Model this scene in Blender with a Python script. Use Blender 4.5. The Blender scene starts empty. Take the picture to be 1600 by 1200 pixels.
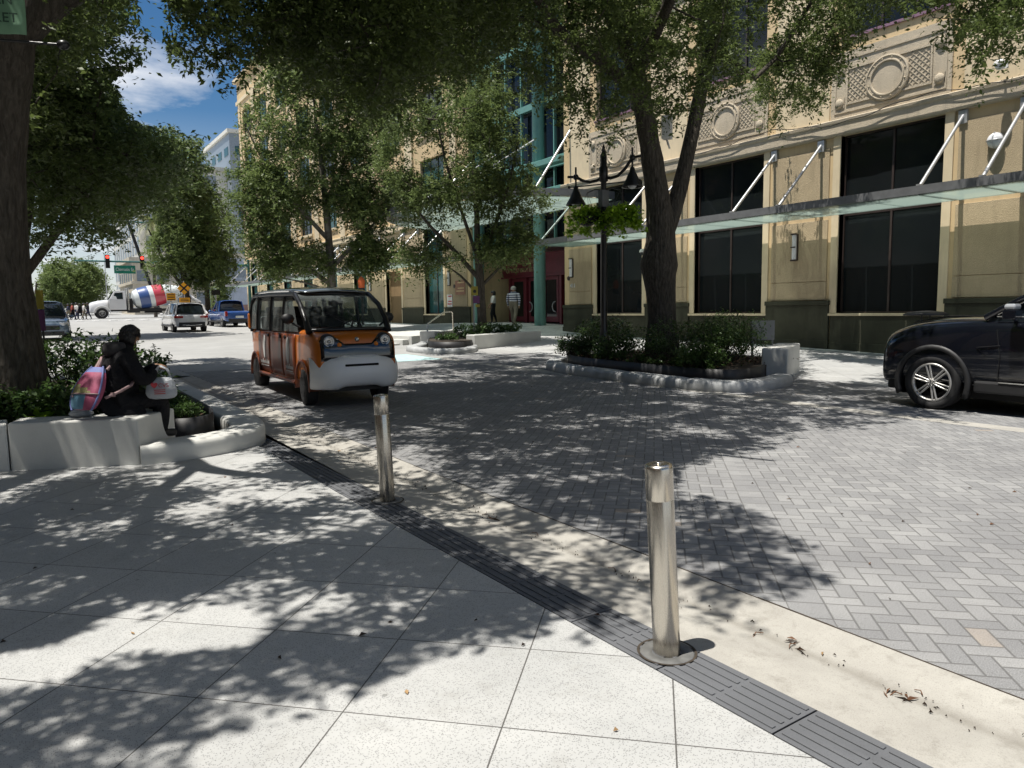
import bpy, bmesh, math, random
import numpy as np
from mathutils import Vector, Matrix
PI = math.pi
R = math.radians
random.seed(7)
SC = bpy.context.scene
COL = SC.collection

# ------------------------------------------------------------------ objects
def tag(o, label=None, cat=None, group=None, kind=None):
    if label: o['label'] = label
    if cat: o['category'] = cat
    if group: o['group'] = group
    if kind: o['kind'] = kind
    return o

def thing(name, label, cat, loc=(0, 0, 0), rz=0.0, group=None):
    o = bpy.data.objects.new(name, None)
    o.empty_display_size = .2
    COL.objects.link(o)
    o.location = loc
    o.rotation_euler = (0, 0, rz)
    return tag(o, label, cat, group)

def copy_tree(o, parent=None):
    c = o.copy(); COL.objects.link(c); c.parent = parent
    for ch in list(o.children): copy_tree(ch, c)
    return c

class MB:
    """collects shapes, links them as one mesh object"""
    def __init__(s): s.v = []; s.f = []; s.m = []; s.sm = []; s.cur = 0; s.M = None
    def add(s, vs, fs, smooth=False):
        n = len(s.v)
        if s.M is not None: vs = [tuple(s.M @ Vector(p)) for p in vs]
        s.v += [tuple(p) for p in vs]
        for f in fs:
            s.f.append([i + n for i in f]); s.m.append(s.cur); s.sm.append(smooth)
        return s
    def box(s, x0, y0, z0, x1, y1, z1):
        if x0 > x1: x0, x1 = x1, x0
        if y0 > y1: y0, y1 = y1, y0
        if z0 > z1: z0, z1 = z1, z0
        vs = [(x0,y0,z0),(x1,y0,z0),(x1,y1,z0),(x0,y1,z0),(x0,y0,z1),(x1,y0,z1),(x1,y1,z1),(x0,y1,z1)]
        return s.add(vs, [(0,3,2,1),(4,5,6,7),(0,1,5,4),(1,2,6,5),(2,3,7,6),(3,0,4,7)])
    def prism(s, pts, z0, z1, smooth=False):
        n = len(pts)
        a = sum(pts[i][0]*pts[(i+1)%n][1]-pts[(i+1)%n][0]*pts[i][1] for i in range(n))
        if a < 0: pts = pts[::-1]
        vs = [(x, y, z0) for x, y in pts] + [(x, y, z1) for x, y in pts]
        s.add(vs, [list(range(n))[::-1], list(range(n, 2*n))])
        n0 = len(s.v) - 2*n
        for i in range(n):
            j = (i+1) % n
            s.f.append([n0+i, n0+j, n0+n+j, n0+n+i]); s.m.append(s.cur); s.sm.append(smooth)
        return s
    def tube(s, pts, rad, n=8, cap=True, smooth=True):
        pts = [Vector(p) for p in pts]
        if not hasattr(rad, '__len__'): rad = [rad]*len(pts)
        vs = []; up = None
        for i, p in enumerate(pts):
            t = (pts[min(i+1, len(pts)-1)] - pts[max(i-1, 0)])
            if t.length < 1e-9: t = Vector((0, 0, 1))
            t.normalize()
            if up is None: up = t.orthogonal().normalized()
            else:
                up = up - t*up.dot(t)
                up = up.normalized() if up.length > 1e-6 else t.orthogonal().normalized()
            b = t.cross(up)
            for k in range(n):
                a = 2*PI*k/n
                vs.append(p + (up*math.cos(a) + b*math.sin(a))*rad[i])
        fs = []
        for i in range(len(pts)-1):
            for k in range(n):
                k2 = (k+1) % n
                fs.append((i*n+k, i*n+k2, (i+1)*n+k2, (i+1)*n+k))
        s.add(vs, fs, smooth)
        if cap:
            s.add(vs[:n], [list(range(n))[::-1]]); s.add(vs[-n:], [list(range(n))])
        return s
    def cyl(s, p0, p1, r, n=16, r1=None, smooth=True): return s.tube([p0, p1], [r, r if r1 is None else r1], n, True, smooth)
    def lathe(s, prof, c=(0, 0, 0), n=20, axis='z', smooth=True, cap=True):
        vs = []
        for r, h in prof:
            for k in range(n):
                a = 2*PI*k/n; x, y = r*math.cos(a), r*math.sin(a)
                p = (x, y, h) if axis == 'z' else ((h, x, y) if axis == 'x' else (y, h, x))
                vs.append((p[0]+c[0], p[1]+c[1], p[2]+c[2]))
        fs = []
        for i in range(len(prof)-1):
            for k in range(n):
                k2 = (k+1) % n
                fs.append((i*n+k, i*n+k2, (i+1)*n+k2, (i+1)*n+k))
        s.add(vs, fs, smooth)
        if cap:
            if prof[0][0] > 1e-5: s.add(vs[:n], [list(range(n))[::-1]])
            if prof[-1][0] > 1e-5: s.add(vs[-n:], [list(range(n))])
        return s
    def ball(s, c, r, n=12, sc=(1, 1, 1)):
        m = max(4, n//2)
        prof = [(max(1e-6, math.sin(PI*i/m)), -math.cos(PI*i/m)) for i in range(m+1)]
        vs = []; fs = []
        for q, h in prof:
            for k in range(n):
                a = 2*PI*k/n
                vs.append((c[0]+r*sc[0]*q*math.cos(a), c[1]+r*sc[1]*q*math.sin(a), c[2]+r*sc[2]*h))
        for i in range(m):
            for k in range(n):
                k2 = (k+1) % n
                fs.append((i*n+k, i*n+k2, (i+1)*n+k2, (i+1)*n+k))
        return s.add(vs, fs, True)
    def loft(s, rings, closed=True, cap=True, smooth=True):
        n = len(rings[0]); vs = [p for r in rings for p in r]; fs = []
        for i in range(len(rings)-1):
            for k in range(n if closed else n-1):
                k2 = (k+1) % n
                fs.append((i*n+k, i*n+k2, (i+1)*n+k2, (i+1)*n+k))
        s.add(vs, fs, smooth)
        if cap and closed:
            s.add(rings[0], [list(range(n))[::-1]], smooth); s.add(rings[-1], [list(range(n))], smooth)
        return s
    def build(s, name, mat, parent=None, bevel=0, sub=0, weld=False, solid=0, sharp=None):
        me = bpy.data.meshes.new(name)
        me.from_pydata(s.v, [], s.f)
        mats = mat if isinstance(mat, (list, tuple)) else [mat]
        for m in mats: me.materials.append(m)
        me.polygons.foreach_set('material_index', [min(k, len(mats)-1) for k in s.m])
        me.polygons.foreach_set('use_smooth', s.sm)
        me.update()
        o = bpy.data.objects.new(name, me); COL.objects.link(o); o.parent = parent
        if weld or sub or solid:
            bm = bmesh.new(); bm.from_mesh(me)
            bmesh.ops.remove_doubles(bm, verts=bm.verts, dist=1e-5)
            bmesh.ops.recalc_face_normals(bm, faces=bm.faces)
            bm.to_mesh(me); bm.free()
        if solid:
            m = o.modifiers.new('s', 'SOLIDIFY'); m.thickness = solid; m.offset = 0
        if sub:
            m = o.modifiers.new('u', 'SUBSURF'); m.levels = sub; m.render_levels = sub
        if bevel:
            m = o.modifiers.new('b', 'BEVEL'); m.width = bevel; m.segments = 2; m.limit_method = 'ANGLE'; m.angle_limit = R(40)
        return o

def bake(o):
    """apply an object's modifiers"""
    dg = bpy.context.evaluated_depsgraph_get(); dg.update()
    me = bpy.data.meshes.new_from_object(o.evaluated_get(dg), depsgraph=dg)
    o.modifiers.clear(); o.data = me
    return o

def cut(o, cutters):
    """subtract closed meshes (deleted afterwards)"""
    for c in cutters:
        m = o.modifiers.new('c', 'BOOLEAN'); m.operation = 'DIFFERENCE'; m.object = c; m.solver = 'EXACT'
    bake(o)
    for c in cutters: bpy.data.objects.remove(c)
    return o

def text(s, size, mat, parent, loc, rot, name='lettering', ext=.004, align='CENTER', sx=1.0):
    cu = bpy.data.curves.new(name, 'FONT'); cu.body = s; cu.size = size; cu.extrude = ext
    cu.align_x = align; cu.align_y = 'CENTER'
    o = bpy.data.objects.new(name, cu); COL.objects.link(o)
    dg = bpy.context.evaluated_depsgraph_get(); dg.update()
    me = bpy.data.meshes.new_from_object(o.evaluated_get(dg), depsgraph=dg)
    bpy.data.objects.remove(o)
    me.materials.clear(); me.materials.append(mat)
    o = bpy.data.objects.new(name, me); COL.objects.link(o); o.parent = parent
    o.location = loc; o.rotation_euler = rot; o.scale = (sx, 1, 1)
    return o

# ------------------------------------------------------------------ materials
class NT:
    def __init__(s, name):
        s.mat = bpy.data.materials.new(name); s.mat.use_nodes = True
        s.t = s.mat.node_tree; s.n = s.t.nodes; s.l = s.t.links
        s.b = s.n['Principled BSDF']; s.out = s.n['Material Output']
    def new(s, ty, **k):
        x = s.n.new(ty)
        for a, b in k.items(): setattr(x, a, b)
        return x
    def put(s, node, i, v):
        if v is None: return
        sk = node.inputs[i]
        if hasattr(v, 'is_output') or isinstance(v, bpy.types.NodeSocket): s.l.new(v, sk)
        else: sk.default_value = v
    def m(s, op, a, b=None, c=None):
        x = s.new('ShaderNodeMath', operation=op)
        s.put(x, 0, a); s.put(x, 1, b); s.put(x, 2, c)
        return x.outputs[0]
    def mix(s, f, a, b, ty='MIX'):
        x = s.new('ShaderNodeMix', data_type='RGBA', blend_type=ty)
        s.put(x, 0, f)
        for i, v in ((6, a), (7, b)):
            if isinstance(v, tuple) and len(v) == 3: v = v + (1,)
            s.put(x, i, v)
        return x.outputs[2]
    def ramp(s, f, stops):
        x = s.new('ShaderNodeValToRGB'); e = x.color_ramp.elements
        while len(e) < len(stops): e.new(.5)
        for k, (p, c) in enumerate(stops):
            e[k].position = p; e[k].color = (c if len(c) == 4 else tuple(c)+(1,)) if hasattr(c, '__len__') else (c, c, c, 1)
        s.put(x, 0, f)
        return x.outputs[0]
    def coord(s, world=False):
        if world: return s.new('ShaderNodeNewGeometry').outputs['Position']
        return s.new('ShaderNodeTexCoord').outputs['Object']
    def noise(s, vec, scale, detail=3, rough=.55, dist=0):
        x = s.new('ShaderNodeTexNoise'); s.put(x, 'Vector', vec)
        x.inputs['Scale'].default_value = scale; x.inputs['Detail'].default_value = detail
        x.inputs['Roughness'].default_value = rough; x.inputs['Distortion'].default_value = dist
        return x.outputs[0]
    def vor(s, vec, scale, feat='F1', out='Distance'):
        x = s.new('ShaderNodeTexVoronoi', feature=feat); s.put(x, 'Vector', vec); x.inputs['Scale'].default_value = scale
        return x.outputs[out]
    def sep(s, v):
        x = s.new('ShaderNodeSeparateXYZ'); s.put(x, 0, v); return x.outputs
    def comb(s, a, b, c=0.0):
        x = s.new('ShaderNodeCombineXYZ'); s.put(x, 0, a); s.put(x, 1, b); s.put(x, 2, c); return x.outputs[0]
    def bump(s, h, strength=.3, dist=.01):
        x = s.new('ShaderNodeBump'); s.put(x, 'Height', h)
        x.inputs['Strength'].default_value = strength; x.inputs['Distance'].default_value = dist
        s.l.new(x.outputs[0], s.b.inputs['Normal'])
    def setp(s, **k):
        for a, v in k.items():
            a = {'col': 'Base Color', 'rough': 'Roughness', 'metal': 'Metallic', 'spec': 'Specular IOR Level', 'coat': 'Coat Weight',
                 'trans': 'Transmission Weight', 'alpha': 'Alpha', 'ior': 'IOR', 'em': 'Emission Color', 'ems': 'Emission Strength', 'aniso': 'Anisotropic'}[a]
            if isinstance(v, tuple) and len(v) == 3: v = v + (1,)
            s.put(s.b, a, v)
        return s.mat

def pm(name, col, rough=.6, metal=0, var=.15, scale=4, bump=0, bscale=60, spec=.5, coat=0, world=False, dirt=0):
    t = NT(name); c = t.coord(world)
    n = t.noise(c, scale, 5, .6)
    lo = tuple(x*(1-var) for x in col); hi = tuple(min(1, x*(1+var)) for x in col)
    cc = t.mix(t.ramp(n, [(.3, 0), (.7, 1)]), lo, hi)
    if dirt:
        d = t.ramp(t.noise(c, scale*.35, 6, .7), [(.5, 0), (.8, 1)])
        cc = t.mix(t.m('MULTIPLY', d, dirt), cc, tuple(x*.35 for x in col))
    if bump: t.bump(t.noise(c, bscale, 4), bump, .01)
    r = t.m('ADD', t.m('MULTIPLY', n, .12), rough-.06)
    return t.setp(col=cc, rough=r, metal=metal, spec=spec, coat=coat)

def glass_dark(name, col=(.012, .016, .018), rough=.04, spec=.5):
    t = NT(name); c = t.coord()
    t.bump(t.noise(c, .9, 2), .05, .02)
    return t.setp(col=t.mix(t.noise(c, .4), col, tuple(x*1.8 for x in col)), rough=rough, spec=spec)

def glass_thin(name, tint=(.8, .9, .88), gloss=.10, body=.0):
    """a pane seen through: transparent mixed with gloss and a little body colour"""
    t = NT(name)
    tr = t.new('ShaderNodeBsdfTransparent'); tr.inputs[0].default_value = tint + (1,)
    t.setp(col=tuple(x*.8 for x in tint), rough=.05)
    fr = t.new('ShaderNodeFresnel'); fr.inputs[0].default_value = 1.5
    f = t.m('ADD', t.m('MULTIPLY', fr.outputs[0], 1.0), gloss*.3 + body)
    mx = t.new('ShaderNodeMixShader'); t.put(mx, 0, f)
    t.l.new(tr.outputs[0], mx.inputs[1]); t.l.new(t.b.outputs[0], mx.inputs[2])
    t.l.new(mx.outputs[0], t.out.inputs[0])
    return t.mat

# ------------------------------------------------------------------ camera
F = 1140.; H = 1.6; PITCH = math.atan(120/1140.); ROLL = math.atan(.015); HEAD = R(33.9)
f0 = Vector((math.sin(HEAD), math.cos(HEAD), 0)); r0 = Vector((math.cos(HEAD), -math.sin(HEAD), 0))
FW = f0*math.cos(PITCH) + Vector((0, 0, -math.sin(PITCH))); U0 = f0*math.sin(PITCH) + Vector((0, 0, math.cos(PITCH)))
RT = r0*math.cos(ROLL) - U0*math.sin(ROLL); UP = r0*math.sin(ROLL) + U0*math.cos(ROLL)
cam = bpy.data.cameras.new('camera'); co = bpy.data.objects.new('camera', cam); COL.objects.link(co)
mm = Matrix((RT, UP, -FW)).transposed().to_4x4(); mm.translation = (0, 0, H)
co.matrix_world = mm; cam.sensor_width = 36; cam.lens = 36*F/1600; cam.clip_end = 3000; cam.clip_start = .05
SC.camera = co
def G(y): return .0118*max(0., y-6)
def npproj(P):
    d = P - np.array([0, 0, H]); w = d @ np.array(FW); w2 = np.where(w > .1, w, .1)
    return 800+F*(d @ np.array(RT))/w2, 600-F*(d @ np.array(UP))/w2, w
def inpoly(x, y, poly):
    r = np.zeros(x.shape, bool); n = len(poly)
    for i in range(n):
        x1, y1 = poly[i]; x2, y2 = poly[(i+1) % n]
        if y1 == y2: continue
        c = ((y1 > y) != (y2 > y)) & (x < (x2-x1)*(y-y1)/(y2-y1)+x1)
        r ^= c
    return r

# ------------------------------------------------------------------ light and sky
SUNV = Vector((.30, -.03, -1)).normalized()      # the way the light travels
sl = bpy.data.lights.new('sun', 'SUN'); so = bpy.data.objects.new('sun', sl); COL.objects.link(so)
sl.energy = 5.0; sl.angle = R(.47); sl.color = (1, .955, .88)
so.rotation_euler = SUNV.to_track_quat('-Z', 'Y').to_euler()
w = bpy.data.worlds.new('World'); SC.world = w; w.use_nodes = True
wt = w.node_tree; wn = wt.nodes; wl = wt.links
sky = wn.new('ShaderNodeTexSky'); sky.sky_type = 'NISHITA'; sky.sun_disc = False
sky.sun_elevation = math.asin(-SUNV.z); sky.sun_rotation = math.atan2(-SUNV.x, -SUNV.y); sky.altitude = 0; sky.air_density = 1.0; sky.dust_density = .3; sky.ozone_density = 2.5
tc = wn.new('ShaderNodeTexCoord'); sp = wn.new('ShaderNodeSeparateXYZ'); wl.new(tc.outputs['Generated'], sp.inputs[0])
dv = wn.new('ShaderNodeMath'); dv.operation = 'ADD'; wl.new(sp.outputs[2], dv.inputs[0]); dv.inputs[1].default_value = .12
dx = wn.new('ShaderNodeMath'); dx.operation = 'DIVIDE'; wl.new(sp.outputs[0], dx.inputs[0]); wl.new(dv.outputs[0], dx.inputs[1])
dy = wn.new('ShaderNodeMath'); dy.operation = 'DIVIDE'; wl.new(sp.outputs[1], dy.inputs[0]); wl.new(dv.outputs[0], dy.inputs[1])
cb = wn.new('ShaderNodeCombineXYZ'); wl.new(dx.outputs[0], cb.inputs[0]); wl.new(dy.outputs[0], cb.inputs[1])
cn = wn.new('ShaderNodeTexNoise'); wl.new(cb.outputs[0], cn.inputs['Vector']); cn.inputs['Scale'].default_value = 1.15; cn.inputs['Detail'].default_value = 8; cn.inputs['Roughness'].default_value = .58
cr = wn.new('ShaderNodeValToRGB'); cr.color_ramp.elements[0].position = .47; cr.color_ramp.elements[1].position = .66; wl.new(cn.outputs[0], cr.inputs[0])
mxx = wn.new('ShaderNodeMix'); mxx.data_type = 'RGBA'; hz = wn.new('ShaderNodeMapRange'); wl.new(sp.outputs[2], hz.inputs[0]); hz.inputs[1].default_value = .02; hz.inputs[2].default_value = .24; hz.inputs[3].default_value = .55; hz.inputs[4].default_value = 0
mxf = wn.new('ShaderNodeMath'); mxf.operation = 'MAXIMUM'; wl.new(cr.outputs[0], mxf.inputs[0]); wl.new(hz.outputs[0], mxf.inputs[1]); wl.new(mxf.outputs[0], mxx.inputs[0]); hs = wn.new('ShaderNodeHueSaturation'); hs.inputs['Saturation'].default_value = 1.3; hs.inputs['Value'].default_value = 1.25; wl.new(sky.outputs[0], hs.inputs['Color']); wl.new(hs.outputs[0], mxx.inputs[6]); mxx.inputs[7].default_value = (13.5, 13.8, 14.4, 1)
bg = wn['Background']; wl.new(mxx.outputs[2], bg.inputs[0]); bg.inputs[1].default_value = .052
SC.view_settings.view_transform = 'Standard'; SC.view_settings.look = 'None'; SC.view_settings.exposure = .43; SC.view_settings.gamma = 1
SC.cycles.max_bounces = 6; SC.cycles.diffuse_bounces = 2; SC.cycles.glossy_bounces = 3; SC.cycles.transmission_bounces = 4
SC.cycles.transparent_max_bounces = 8; SC.cycles.caustics_reflective = False; SC.cycles.caustics_refractive = False
SC.cycles.use_denoising = True
# ------------------------------------------------------------------ ground materials
def m_terrazzo():
    t = NT('white terrazzo paving'); p = t.coord(True); x, y, z = t.sep(p)
    s = t.m('ADD', x, y); d = t.m('SUBTRACT', y, x)
    def joint(v, off):
        q = t.m('DIVIDE', t.m('SUBTRACT', v, off), .92)
        fr = t.m('ABSOLUTE', t.m('SUBTRACT', q, t.m('ROUND', q)))
        return t.m('LESS_THAN', t.m('MULTIPLY', fr, .92*.7071), .0032)
    j = t.m('MAXIMUM', joint(s, 3.65), joint(d, .80))
    cellr = t.new('ShaderNodeTexWhiteNoise'); t.put(cellr, 0, t.comb(t.m('FLOOR', t.m('DIVIDE', t.m('SUBTRACT', s, 3.65), .92)), t.m('FLOOR', t.m('DIVIDE', t.m('SUBTRACT', d, .8), .92))))
    sp = t.vor(p, 165, out='Color'); sr = t.new('ShaderNodeSeparateColor'); t.put(sr, 0, sp)
    spd = t.vor(p, 165)
    spk = t.m('MULTIPLY', t.m('LESS_THAN', sr.outputs[0], .34), t.m('LESS_THAN', spd, .46))
    base = t.mix(t.ramp(t.noise(p, 1.3, 6, .65), [(.35, 0), (.7, 1)]), (.385, .39, .385), (.485, .487, .476))
    base = t.mix(t.m('MULTIPLY', cellr.outputs[0], .30), base, (.33, .33, .32))
    base = t.mix(t.m('MULTIPLY', t.ramp(t.noise(p, 5, 5, .7), [(.55, 0), (.75, 1)]), .38), base, (.22, .21, .19))
    gum = t.vor(p, 2.3); base = t.mix(t.m('MULTIPLY', t.m('LESS_THAN', gum, t.m('MULTIPLY', t.noise(p, 1.7, 1), .055)), .5), base, (.12, .12, .115))
    c = t.mix(t.m('MULTIPLY', spk, .55), base, (.10, .10, .10))
    c = t.mix(t.m('MULTIPLY', j, .85), c, (.05, .045, .04))
    t.bump(t.m('SUBTRACT', t.noise(p, 160, 3), j), .15, .004)
    return t.setp(col=c, rough=.62, spec=.35)

def m_pavers():
    t = NT('grey concrete pavers'); p = t.coord(True); x, y, z = t.sep(p)
    W = .10; k = .70711
    u = t.m('DIVIDE', t.m('MULTIPLY', t.m('ADD', x, y), k), W); v = t.m('DIVIDE', t.m('MULTIPLY', t.m('SUBTRACT', y, x), k), W)
    i = t.m('FLOOR', u); j = t.m('FLOOR', v); fx = t.m('SUBTRACT', u, i); fy = t.m('SUBTRACT', v, j)
    q = t.m('FLOORED_MODULO', t.m('SUBTRACT', i, j), 4)
    eq = lambda n: t.m('COMPARE', q, float(n), .4)
    isV = t.m('GREATER_THAN', q, 1.5)
    ul = t.m('ADD', fx, eq(1)); vl = t.m('ADD', fy, eq(2))
    bi = t.m('SUBTRACT', i, eq(1)); bj = t.m('SUBTRACT', j, eq(2))
    Wd = t.m('SUBTRACT', 2.0, isV); Hd = t.m('ADD', 1.0, isV)
    e = t.m('MINIMUM', t.m('MINIMUM', ul, t.m('SUBTRACT', Wd, ul)), t.m('MINIMUM', vl, t.m('SUBTRACT', Hd, vl)))
    # soldier band running at 45 degrees
    band = t.m('MULTIPLY', t.m('GREATER_THAN', v, -9.0), t.m('LESS_THAN', v, -7.0))
    bu = t.m('DIVIDE', u, 2.0); bf = t.m('SUBTRACT', bu, t.m('FLOOR', bu))
    be = t.m('MINIMUM', t.m('MULTIPLY', t.m('MINIMUM', bf, t.m('SUBTRACT', 1.0, bf)), 2.0), t.m('MINIMUM', t.m('ADD', v, 9.0), t.m('SUBTRACT', -7.0, v)))
    mixf = lambda f, a, b: t.m('ADD', t.m('MULTIPLY', a, t.m('SUBTRACT', 1.0, f)), t.m('MULTIPLY', b, f))
    e = mixf(band, e, be)
    wn_ = t.new('ShaderNodeTexWhiteNoise'); t.put(wn_, 0, t.comb(mixf(band, bi, t.m('FLOOR', bu)), mixf(band, bj, -99.0), isV))
    r1 = wn_.outputs[0]; rc = t.new('ShaderNodeSeparateColor'); t.put(rc, 0, wn_.outputs[1])
    base = t.mix(r1, (.205, .207, .21), (.31, .31, .307))
    base = t.mix(t.m('MULTIPLY', t.m('GREATER_THAN', rc.outputs[1], .997), .6), base, (.43, .34, .25))
    base = t.mix(t.ramp(t.noise(p, 1.1, 6, .6), [(.38, 0), (.66, .55)]), base, (.16, .16, .165))
    gr = t.noise(p, 170, 3, .7); base = t.mix(t.ramp(gr, [(.50, 0), (.66, .55)]), base, (.40, .40, .40)); base = t.mix(t.ramp(gr, [(.34, .5), (.48, 0)]), base, (.08, .08, .082))
    base = t.mix(t.ramp(t.noise(p, 42, 3), [(.62, 0), (.72, .4)]), base, (.09, .09, .09))
    jt = t.ramp(e, [(.028, 1), (.075, 0)])
    c = t.mix(t.m('MULTIPLY', jt, .62), base, (.07, .068, .064))
    t.bump(t.m('ADD', t.m('MULTIPLY', t.m('SUBTRACT', 1.0, jt), .8), t.m('MULTIPLY', gr, .35)), .45, .006)
    return t.setp(col=c, rough=.8, spec=.3)

M = {}
M['terrazzo'] = m_terrazzo(); M['pavers'] = m_pavers()
def m_conc(name, col, stain=.5, sc=1.6):
    t = NT(name); p = t.coord(True)
    c = t.mix(t.ramp(t.noise(p, sc, 7, .65), [(.3, 0), (.72, 1)]), tuple(v*.84 for v in col), tuple(min(1, v*1.12) for v in col))
    c = t.mix(t.m('MULTIPLY', t.ramp(t.noise(p, sc*3.1, 6, .75, .4), [(.55, 0), (.75, 1)]), stain), c, tuple(v*.45 for v in col))
    g = t.noise(p, 190, 3)
    c = t.mix(t.m('MULTIPLY', t.ramp(g, [(.55, 0), (.70, 1)]), .5), c, tuple(v*.55 for v in col))
    t.bump(g, .25, .004)
    return t.setp(col=c, rough=.8, spec=.3)
M['gutter'] = m_conc('cream concrete gutter', (.385, .37, .335), .75, 2.6)
t = NT('gutter concrete with dirt line'); p = t.coord(True); x, y, z = t.sep(p)
c = t.mix(t.ramp(t.noise(p, 2.6, 7, .65), [(.3, 0), (.72, 1)]), (.33, .315, .285), (.43, .415, .375))
c = t.mix(t.m('MULTIPLY', t.ramp(t.noise(p, 8, 6, .75, .4), [(.52, 0), (.75, 1)]), .6), c, (.19, .175, .15))
g = t.noise(p, 190, 3); c = t.mix(t.m('MULTIPLY', t.ramp(g, [(.52, 0), (.68, 1)]), .5), c, (.21, .20, .18))
dl = t.ramp(t.m('ADD', t.m('ABSOLUTE', t.m('SUBTRACT', x, 2.95)), t.m('MULTIPLY', t.noise(p, 5, 5, .7), .09)), [(.045, 1), (.105, 0)])
c = t.mix(t.m('MULTIPLY', dl, .38), c, (.14, .125, .10)); t.bump(g, .25, .004); M['gutter2'] = t.setp(col=c, rough=.8, spec=.3)
M['road'] = m_conc('pale worn road', (.34, .34, .33), .3, .6)
M['tactile'] = m_conc('dark grey tactile concrete', (.125, .13, .14), .3)
M['kerbw'] = pm('white painted concrete', (.55, .55, .52), .6, var=.08, scale=2.2, bump=.15, bscale=90, world=True, dirt=.35)
M['kerbg'] = pm('grey scuffed painted kerb', (.42, .43, .43), .6, var=.2, scale=3, bump=.2, bscale=60, world=True, dirt=.55)
M['soil'] = pm('dark soil', (.045, .035, .025), .95, var=.4, scale=20, bump=.8, bscale=60)
M['edging'] = pm('black bed edging', (.018, .018, .02), .55, var=.3, scale=3)
M['steel'] = None
t = NT('brushed stainless steel'); c = t.coord(); x, y, z = t.sep(c)
st = t.noise(t.comb(t.m('MULTIPLY', x, 60), t.m('MULTIPLY', y, 60), t.m('MULTIPLY', z, 1.5)), 6, 4)
t.bump(st, .05, .002)
M['steel'] = t.setp(col=t.mix(st, (.50, .46, .40), (.64, .60, .53)), metal=1.0, rough=t.m('ADD', t.m('MULTIPLY', st, .14), .19))
M['steel_dark'] = pm('weathered base ring', (.13, .13, .125), .7, .0, var=.3, scale=18)
M['black'] = pm('black painted metal', (.012, .012, .013), .35, 0, var=.3, scale=6)
M['bark'] = None
t = NT('bark'); c = t.coord(); x, y, z = t.sep(c)
v = t.comb(t.m('MULTIPLY', x, 7), t.m('MULTIPLY', y, 7), t.m('MULTIPLY', z, 1.6))
nb = t.noise(v, 3.2, 6, .65, .8); vb = t.vor(v, 2.6, 'F1')
t.bump(t.m('ADD', nb, vb), .9, .05)
M['bark'] = t.setp(col=t.mix(t.ramp(nb, [(.3, 0), (.7, 1)]), (.040, .034, .028), (.135, .118, .098)), rough=.9, spec=.2)
t = NT('pale smooth bark'); c = t.coord()
nb = t.noise(c, 4, 5, .6, .5); t.bump(nb, .3, .02)
M['bark_pale'] = t.setp(col=t.mix(t.ramp(nb, [(.35, 0), (.65, 1)]), (.10, .088, .07), (.26, .24, .205)), rough=.85, spec=.2)

def sheet(name, x0, x1, y0, y1, off, mat, dy=1.5, dx=None, zf=None, slab=0):
    ny = max(1, int((y1-y0)/dy)); nx = max(1, int((x1-x0)/(dx or 2.5)))
    vs = []; fs = []
    for a in range(ny+1):
        for b in range(nx+1):
            xx = x0+(x1-x0)*b/nx; yy = y0+(y1-y0)*a/ny
            vs.append((xx, yy, G(yy)+off+(zf(xx, yy) if zf else 0)))
    for a in range(ny):
        for b in range(nx):
            q = a*(nx+1)+b; fs.append((q, q+1, q+nx+2, q+nx+1))
    mb = MB(); mb.add(vs, fs)
    o = mb.build(name, mat); tag(o, kind='structure'); return o
def sstep(a, b, v):
    v = max(0, min(1, (v-a)/(b-a))); return v*v*(3-2*v)
def walk(x, y): return .10*sstep(13.4, 16.4, x)*sstep(10, 16, y) + .10*sstep(14, 18, x)*sstep(22, 28, y) + .22*sstep(16, 18.5, x)*sstep(26.2, 28.6, y)*(1-sstep(35.5, 38, y))

sheet('ground', -140, 260, -60, 420, -.30, M['road'], dy=6, dx=20)
sheet('sidewalk', -8.9, 2.22, -7, 9.4, 0, M['terrazzo'])
sheet('sidewalk', -8.9, -.4, 9.4, 82, 0, M['terrazzo'])
sheet('planting_bed', -.4, 2.6, 9.4, 18, -.02, M['soil'])
sheet('paver_street', 3.25, 9.98, -8, 19, 0, M['pavers'])
sheet('parking_bay', 10.32, 13.4, -8, 19, 0, M['pavers'])
sheet('road', -.4, 13.4, 19.0, 84, 0, M['road'], dx=4)
sheet('road', -.4, 3.25, 18, 19, 0, M['road'])
sheet('intersection', -70, 120, 84, 128, .0, M['road'], dx=10, dy=4)
sheet('sidewalk', 13.4, 20.96, -8, 84, 0, M['terrazzo'], zf=walk, dx=.8)
sheet('entry_floor', 20.96, 27.2, 26.75, 35.3, 0, M['terrazzo'], zf=walk)
sheet('sidewalk', -70, -.4, 128, 132, .02, M['terrazzo'], dy=4); sheet('sidewalk', 13.4, 120, 128, 132, .02, M['terrazzo'], dy=4)
# cream gutter with a shallow valley
prof = [(2.505, 0), (2.70, -.004), (2.86, -.022), (2.95, -.034), (3.04, -.026), (3.24, .002)]
mb = MB(); vs = []; ys = [-8+i*.8 for i in range(34)]
for yy in ys:
    bow = 0
    for px, pz in prof: vs.append((px+bow, yy, G(yy)+pz))
n = len(prof)
mb.add(vs, [(a*n+b, a*n+b+1, (a+1)*n+b+1, (a+1)*n+b) for a in range(len(ys)-1) for b in range(n-1)], True)
tag(mb.build('gutter', M['gutter2']), kind='structure')
mb = MB()
for a in range(-2, 9):       # thin saw cuts across the gutter
    yy = a*2.4+.55; mb.box(2.51, yy-.004, G(yy)-.05, 3.24, yy+.004, G(yy)-.0345)
for a in range(60): yy = -7+a*.45; mb.box(3.236, yy, G(yy)-.03, 3.246+.003*math.sin(a*2.3), yy+.45, G(yy)+.0035)
tag(mb.build('gutter_joint', M['soil']), kind='structure')
sheet('cream_strip', 9.984, 10.316, -8, 19, .001, M['gutter'])
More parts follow.
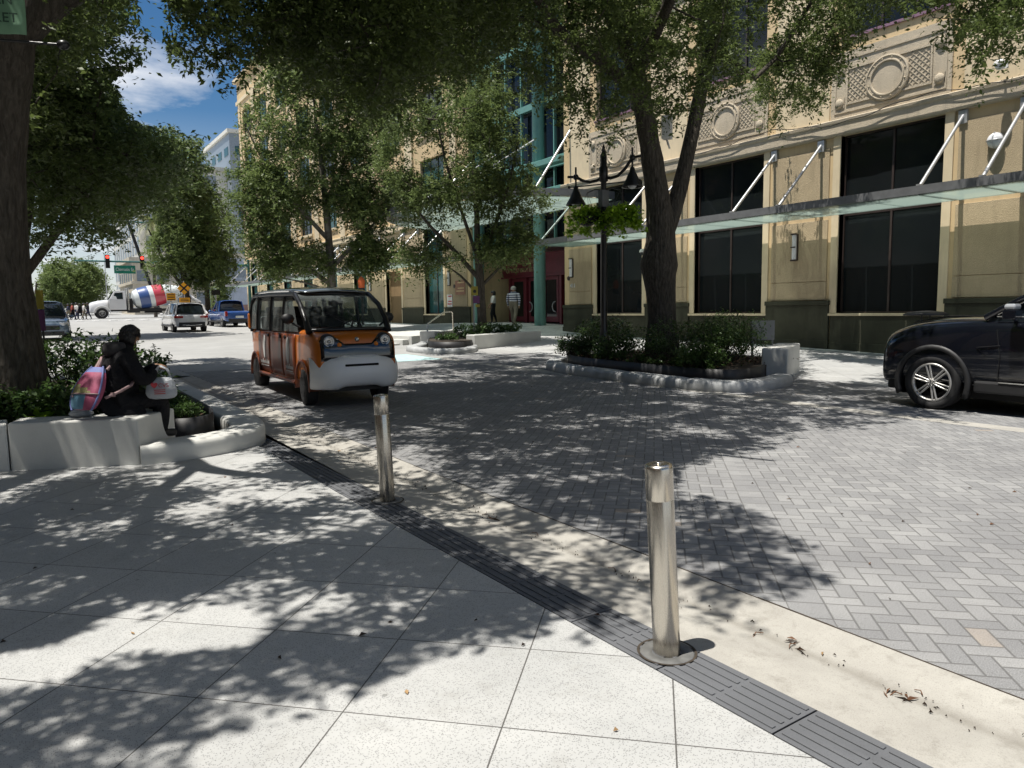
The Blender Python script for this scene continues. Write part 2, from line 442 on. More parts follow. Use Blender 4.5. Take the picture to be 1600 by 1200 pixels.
# tactile strip: slabs with raised bars
mb = MB(); yy = -6.2; k = 0
while yy < 9.0:
    mb.box(2.224, yy+.004, -.06, 2.501, yy+.596, .004)
    for q in range(5):
        xx = 2.258+q*.0525
        for (a, b) in ((yy+.02, yy+.29), (yy+.31, yy+.58)):
            mb.prism([(xx-.011, a), (xx+.011, a), (xx+.011, b), (xx-.011, b)], .004, .0095)
    yy += .6
o = tag(mb.build('tactile_paving', M['tactile'], bevel=.002), kind='structure')
mb = MB(); mb.box(2.2, -8, -.1, 2.506, 9.2, -.012); tag(mb.build('tactile_joint', M['soil']), kind='structure')
# old tyre and drip stains live in the pavers' own material; manhole-like utility lid in the pavers
# pale blue painted patch on the paving by the steps
M['bluep'] = pm('faded pale blue road paint', (.42, .60, .60), .7, var=.2, scale=9, world=True, dirt=.4)
mb = MB(); mb.add([(8.6, 18.4, .155), (10.0, 18.4, .155), (10.0, 20.8, .185), (8.6, 20.8, .185)], [(0, 1, 2, 3)])
tag(mb.build('road_marking', M['bluep']), kind='structure')
# crossing bars far away
M['wpaint'] = pm('worn white road paint', (.75, .75, .73), .7, var=.15, scale=5, world=True)
mb = MB()
for q in range(9): x0 = .4+q*1.4; mb.box(x0, 80.5, G(81)+.002, x0+.6, 83.5, G(83)+.008)
tag(mb.build('crosswalk', M['wpaint']), kind='structure')

# ------------------------------------------------------------------ bollards
def bollard(loc, label, lean):
    b = thing('bollard', label, 'bollard', loc, 0, 'steel bollards along the tactile strip')
    m = MB(); m.lathe([(.055, -.02), (.062, 0), (.062, .738), (.0612, .740), (.0612, .744), (.062, .746), (.062, .885), (.058, .897), (.045, .902)], n=40)
    o = m.build('post', M['steel'], b); o.rotation_euler = (0, lean, 0)
    m = MB(); m.lathe([(.001, .908), (.012, .908), (.013, .902), (.013, .90)], n=16, cap=False); m.box(-.03, -.003, .902, .03, .003, .9045)
    o = m.build('cap', M['steel'], o)
    m = MB(); m.lathe([(.066, .0045), (.070, .011), (.118, .011), (.124, .0045)], n=40, cap=False)
    m.build('base_ring', M['steel_dark'], b)
    m = MB(); m.lathe([(.125, .0098), (.137, .0102)], n=40, cap=False); m.build('joint_ring', M['soil'], b)
    return b
bollard((2.375, 2.285, 0), 'steel bollard nearest the camera, with a visible seam near its top', R(-3.9))
bollard((2.455, 5.545, 0), 'farther steel bollard, in the tree shade in front of the orange shuttle cart', R(-2.0))
# ------------------------------------------------------------------ planters
def arc(cx, cy, r, a0, a1, n=8): return [(cx+r*math.cos(R(a0+(a1-a0)*i/n)), cy+r*math.sin(R(a0+(a1-a0)*i/n))) for i in range(n+1)]
def offset_path(pts, d):
    out = []
    for i in range(len(pts)):
        a = Vector(pts[max(0, i-1)]); b = Vector(pts[min(len(pts)-1, i+1)]); t = (b-a).normalized()
        out.append((pts[i][0]-t.y*d, pts[i][1]+t.x*d))
    return out
def resample(pts, step):
    out = [Vector(pts[0])]
    for a, b in zip(pts, pts[1:]):
        a, b = Vector(a), Vector(b); L = (b-a).length; n = max(1, round(L/step))
        for i in range(1, n+1): out.append(a.lerp(b, i/n))
    return [tuple(p) for p in out]
def smooth_path(pts, it=3):
    for _ in range(it):
        q = [pts[0]]
        for a, b in zip(pts, pts[1:]):
            q += [(a[0]*.75+b[0]*.25, a[1]*.75+b[1]*.25), (a[0]*.25+b[0]*.75, a[1]*.25+b[1]*.75)]
        pts = q+[pts[-1]]
    return pts
def kerb(name, path, w, h, mat, parent, zoff=0, joints=0, r=.07):
    """rounded kerb swept along a path (its outer foot line); w runs to the left of the path"""
    prof = [(0, -.1), (0, h-r), (r*.3, h-r*.3), (r, h), (w-r, h), (w-r*.3, h-r*.3), (w, h-r), (w, -.1)]
    rings = []
    for i, (x, y) in enumerate(path):
        a = Vector(path[max(0, i-1)]); b = Vector(path[min(len(path)-1, i+1)]); t = (b-a).normalized(); nx, ny = -t.y, t.x
        rings.append([(x+nx*p, y+ny*p, q+G(y)+zoff) for p, q in prof])
    mb = MB(); mb.loft(rings)
    return mb.build(name, mat, parent)

def wall_block(mb, p0, p1, w, h, zb=0, side=1):
    a, b = Vector(p0), Vector(p1); t = (b-a).normalized(); n = Vector((-t.y, t.x))*w*side
    z = G(a.y)+zb
    mb.prism([tuple(a), tuple(b), tuple(b+n), tuple(a+n)], z-.15, z+h)

# left planter (nearest): low wall seat, rounded kerb, black edging
pl = thing('planter', 'long white concrete planter wall at the left that the person in black sits on', 'planter')
mb = MB()
mb.prism([(-.17, 8.84), (.945, 8.36), (1.40, 8.98), (.95, 9.30), (.62, 8.98), (-.06, 9.26)], -.05, .515)
mb.prism([(-2.3, 8.78), (-.175, 8.843), (-.17, 9.26), (-2.3, 9.26)], -.05, .51)
mb.build('seat_wall', M['kerbw'], pl, bevel=.018)
path = smooth_path([(.95, 8.31), (1.45, 8.29), (2.05, 8.50), (2.44, 8.95), (2.52, 9.8), (2.50, 11.2)], 3)
path = path + [(2.50, 12.5), (2.50, 14), (2.50, 17.6)]
kerb('kerb', path, .42, .20, M['kerbw'], pl, r=.045)
mb = MB(); e = smooth_path([(1.42, 9.18), (1.62, 9.1), (1.86, 9.3), (1.97, 9.75), (1.98, 10.6)], 3)+[(1.98, 17.5)]
rg = [[(x, y, G(y)+.02), (x, y, G(y)+.33)] for x, y in e]
mb.loft(rg, closed=False); mb.build('edging', M['edging'], pl, solid=.02)
mb = MB(); mb.prism([(-2.2, 9.2), (.6, 9.2), (1.0, 9.2), (1.42, 9.2), (1.85, 9.35), (1.95, 9.9), (1.95, 17.4), (-2.2, 17.4)], -.02, .26); mb.build('soil', M['soil'], pl)
mb = MB(); mb.box(-2.2, 9.268, .2, .60, 9.42, .44); mb.build('soil', M['soil'], pl)

# right planter round the big street tree and lamp
pr = thing('planter', 'island planter with grey scuffed kerb round the forked tree and lamp post', 'planter')
path = [(12.35, 8.62)]+smooth_path([(12.35, 8.62), (11.4, 8.28), (10.35, 8.35), (10.02, 9.4), (10.02, 11.5), (10.12, 13.4), (10.75, 14.6), (11.8, 15.2)], 3)
path = path[::-1]
# outer foot runs anticlockwise; body to its left
segs = resample(path, .2); i = 0; segn = []
cuts = [0, 5, 9, 12, 16, 23, 29, 36, len(segs)-1]
mb = MB(); prof_w, hh, rr = .40, .20, .075
prof = [(0, -.1), (0, hh-rr), (rr*.3, hh-rr*.3), (rr, hh), (prof_w-rr, hh), (prof_w-.02, hh-.03), (prof_w, -.1)]
for a, b in zip(cuts, cuts[1:]):
    sub = segs[a:b+1]; rings = []
    for i, (x, y) in enumerate(sub):
        g = a+i; p = Vector(segs[max(0, g-1)]); q = Vector(segs[min(len(segs)-1, g+1)]); t = (q-p).normalized()
        inset = .014 if i in (0, len(sub)-1) else 0
        rings.append([(x-t.y*(u if u > .01 else inset)+(t.x*.004 if i == 0 else (-t.x*.004 if i == len(sub)-1 else 0)), y+t.x*(u if u > .01 else inset)+(t.y*.004 if i == 0 else (-t.y*.004 if i == len(sub)-1 else 0)), v-(inset if v > 0 else 0)+G(y)) for u, v in prof])
    mb.loft(rings)
mb.build('kerb', [M['kerbg']], pr)
mb = MB(); wall_block(mb, (12.72, 9.02), (14.62, 10.05), .50, .66); mb.build('end_wall', M['kerbw'], pr, bevel=.03)
mb = MB(); wall_block(mb, (11.45, 14.55), (13.2, 16.1), .42, .58, side=-1); mb.build('end_wall', M['kerbw'], pr, bevel=.03)
mb = MB(); e = smooth_path([(12.3, 9.25), (11.5, 8.78), (10.75, 8.85), (10.52, 9.6), (10.52, 11.6), (10.6, 13.2), (11.1, 14.1), (11.6, 14.5)], 3)
mb.loft([[(x, y, G(y)+.05), (x, y, G(y)+.36)] for x, y in e], closed=False); mb.build('edging', M['edging'], pr, solid=.025)
mb = MB(); mb.prism([(x, y) for x, y in e]+[(14.2, 14.9), (14.5, 10.4)], -.05, .36); mb.build('soil', M['soil'], pr)
M['litter'] = pm('dry leaf litter', (.11, .065, .035), .8, var=.6, scale=40)

# centre planter by the entrance with the slender tree
pc = thing('planter', 'white walled planter in front of the library doors with the slender tree', 'planter')
mb = MB(); wall_block(mb, (12.85, 21.35), (16.6, 22.65), .40, .50, side=1); wall_block(mb, (12.55, 24.9), (12.9, 24.3), .4, .52, side=1)
mb.prism([(12.95, 24.35), (13.05, 24.3), (15.2, 26.6), (15.0, 26.8)], .2, .72)
mb.build('seat_wall', M['kerbw'], pc, bevel=.03)
path = smooth_path([(12.9, 21.25), (12.0, 19.9), (10.9, 19.9), (10.5, 20.9), (10.6, 22.3), (11.5, 23.2), (12.4, 24.6)], 3)
kerb('kerb', path[::-1], .38, .17, M['kerbg'], pc)
mb = MB(); e = smooth_path([(13.0, 21.8), (12.3, 20.7), (11.5, 20.7), (11.2, 21.4), (11.6, 22.4), (12.6, 24.1)], 3)
mb.loft([[(x, y, G(y)+.02), (x, y, G(y)+.33)] for x, y in e], closed=False); mb.build('edging', M['edging'], pc, solid=.03)
mb = MB(); mb.prism([(x, y) for x, y in e]+[(15.0, 26.4), (16.5, 23.1)], .1, .52); mb.build('soil', M['soil'], pc)
# far planter round the pale-barked tree
pf = thing('planter', 'farther white walled planter half hidden behind the orange cart', 'planter')
mb = MB(); wall_block(mb, (10.9, 31.3), (15.0, 32.8), .5, .6); mb.prism([(10.9, 31.8), (14.7, 33.1), (14.6, 38), (11.0, 38)], .2, .72)
mb.build('seat_wall', M['kerbw'], pf, bevel=.03)
path = smooth_path([(14.9, 32.4), (11.5, 30.8), (10.3, 31.4), (10.4, 38)], 3)
kerb('kerb', path[::-1], .38, .16, M['kerbg'], pf)

# low steps and their terrace between the planters
st = thing('steps', 'low white concrete steps up to the library terrace beside the centre planter', 'steps')
mb = MB()
for k in range(3): mb.prism([(11.6+k*.38, 25.2), (16.5, 28.2), (16.5, 31.9), (11.0+k*.38, 30.6)], .1, .30+k*.13)
mb.build('treads', M['kerbw'], st, bevel=.012)
rl = thing('handrail', 'bent steel handrail beside the white steps', 'handrail', (0, 0, 0))
mb = MB(); z0 = .5
P = [(12.9, 24.95, .50), (12.95, 25.0, .98), (13.0, 25.05, 1.03), (14.2, 25.95, 1.44), (14.35, 26.05, 1.46), (14.75, 26.35, 1.46), (14.86, 26.43, 1.40), (14.9, 26.46, .50)]
mb.tube(P, .026, 10); mb.build('rail', M['steel'], rl)
# ------------------------------------------------------------------ building materials
def m_stucco(name, col, agg=0, var=.1):
    t = NT(name); p = t.coord(True)
    x, y, z = t.sep(p)
    c = t.mix(t.ramp(t.noise(p, .8, 6, .6), [(.35, 0), (.7, 1)]), tuple(v*(1-var) for v in col), tuple(min(1, v*(1+var)) for v in col))
    streak = t.ramp(t.noise(t.comb(t.m('MULTIPLY', x, 3.0), t.m('MULTIPLY', y, 3.0), t.m('MULTIPLY', z, .35)), 1.6, 5, .7), [(.5, 0), (.75, 1)])
    c = t.mix(t.m('MULTIPLY', streak, .42), c, tuple(v*.55 for v in col))
    if agg:
        g = t.vor(p, 46); c = t.mix(t.m('MULTIPLY', t.ramp(g, [(.15, 1), (.45, 0)]), .45), c, tuple(v*.45 for v in col))
        t.bump(t.m('ADD', g, t.noise(p, 120, 2)), .6, .012)
    else:
        t.bump(t.noise(p, 140, 3), .25, .005)
    return t.setp(col=c, rough=.85, spec=.25)
M['cream'] = m_stucco('smooth cream stucco', (.67, .51, .30))
M['cream2'] = m_stucco('pale cream stucco', (.72, .60, .41))
M['agg'] = m_stucco('rough tan aggregate', (.50, .40, .26), 1)
M['agg2'] = m_stucco('rough grey tan aggregate', (.56, .48, .36), 1)
M['stone'] = m_stucco('dark green stone', (.062, .062, .042), 0, .3)
M['win'] = glass_dark('dark window glass', (.008, .010, .011), .03, .34)
M['win_teal'] = glass_dark('teal window glass', (.02, .06, .06), .06)
M['wframe'] = pm('dark bronze window frame', (.045, .032, .028), .4)
M['maroon'] = pm('maroon painted metal', (.19, .028, .045), .45, var=.15)
M['purple'] = pm('mauve coping', (.25, .14, .20), .6)
M['teal'] = pm('pale teal painted steel', (.14, .30, .265), .42, var=.1, scale=2)
M['gsteel'] = pm('grey painted steel', (.17, .175, .18), .45, .2, var=.15)
M['strut'] = pm('pale galvanised steel', (.55, .56, .57), .35, .6, var=.1)
M['lamp'] = pm('frosted lamp glass', (.75, .76, .78), .3)
M['white'] = pm('white enamel', (.72, .72, .70), .4)
M['brown'] = m_stucco('brown panel', (.23, .155, .08))
t = NT('frosted canopy glass')
tr = t.new('ShaderNodeBsdfTranslucent'); tr.inputs[0].default_value = (.46, .53, .50, 1)
tp = t.new('ShaderNodeBsdfTransparent'); tp.inputs[0].default_value = (.78, .86, .83, 1)
m1 = t.new('ShaderNodeMixShader'); m1.inputs[0].default_value = .55; t.l.new(tr.outputs[0], m1.inputs[1]); t.l.new(tp.outputs[0], m1.inputs[2])
t.setp(col=(.32, .38, .36), rough=.25)
m2 = t.new('ShaderNodeMixShader'); m2.inputs[0].default_value = .18; t.l.new(m1.outputs[0], m2.inputs[1]); t.l.new(t.b.outputs[0], m2.inputs[2]); t.l.new(m2.outputs[0], t.out.inputs[0])
M['frost'] = t.mat

X0 = 21.0
lib = thing('library_building', 'cream stucco library with dark windows, glass canopies and teal entrance columns', 'building', (X0, 0, 0))
# local x: 0 at the facade plane, + inwards.
def wall_with_holes(mb, y0, y1, z0, z1, holes, x0=0., x1=.45):
    """facade slab split into boxes round its openings (y0,y1,z0,z1)"""
    ys = sorted(set([y0, y1]+[h[0] for h in holes]+[h[1] for h in holes])); ys = [y for y in ys if y0 <= y <= y1]
    for a, b in zip(ys, ys[1:]):
        m = (a+b)/2; hs = sorted([h for h in holes if h[0] < m < h[1]], key=lambda h: h[2]); z = z0
        for h in hs:
            if h[2] > z: mb.box(x0, a, z, x1, b, h[2])
            z = max(z, h[3])
        if z < z1: mb.box(x0, a, z, x1, b, z1)

def window(parent, y0, y1, z0, z1, mull=(.5,), rails=(), glass='win', depth=.24, fr='wframe', fw=.055):
    mb = MB(); x = depth
    mb.box(x-.05, y0, z0, x+.03, y1, z0+fw); mb.box(x-.05, y0, z1-fw, x+.03, y1, z1)
    mb.box(x-.05, y0, z0+fw, x+.03, y0+fw, z1-fw); mb.box(x-.05, y1-fw, z0+fw, x+.03, y1, z1-fw)
    for q in mull: c = y0+(y1-y0)*q; mb.box(x-.045, c-.03, z0+fw, x+.025, c+.03, z1-fw)
    for z in rails: mb.box(x-.04, y0+fw, z-.03, x+.02, y1-fw, z+.03)
    w_ = mb.build('window', M[fr], parent)
    g = MB(); g.box(x, y0+.01, z0+.01, x+.015, y1-.01, z1-.01); g.build('pane', M[glass], w_)
    return w_

BY = [(-13.0, -10.0), (-7.25, -4.25), (-1.3, 1.7), (4.45, 7.45), (10.2, 13.2), (15.95, 18.95), (21.7, 24.5)]
ZB, ZS, ZH = 1.66, 1.26, 6.6
holes = []
for a, b in BY: holes += [(a, b, ZS, ZH), (a, b, 9.42, 12.6)]
mb = MB(); wall_with_holes(mb, -14, 26.76, -.3, 16.5, holes, 0, .45)
mb.box(.45, 26.56, -.3, 6, 26.76, 16.5)      # return wall into the entrance bay
mb.box(.45, -14, 16.3, 12, 26.7, 16.5)
mb.build('wall', M['cream'], lib)
# the dark room shell behind the glass keeps daylight out
mb = MB(); mb.box(.9, -14, -.3, .95, 26.5, 16.3); mb.build('inner_wall', M['black'], lib)
for a, b in BY:
    window(lib, a, b, ZS, ZH, (.5,), (4.25,))
    if b > 3: window(lib, a, b, 9.42, 12.6, (.33, .66), ())
# stone base: tall between windows, low under them
edges = [-14.0]+[q for ab in BY for q in ab]+[26.76]
for k, (a, b) in enumerate(zip(edges, edges[1:])):
    mb = MB()
    if k % 2 == 0:
        a2, b2 = a+.22, b-.22
        if k == 0: a2 = a
        if b == 26.76: b2 = b+.02
        mb.box(-.10, a2, -.3, -.002, b2, ZB-.14); mb.box(-.13, a2-.02, ZB-.14, -.002, b2+.02, ZB)
        mb.box(-.125, a2-.02, -.3, -.102, b2+.02, .42+(.25 if b > 20 else 0))
    a2, b2 = (a-.18, b+.18)
    if k % 2 == 1:
        mb.box(-.06, a2, -.3, -.003, b2, ZS-.07); mb.box(-.085, a2, -.3, -.062, b2, .35+(.25 if b > 20 else 0))
    mb.build('stone_base', M['stone'], lib, bevel=.012)
for a, b in BY:   # window surrounds and sills
    mb = MB()
    mb.box(-.10, a-.24, ZS-.075, .10, b+.24, ZS)
    for s, e in ((a-.24, a), (b, b+.24)): mb.box(-.045, s, ZS+.002, .2, e, ZH)
    mb.build('window_surround', M['cream2'], lib, bevel=.01)
for k in range(2, len(edges)-1, 2):   # rough panels between the windows
    mb = MB()
    a, b = edges[k]+.36, edges[k+1]-.36
    if edges[k+1] == 26.76: b = 26.4
    mb.box(-.035, a, ZB+.02, -.001, b, 2.25); mb.box(-.035, a, 2.265, -.001, b, 4.15)
    mb.box(-.035, a, 4.5, -.001, b, 6.3)
    mb.build('rough_panel', M['agg'], lib, bevel=.008)
mb = MB()   # cornice with a shadow-casting overhang
pf_ = [(0, 6.58), (-.13, 6.60), (-.15, 6.66), (-.15, 6.93), (-.185, 6.96), (-.20, 7.04), (-.17, 7.07), (0, 7.09)]
mb.loft([[(x, y, z) for x, z in pf_] for y in (-14, 26.90)], smooth=False)
mb.build('cornice', M['agg2'], lib)
for a, b in BY: mb = MB(); mb.box(-.06, a-.1, 9.34, .2, b+.1, 9.42); mb.build('coping', M['purple'], lib)
for k in range(0, len(edges)-1, 2):
    a, b = edges[k]+.42, edges[k+1]-.42
    mb = MB(); mb.box(-.02, a, 7.1, -.001, b, 12.9); mb.build('pale_wall_panel', M['cream2'], lib, bevel=.006)
mb = MB(); mb.box(-.16, -14, 13.0, 0-.001, 26.8, 13.4); mb.build('string_course', M['cream2'], lib, bevel=.006)
def relief(yc, hw):
    mb = MB(); z0, z1 = 7.11, 9.0; y0, y1 = yc-hw, yc+hw; zc = 7.93
    mb.box(-.05, y0, z0, -.001, y1, z1)
    def fr(a, b, c, d, w, x): mb.box(x, a, c, -.052, b, c+w); mb.box(x, a, d-w, -.052, b, d); mb.box(x, a, c+w+.001, -.052, a+w, d-w-.001); mb.box(x, b-w, c+w+.001, -.052, b, d-w-.001)
    fr(y0+.12, y1-.12, z0+.13, z1-.2, .05, -.075)
    fr(y0+.5, y1-.5, z0+.34, z1-.50, .05, -.085)
    # lattice of crossing bars between the frames
    for s in (-1, 1):
        a0, a1 = (yc+.58, y1-.56) if s > 0 else (y0+.56, yc-.58); b0, b1 = z0+.40, z1-.56; st_ = .165
        n = int((a1-a0+b1-b0)/st_)+1
        for k in range(1, n):
            q = k*st_
            for flip in (0, 1):
                p = []
                ya = a0+min(q, a1-a0); za = b0+q-min(q, a1-a0)
                zb_ = b0+min(q, b1-b0); yb = a0+q-min(q, b1-b0)
                if za > b1 or yb > a1: continue
                if flip: ya, yb = a0+a1-ya, a0+a1-yb
                d = Vector((0, yb-ya, zb_-za))
                if d.length < .03: continue
                mb.tube([(-.058, ya, za), (-.058, yb, zb_)], .012, 4, False, False)
    mb.lathe([(.62, -.05), (.62, -.12), (.585, -.135), (.575, -.11), (.50, -.11), (.485, -.14), (.455, -.14), (.44, -.09), (0.001, -.10)], (0, yc, zc), 48, 'x', False, False)
    for k in range(12):
        a = 2*PI*(k+.5)/12; mb.ball((-.112, yc+.537*math.cos(a), zc+.537*math.sin(a)), .028, 8)
    for yy in (y0+.30, y1-.30):
        for zz in (z0+.42, z1-.52):
            mb.box(-.075, yy-.15, zz-.15, -.051, yy+.15, zz+.15); mb.lathe([(.13, -.076), (.13, -.10), (.10, -.125), (.03, -.14), (.001, -.14)], (0, yy, zz), 20, 'x', True, False)
    mb.build('relief_panel', M['agg2'], lib)
for a, b in BY[2:]: relief((a+b)/2+.12, 1.74)

# ---- entrance bay: recessed glass, teal columns and beams, maroon doors
E0, E1 = 26.78, 35.2
mb = MB()
for z, h in ((4.6, .25), (8.2, .5), (11.2, .3), (14.2, .3)): mb.box(.55, E0, z, .78, E1, z+h)
for y in (26.95, 28.3, 29.7, 31.0, 32.4, 33.7, 34.9): mb.box(.60, y-.04, 4.85, .74, y+.04, 16.4)
mb.build('curtain_frame', M['teal'], lib)
mb = MB(); mb.box(.9, E0, 4.6, .95, E1, 16.4); mb.build('curtain_glass', M['win'], lib)
mb = MB(); mb.box(1.05, E0, 4.6, 1.1, E1, 16.4); mb.box(1.05, E0, 16.4, 6, E1, 16.6); mb.box(.5, E0, 4.45, 2.3, E1, 4.6); mb.build('inner_wall', M['black'], lib)
for y in (29.05, 34.75):
    mb = MB(); mb.lathe([(.30, .2), (.29, .5), (.29, 15.2), (.33, 15.25)], (.25, y, 0), 32); mb.build('column', M['teal'], lib)
mb = MB(); mb.box(-.25, 26.8, 8.15, .2, E1+.3, 8.42); mb.box(-.2, 26.8, 6.95, .2, E1+.3, 7.1); mb.build('entrance_beam', M['teal'], lib, bevel=.02)
# maroon doors
DX = 2.1
mb = MB()
mb.box(DX, 26.8, 3.28, DX+.3, E1, 4.42); mb.box(DX-.10, 26.8, 3.20, DX-.002, E1, 3.30); mb.box(DX-.06, 26.8, 4.36, DX-.002, E1, 4.44)
mb.build('sign_band', M['maroon'], lib)
M['tanlet'] = pm('tan sign letters', (.50, .36, .22), .5)
text('MANDEL PUBLIC LIBRARY', .34, M['tanlet'], lib, (DX-.02, 33.15, 4.03), (PI/2, 0, -PI/2), ext=.02, sx=.92)
text('OF WEST PALM BEACH', .34, M['tanlet'], lib, (DX-.02, 33.15, 3.60), (PI/2, 0, -PI/2), ext=.02, sx=.92)
zd = .80
for (a, b) in ((30.1, 31.35), (31.5, 32.75), (33.1, 34.35)):
    mb = MB(); x = DX+.1
    mb.box(x, a, zd, x+.09, a+.16, 3.18); mb.box(x, b-.16, zd, x+.09, b, 3.18); mb.box(x, a+.16, 3.0, x+.09, b-.16, 3.18); mb.box(x, a+.16, zd, x+.09, b-.16, zd+.28)
    d = mb.build('door', M['maroon'], lib)
    mb = MB(); mb.box(x+.03, a+.155, zd+.275, x+.05, b-.155, 3.005); mb.build('pane', M['win'], d)
    mb = MB(); yh = b-.17 if a > 31 else a+.17; s = -1 if a > 31 else 1
    mb.tube([(x-.08, yh+s*.26*math.sin(PI*k/10), 1.6+.26*math.cos(PI*k/10)) for k in range(11)], .028, 8)
    mb.build('handle', M['strut'], d)
mb = MB()
for y in (29.85, 31.42, 32.95, 34.5): mb.box(DX+.02, y-.09, zd-.2, DX+.22, y+.09, 3.2)
mb.box(DX+.22, 26.8, zd-.2, DX+.30, 29.7, 3.2)
mb.build('door_frame', M['maroon'], lib)
mb = MB(); mb.box(DX+.9, 26.8, -.2, DX+.95, E1, 4.5); mb.build('inner_wall', M['black'], lib)

# ---- left wing, taller, running up the street
LB = [(38.3+5.75*k, 40.65+5.75*k) for k in range(8)]
holes = []
for k, (a, b) in enumerate(LB):
    holes.append((a, b, ZS if k != 1 else .2, ZH if k != 1 else 4.1))
    for z in (8.0, 12.0, 16.0, 20.0): holes.append((a-.3, b+.3, z, z+2.5))
mb = MB(); wall_with_holes(mb, 35.2, 83, -.3, 26.3, holes, 0, .45)
mb.box(.45, 35.2, -.3, 8, 35.5, 26.3); mb.box(.45, 82.8, -.3, 14, 83, 26.3); mb.box(.45, 35.6, 26.1, 14, 82.7, 26.3)
mb.build('wall', M['cream'], lib)
mb = MB(); mb.box(1.0, 35.6, -.3, 1.05, 82.7, 26.1); mb.build('inner_wall', M['black'], lib)
for k, (a, b) in enumerate(LB):
    if k != 1: window(lib, a, b, ZS, ZH, (.5,), (4.25,), 'win_teal')
    for z in (8.0, 12.0, 16.0, 20.0): window(lib, a-.3, b+.3, z, z+2.5, (.33, .66), (), 'win_teal' if (k+int(z)) % 3 else 'win', .2)
mb = MB(); mb.box(.3, LB[1][0], .2, .38, LB[1][1], 4.1); mb.build('side_door', M['brown'], lib)
ed = [35.2]+[q for ab in LB for q in ab]+[83]
for k in range(0, len(ed), 2):
    a, b = ed[k], ed[k+1]; mb = MB()
    mb.box(-.10, a+(.2 if k else 0), -.3, -.002, b-.2, ZB-.1); mb.box(-.13, a+(.18 if k else 0), ZB-.1, -.002, b-.18, ZB)
    mb.build('stone_base', M['stone'], lib)
for k, (a, b) in enumerate(LB):
    if k != 1: mb = MB(); mb.box(-.06, a-.19, -.3, -.003, b+.19, ZS-.07); mb.build('stone_base', M['stone'], lib)
for k in range(0, len(ed), 2):
    a, b = ed[k]+.36, ed[k+1]-.36; mb = MB()
    mb.box(-.035, a, ZB+.02, -.001, b, 2.25); mb.box(-.035, a, 2.265, -.001, b, 4.15); mb.box(-.035, a, 4.5, -.001, b, 6.3)
    mb.build('rough_panel', M['agg'], lib)
for k, (a, b) in enumerate(LB):
    mb = MB()
    if k != 1: mb.box(-.10, a-.24, ZS-.075, .10, b+.24, ZS)
    for s, e in ((a-.24, a), (b, b+.24)): mb.box(-.045, s, ZS+.002 if k != 1 else .2, .2, e, ZH)
    mb.build('window_surround', M['cream2'], lib)
    for z in (8.0, 12.0, 16.0, 20.0): mb = MB(); mb.box(-.12, a-.5, z-.2, .1, b+.5, z-.02); mb.build('window_sill', M['cream2'], lib)
mb = MB(); mb.loft([[(x, y, z) for x, z in pf_] for y in (35.1, 83.1)], smooth=False)
for z in (23.4, 25.6): mb.box(-.35 if z > 25 else -.12, 35.1, z, -.001, 83.3, z+.35)
for k in range(0, len(ed), 2): mb.box(-.12, ed[k]+1.2, 7.12, -.001, ed[k+1]-1.2, 23.4)
mb.build('cornice', M['cream2'], lib)
for a, b in LB: relief((a+b)/2, 1.2) if False else None

# ---- street canopies
def canopy(y0, y1, ys, zc=4.30, wx=2.15):
    c = MB(); c.box(-wx-.06, y0, zc-.05, -wx+.06, y1, zc+.16); c.box(-wx+.06, y0, zc-.02, -.28, y0+.08, zc+.08); c.box(-wx+.06, y1-.08, zc-.02, -.28, y1, zc+.08)
    for y in ys: c.box(-wx+.06, y-.03, zc-.04, .02, y+.03, zc+.04)
    o = c.build('canopy', M['gsteel'], lib)
    g = MB(); q = sorted([y0+.1]+list(ys)+[y1-.1])
    for a, b in zip(q, q[1:]):
        n = max(1, round((b-a)/1.45))
        for i in range(n): g.box(-wx+.02, a+(b-a)*i/n+.015, zc-.075, -.24, a+(b-a)*(i+1)/n-.015, zc-.052)
    g.build('canopy_glass', M['frost'], o)
    for y in ys:
        s = MB(); s.cyl((-wx+.02, y, zc+.12), (-.06, y, 6.42), .045, 12); s.box(-.09, y-.11, 6.22, -.001, y+.11, 6.56); s.box(-wx-.03, y-.05, zc+.10, -wx+.09, y+.05, zc+.2)
        s.build('strut', M['strut'], o)
canopy(-13.5, 26.0, (-7.7, -3.8, -1.75, 2.2, 3.99, 8.30, 9.74, 13.84, 15.53, 19.6, 21.3, 25.69))
canopy(35.6, 83.2, (37.6, 41.4, 43.4, 47.2, 49.1, 52.9, 54.9, 58.7, 60.6, 64.4, 66.4, 70.2, 72.1, 75.9, 77.9, 82.5))
# curved entrance canopy
mb = MB(); n = 28; cy, ry, rx = 30.4, 7.0, 6.2; z = 6.05
arcp = [(-rx*math.sin(PI*i/n)**.8, cy+ry*math.cos(PI*i/n)) for i in range(n+1)]
rg = []
for i, (x, y) in enumerate(arcp):
    a = Vector(arcp[max(0, i-1)]); b = Vector(arcp[min(n, i+1)]); t = (b-a).normalized(); nn = Vector((-t.y, t.x))*.05
    rg.append([(x-nn.x, y-nn.y, z), (x+nn.x, y+nn.y, z), (x+nn.x, y+nn.y, z+.28), (x-nn.x, y-nn.y, z+.28)])
mb.loft(rg, smooth=False)
for y in (25.5, 27.9, 30.4, 32.9, 35.3):
    q = math.acos(max(-1, min(1, (y-cy)/ry))); mb.box(-rx*math.sin(q)**.8+.05, y-.04, z+.0, 0, y+.04, z+.10)
for xx in (-1.6, -3.2, -4.8):
    q = math.asin((-xx/rx)**(1/.8)); mb.box(xx-.02, cy-ry*math.cos(q)+.1, z+.02, xx+.02, cy+ry*math.cos(q)-.1, z+.09)
ec = mb.build('curved_canopy', M['gsteel'], lib)
mb = MB(); mb.prism([(x*.985, cy+(y-cy)*.985) for x, y in arcp], z-.045, z-.02); mb.build('canopy_glass', M['frost'], ec)
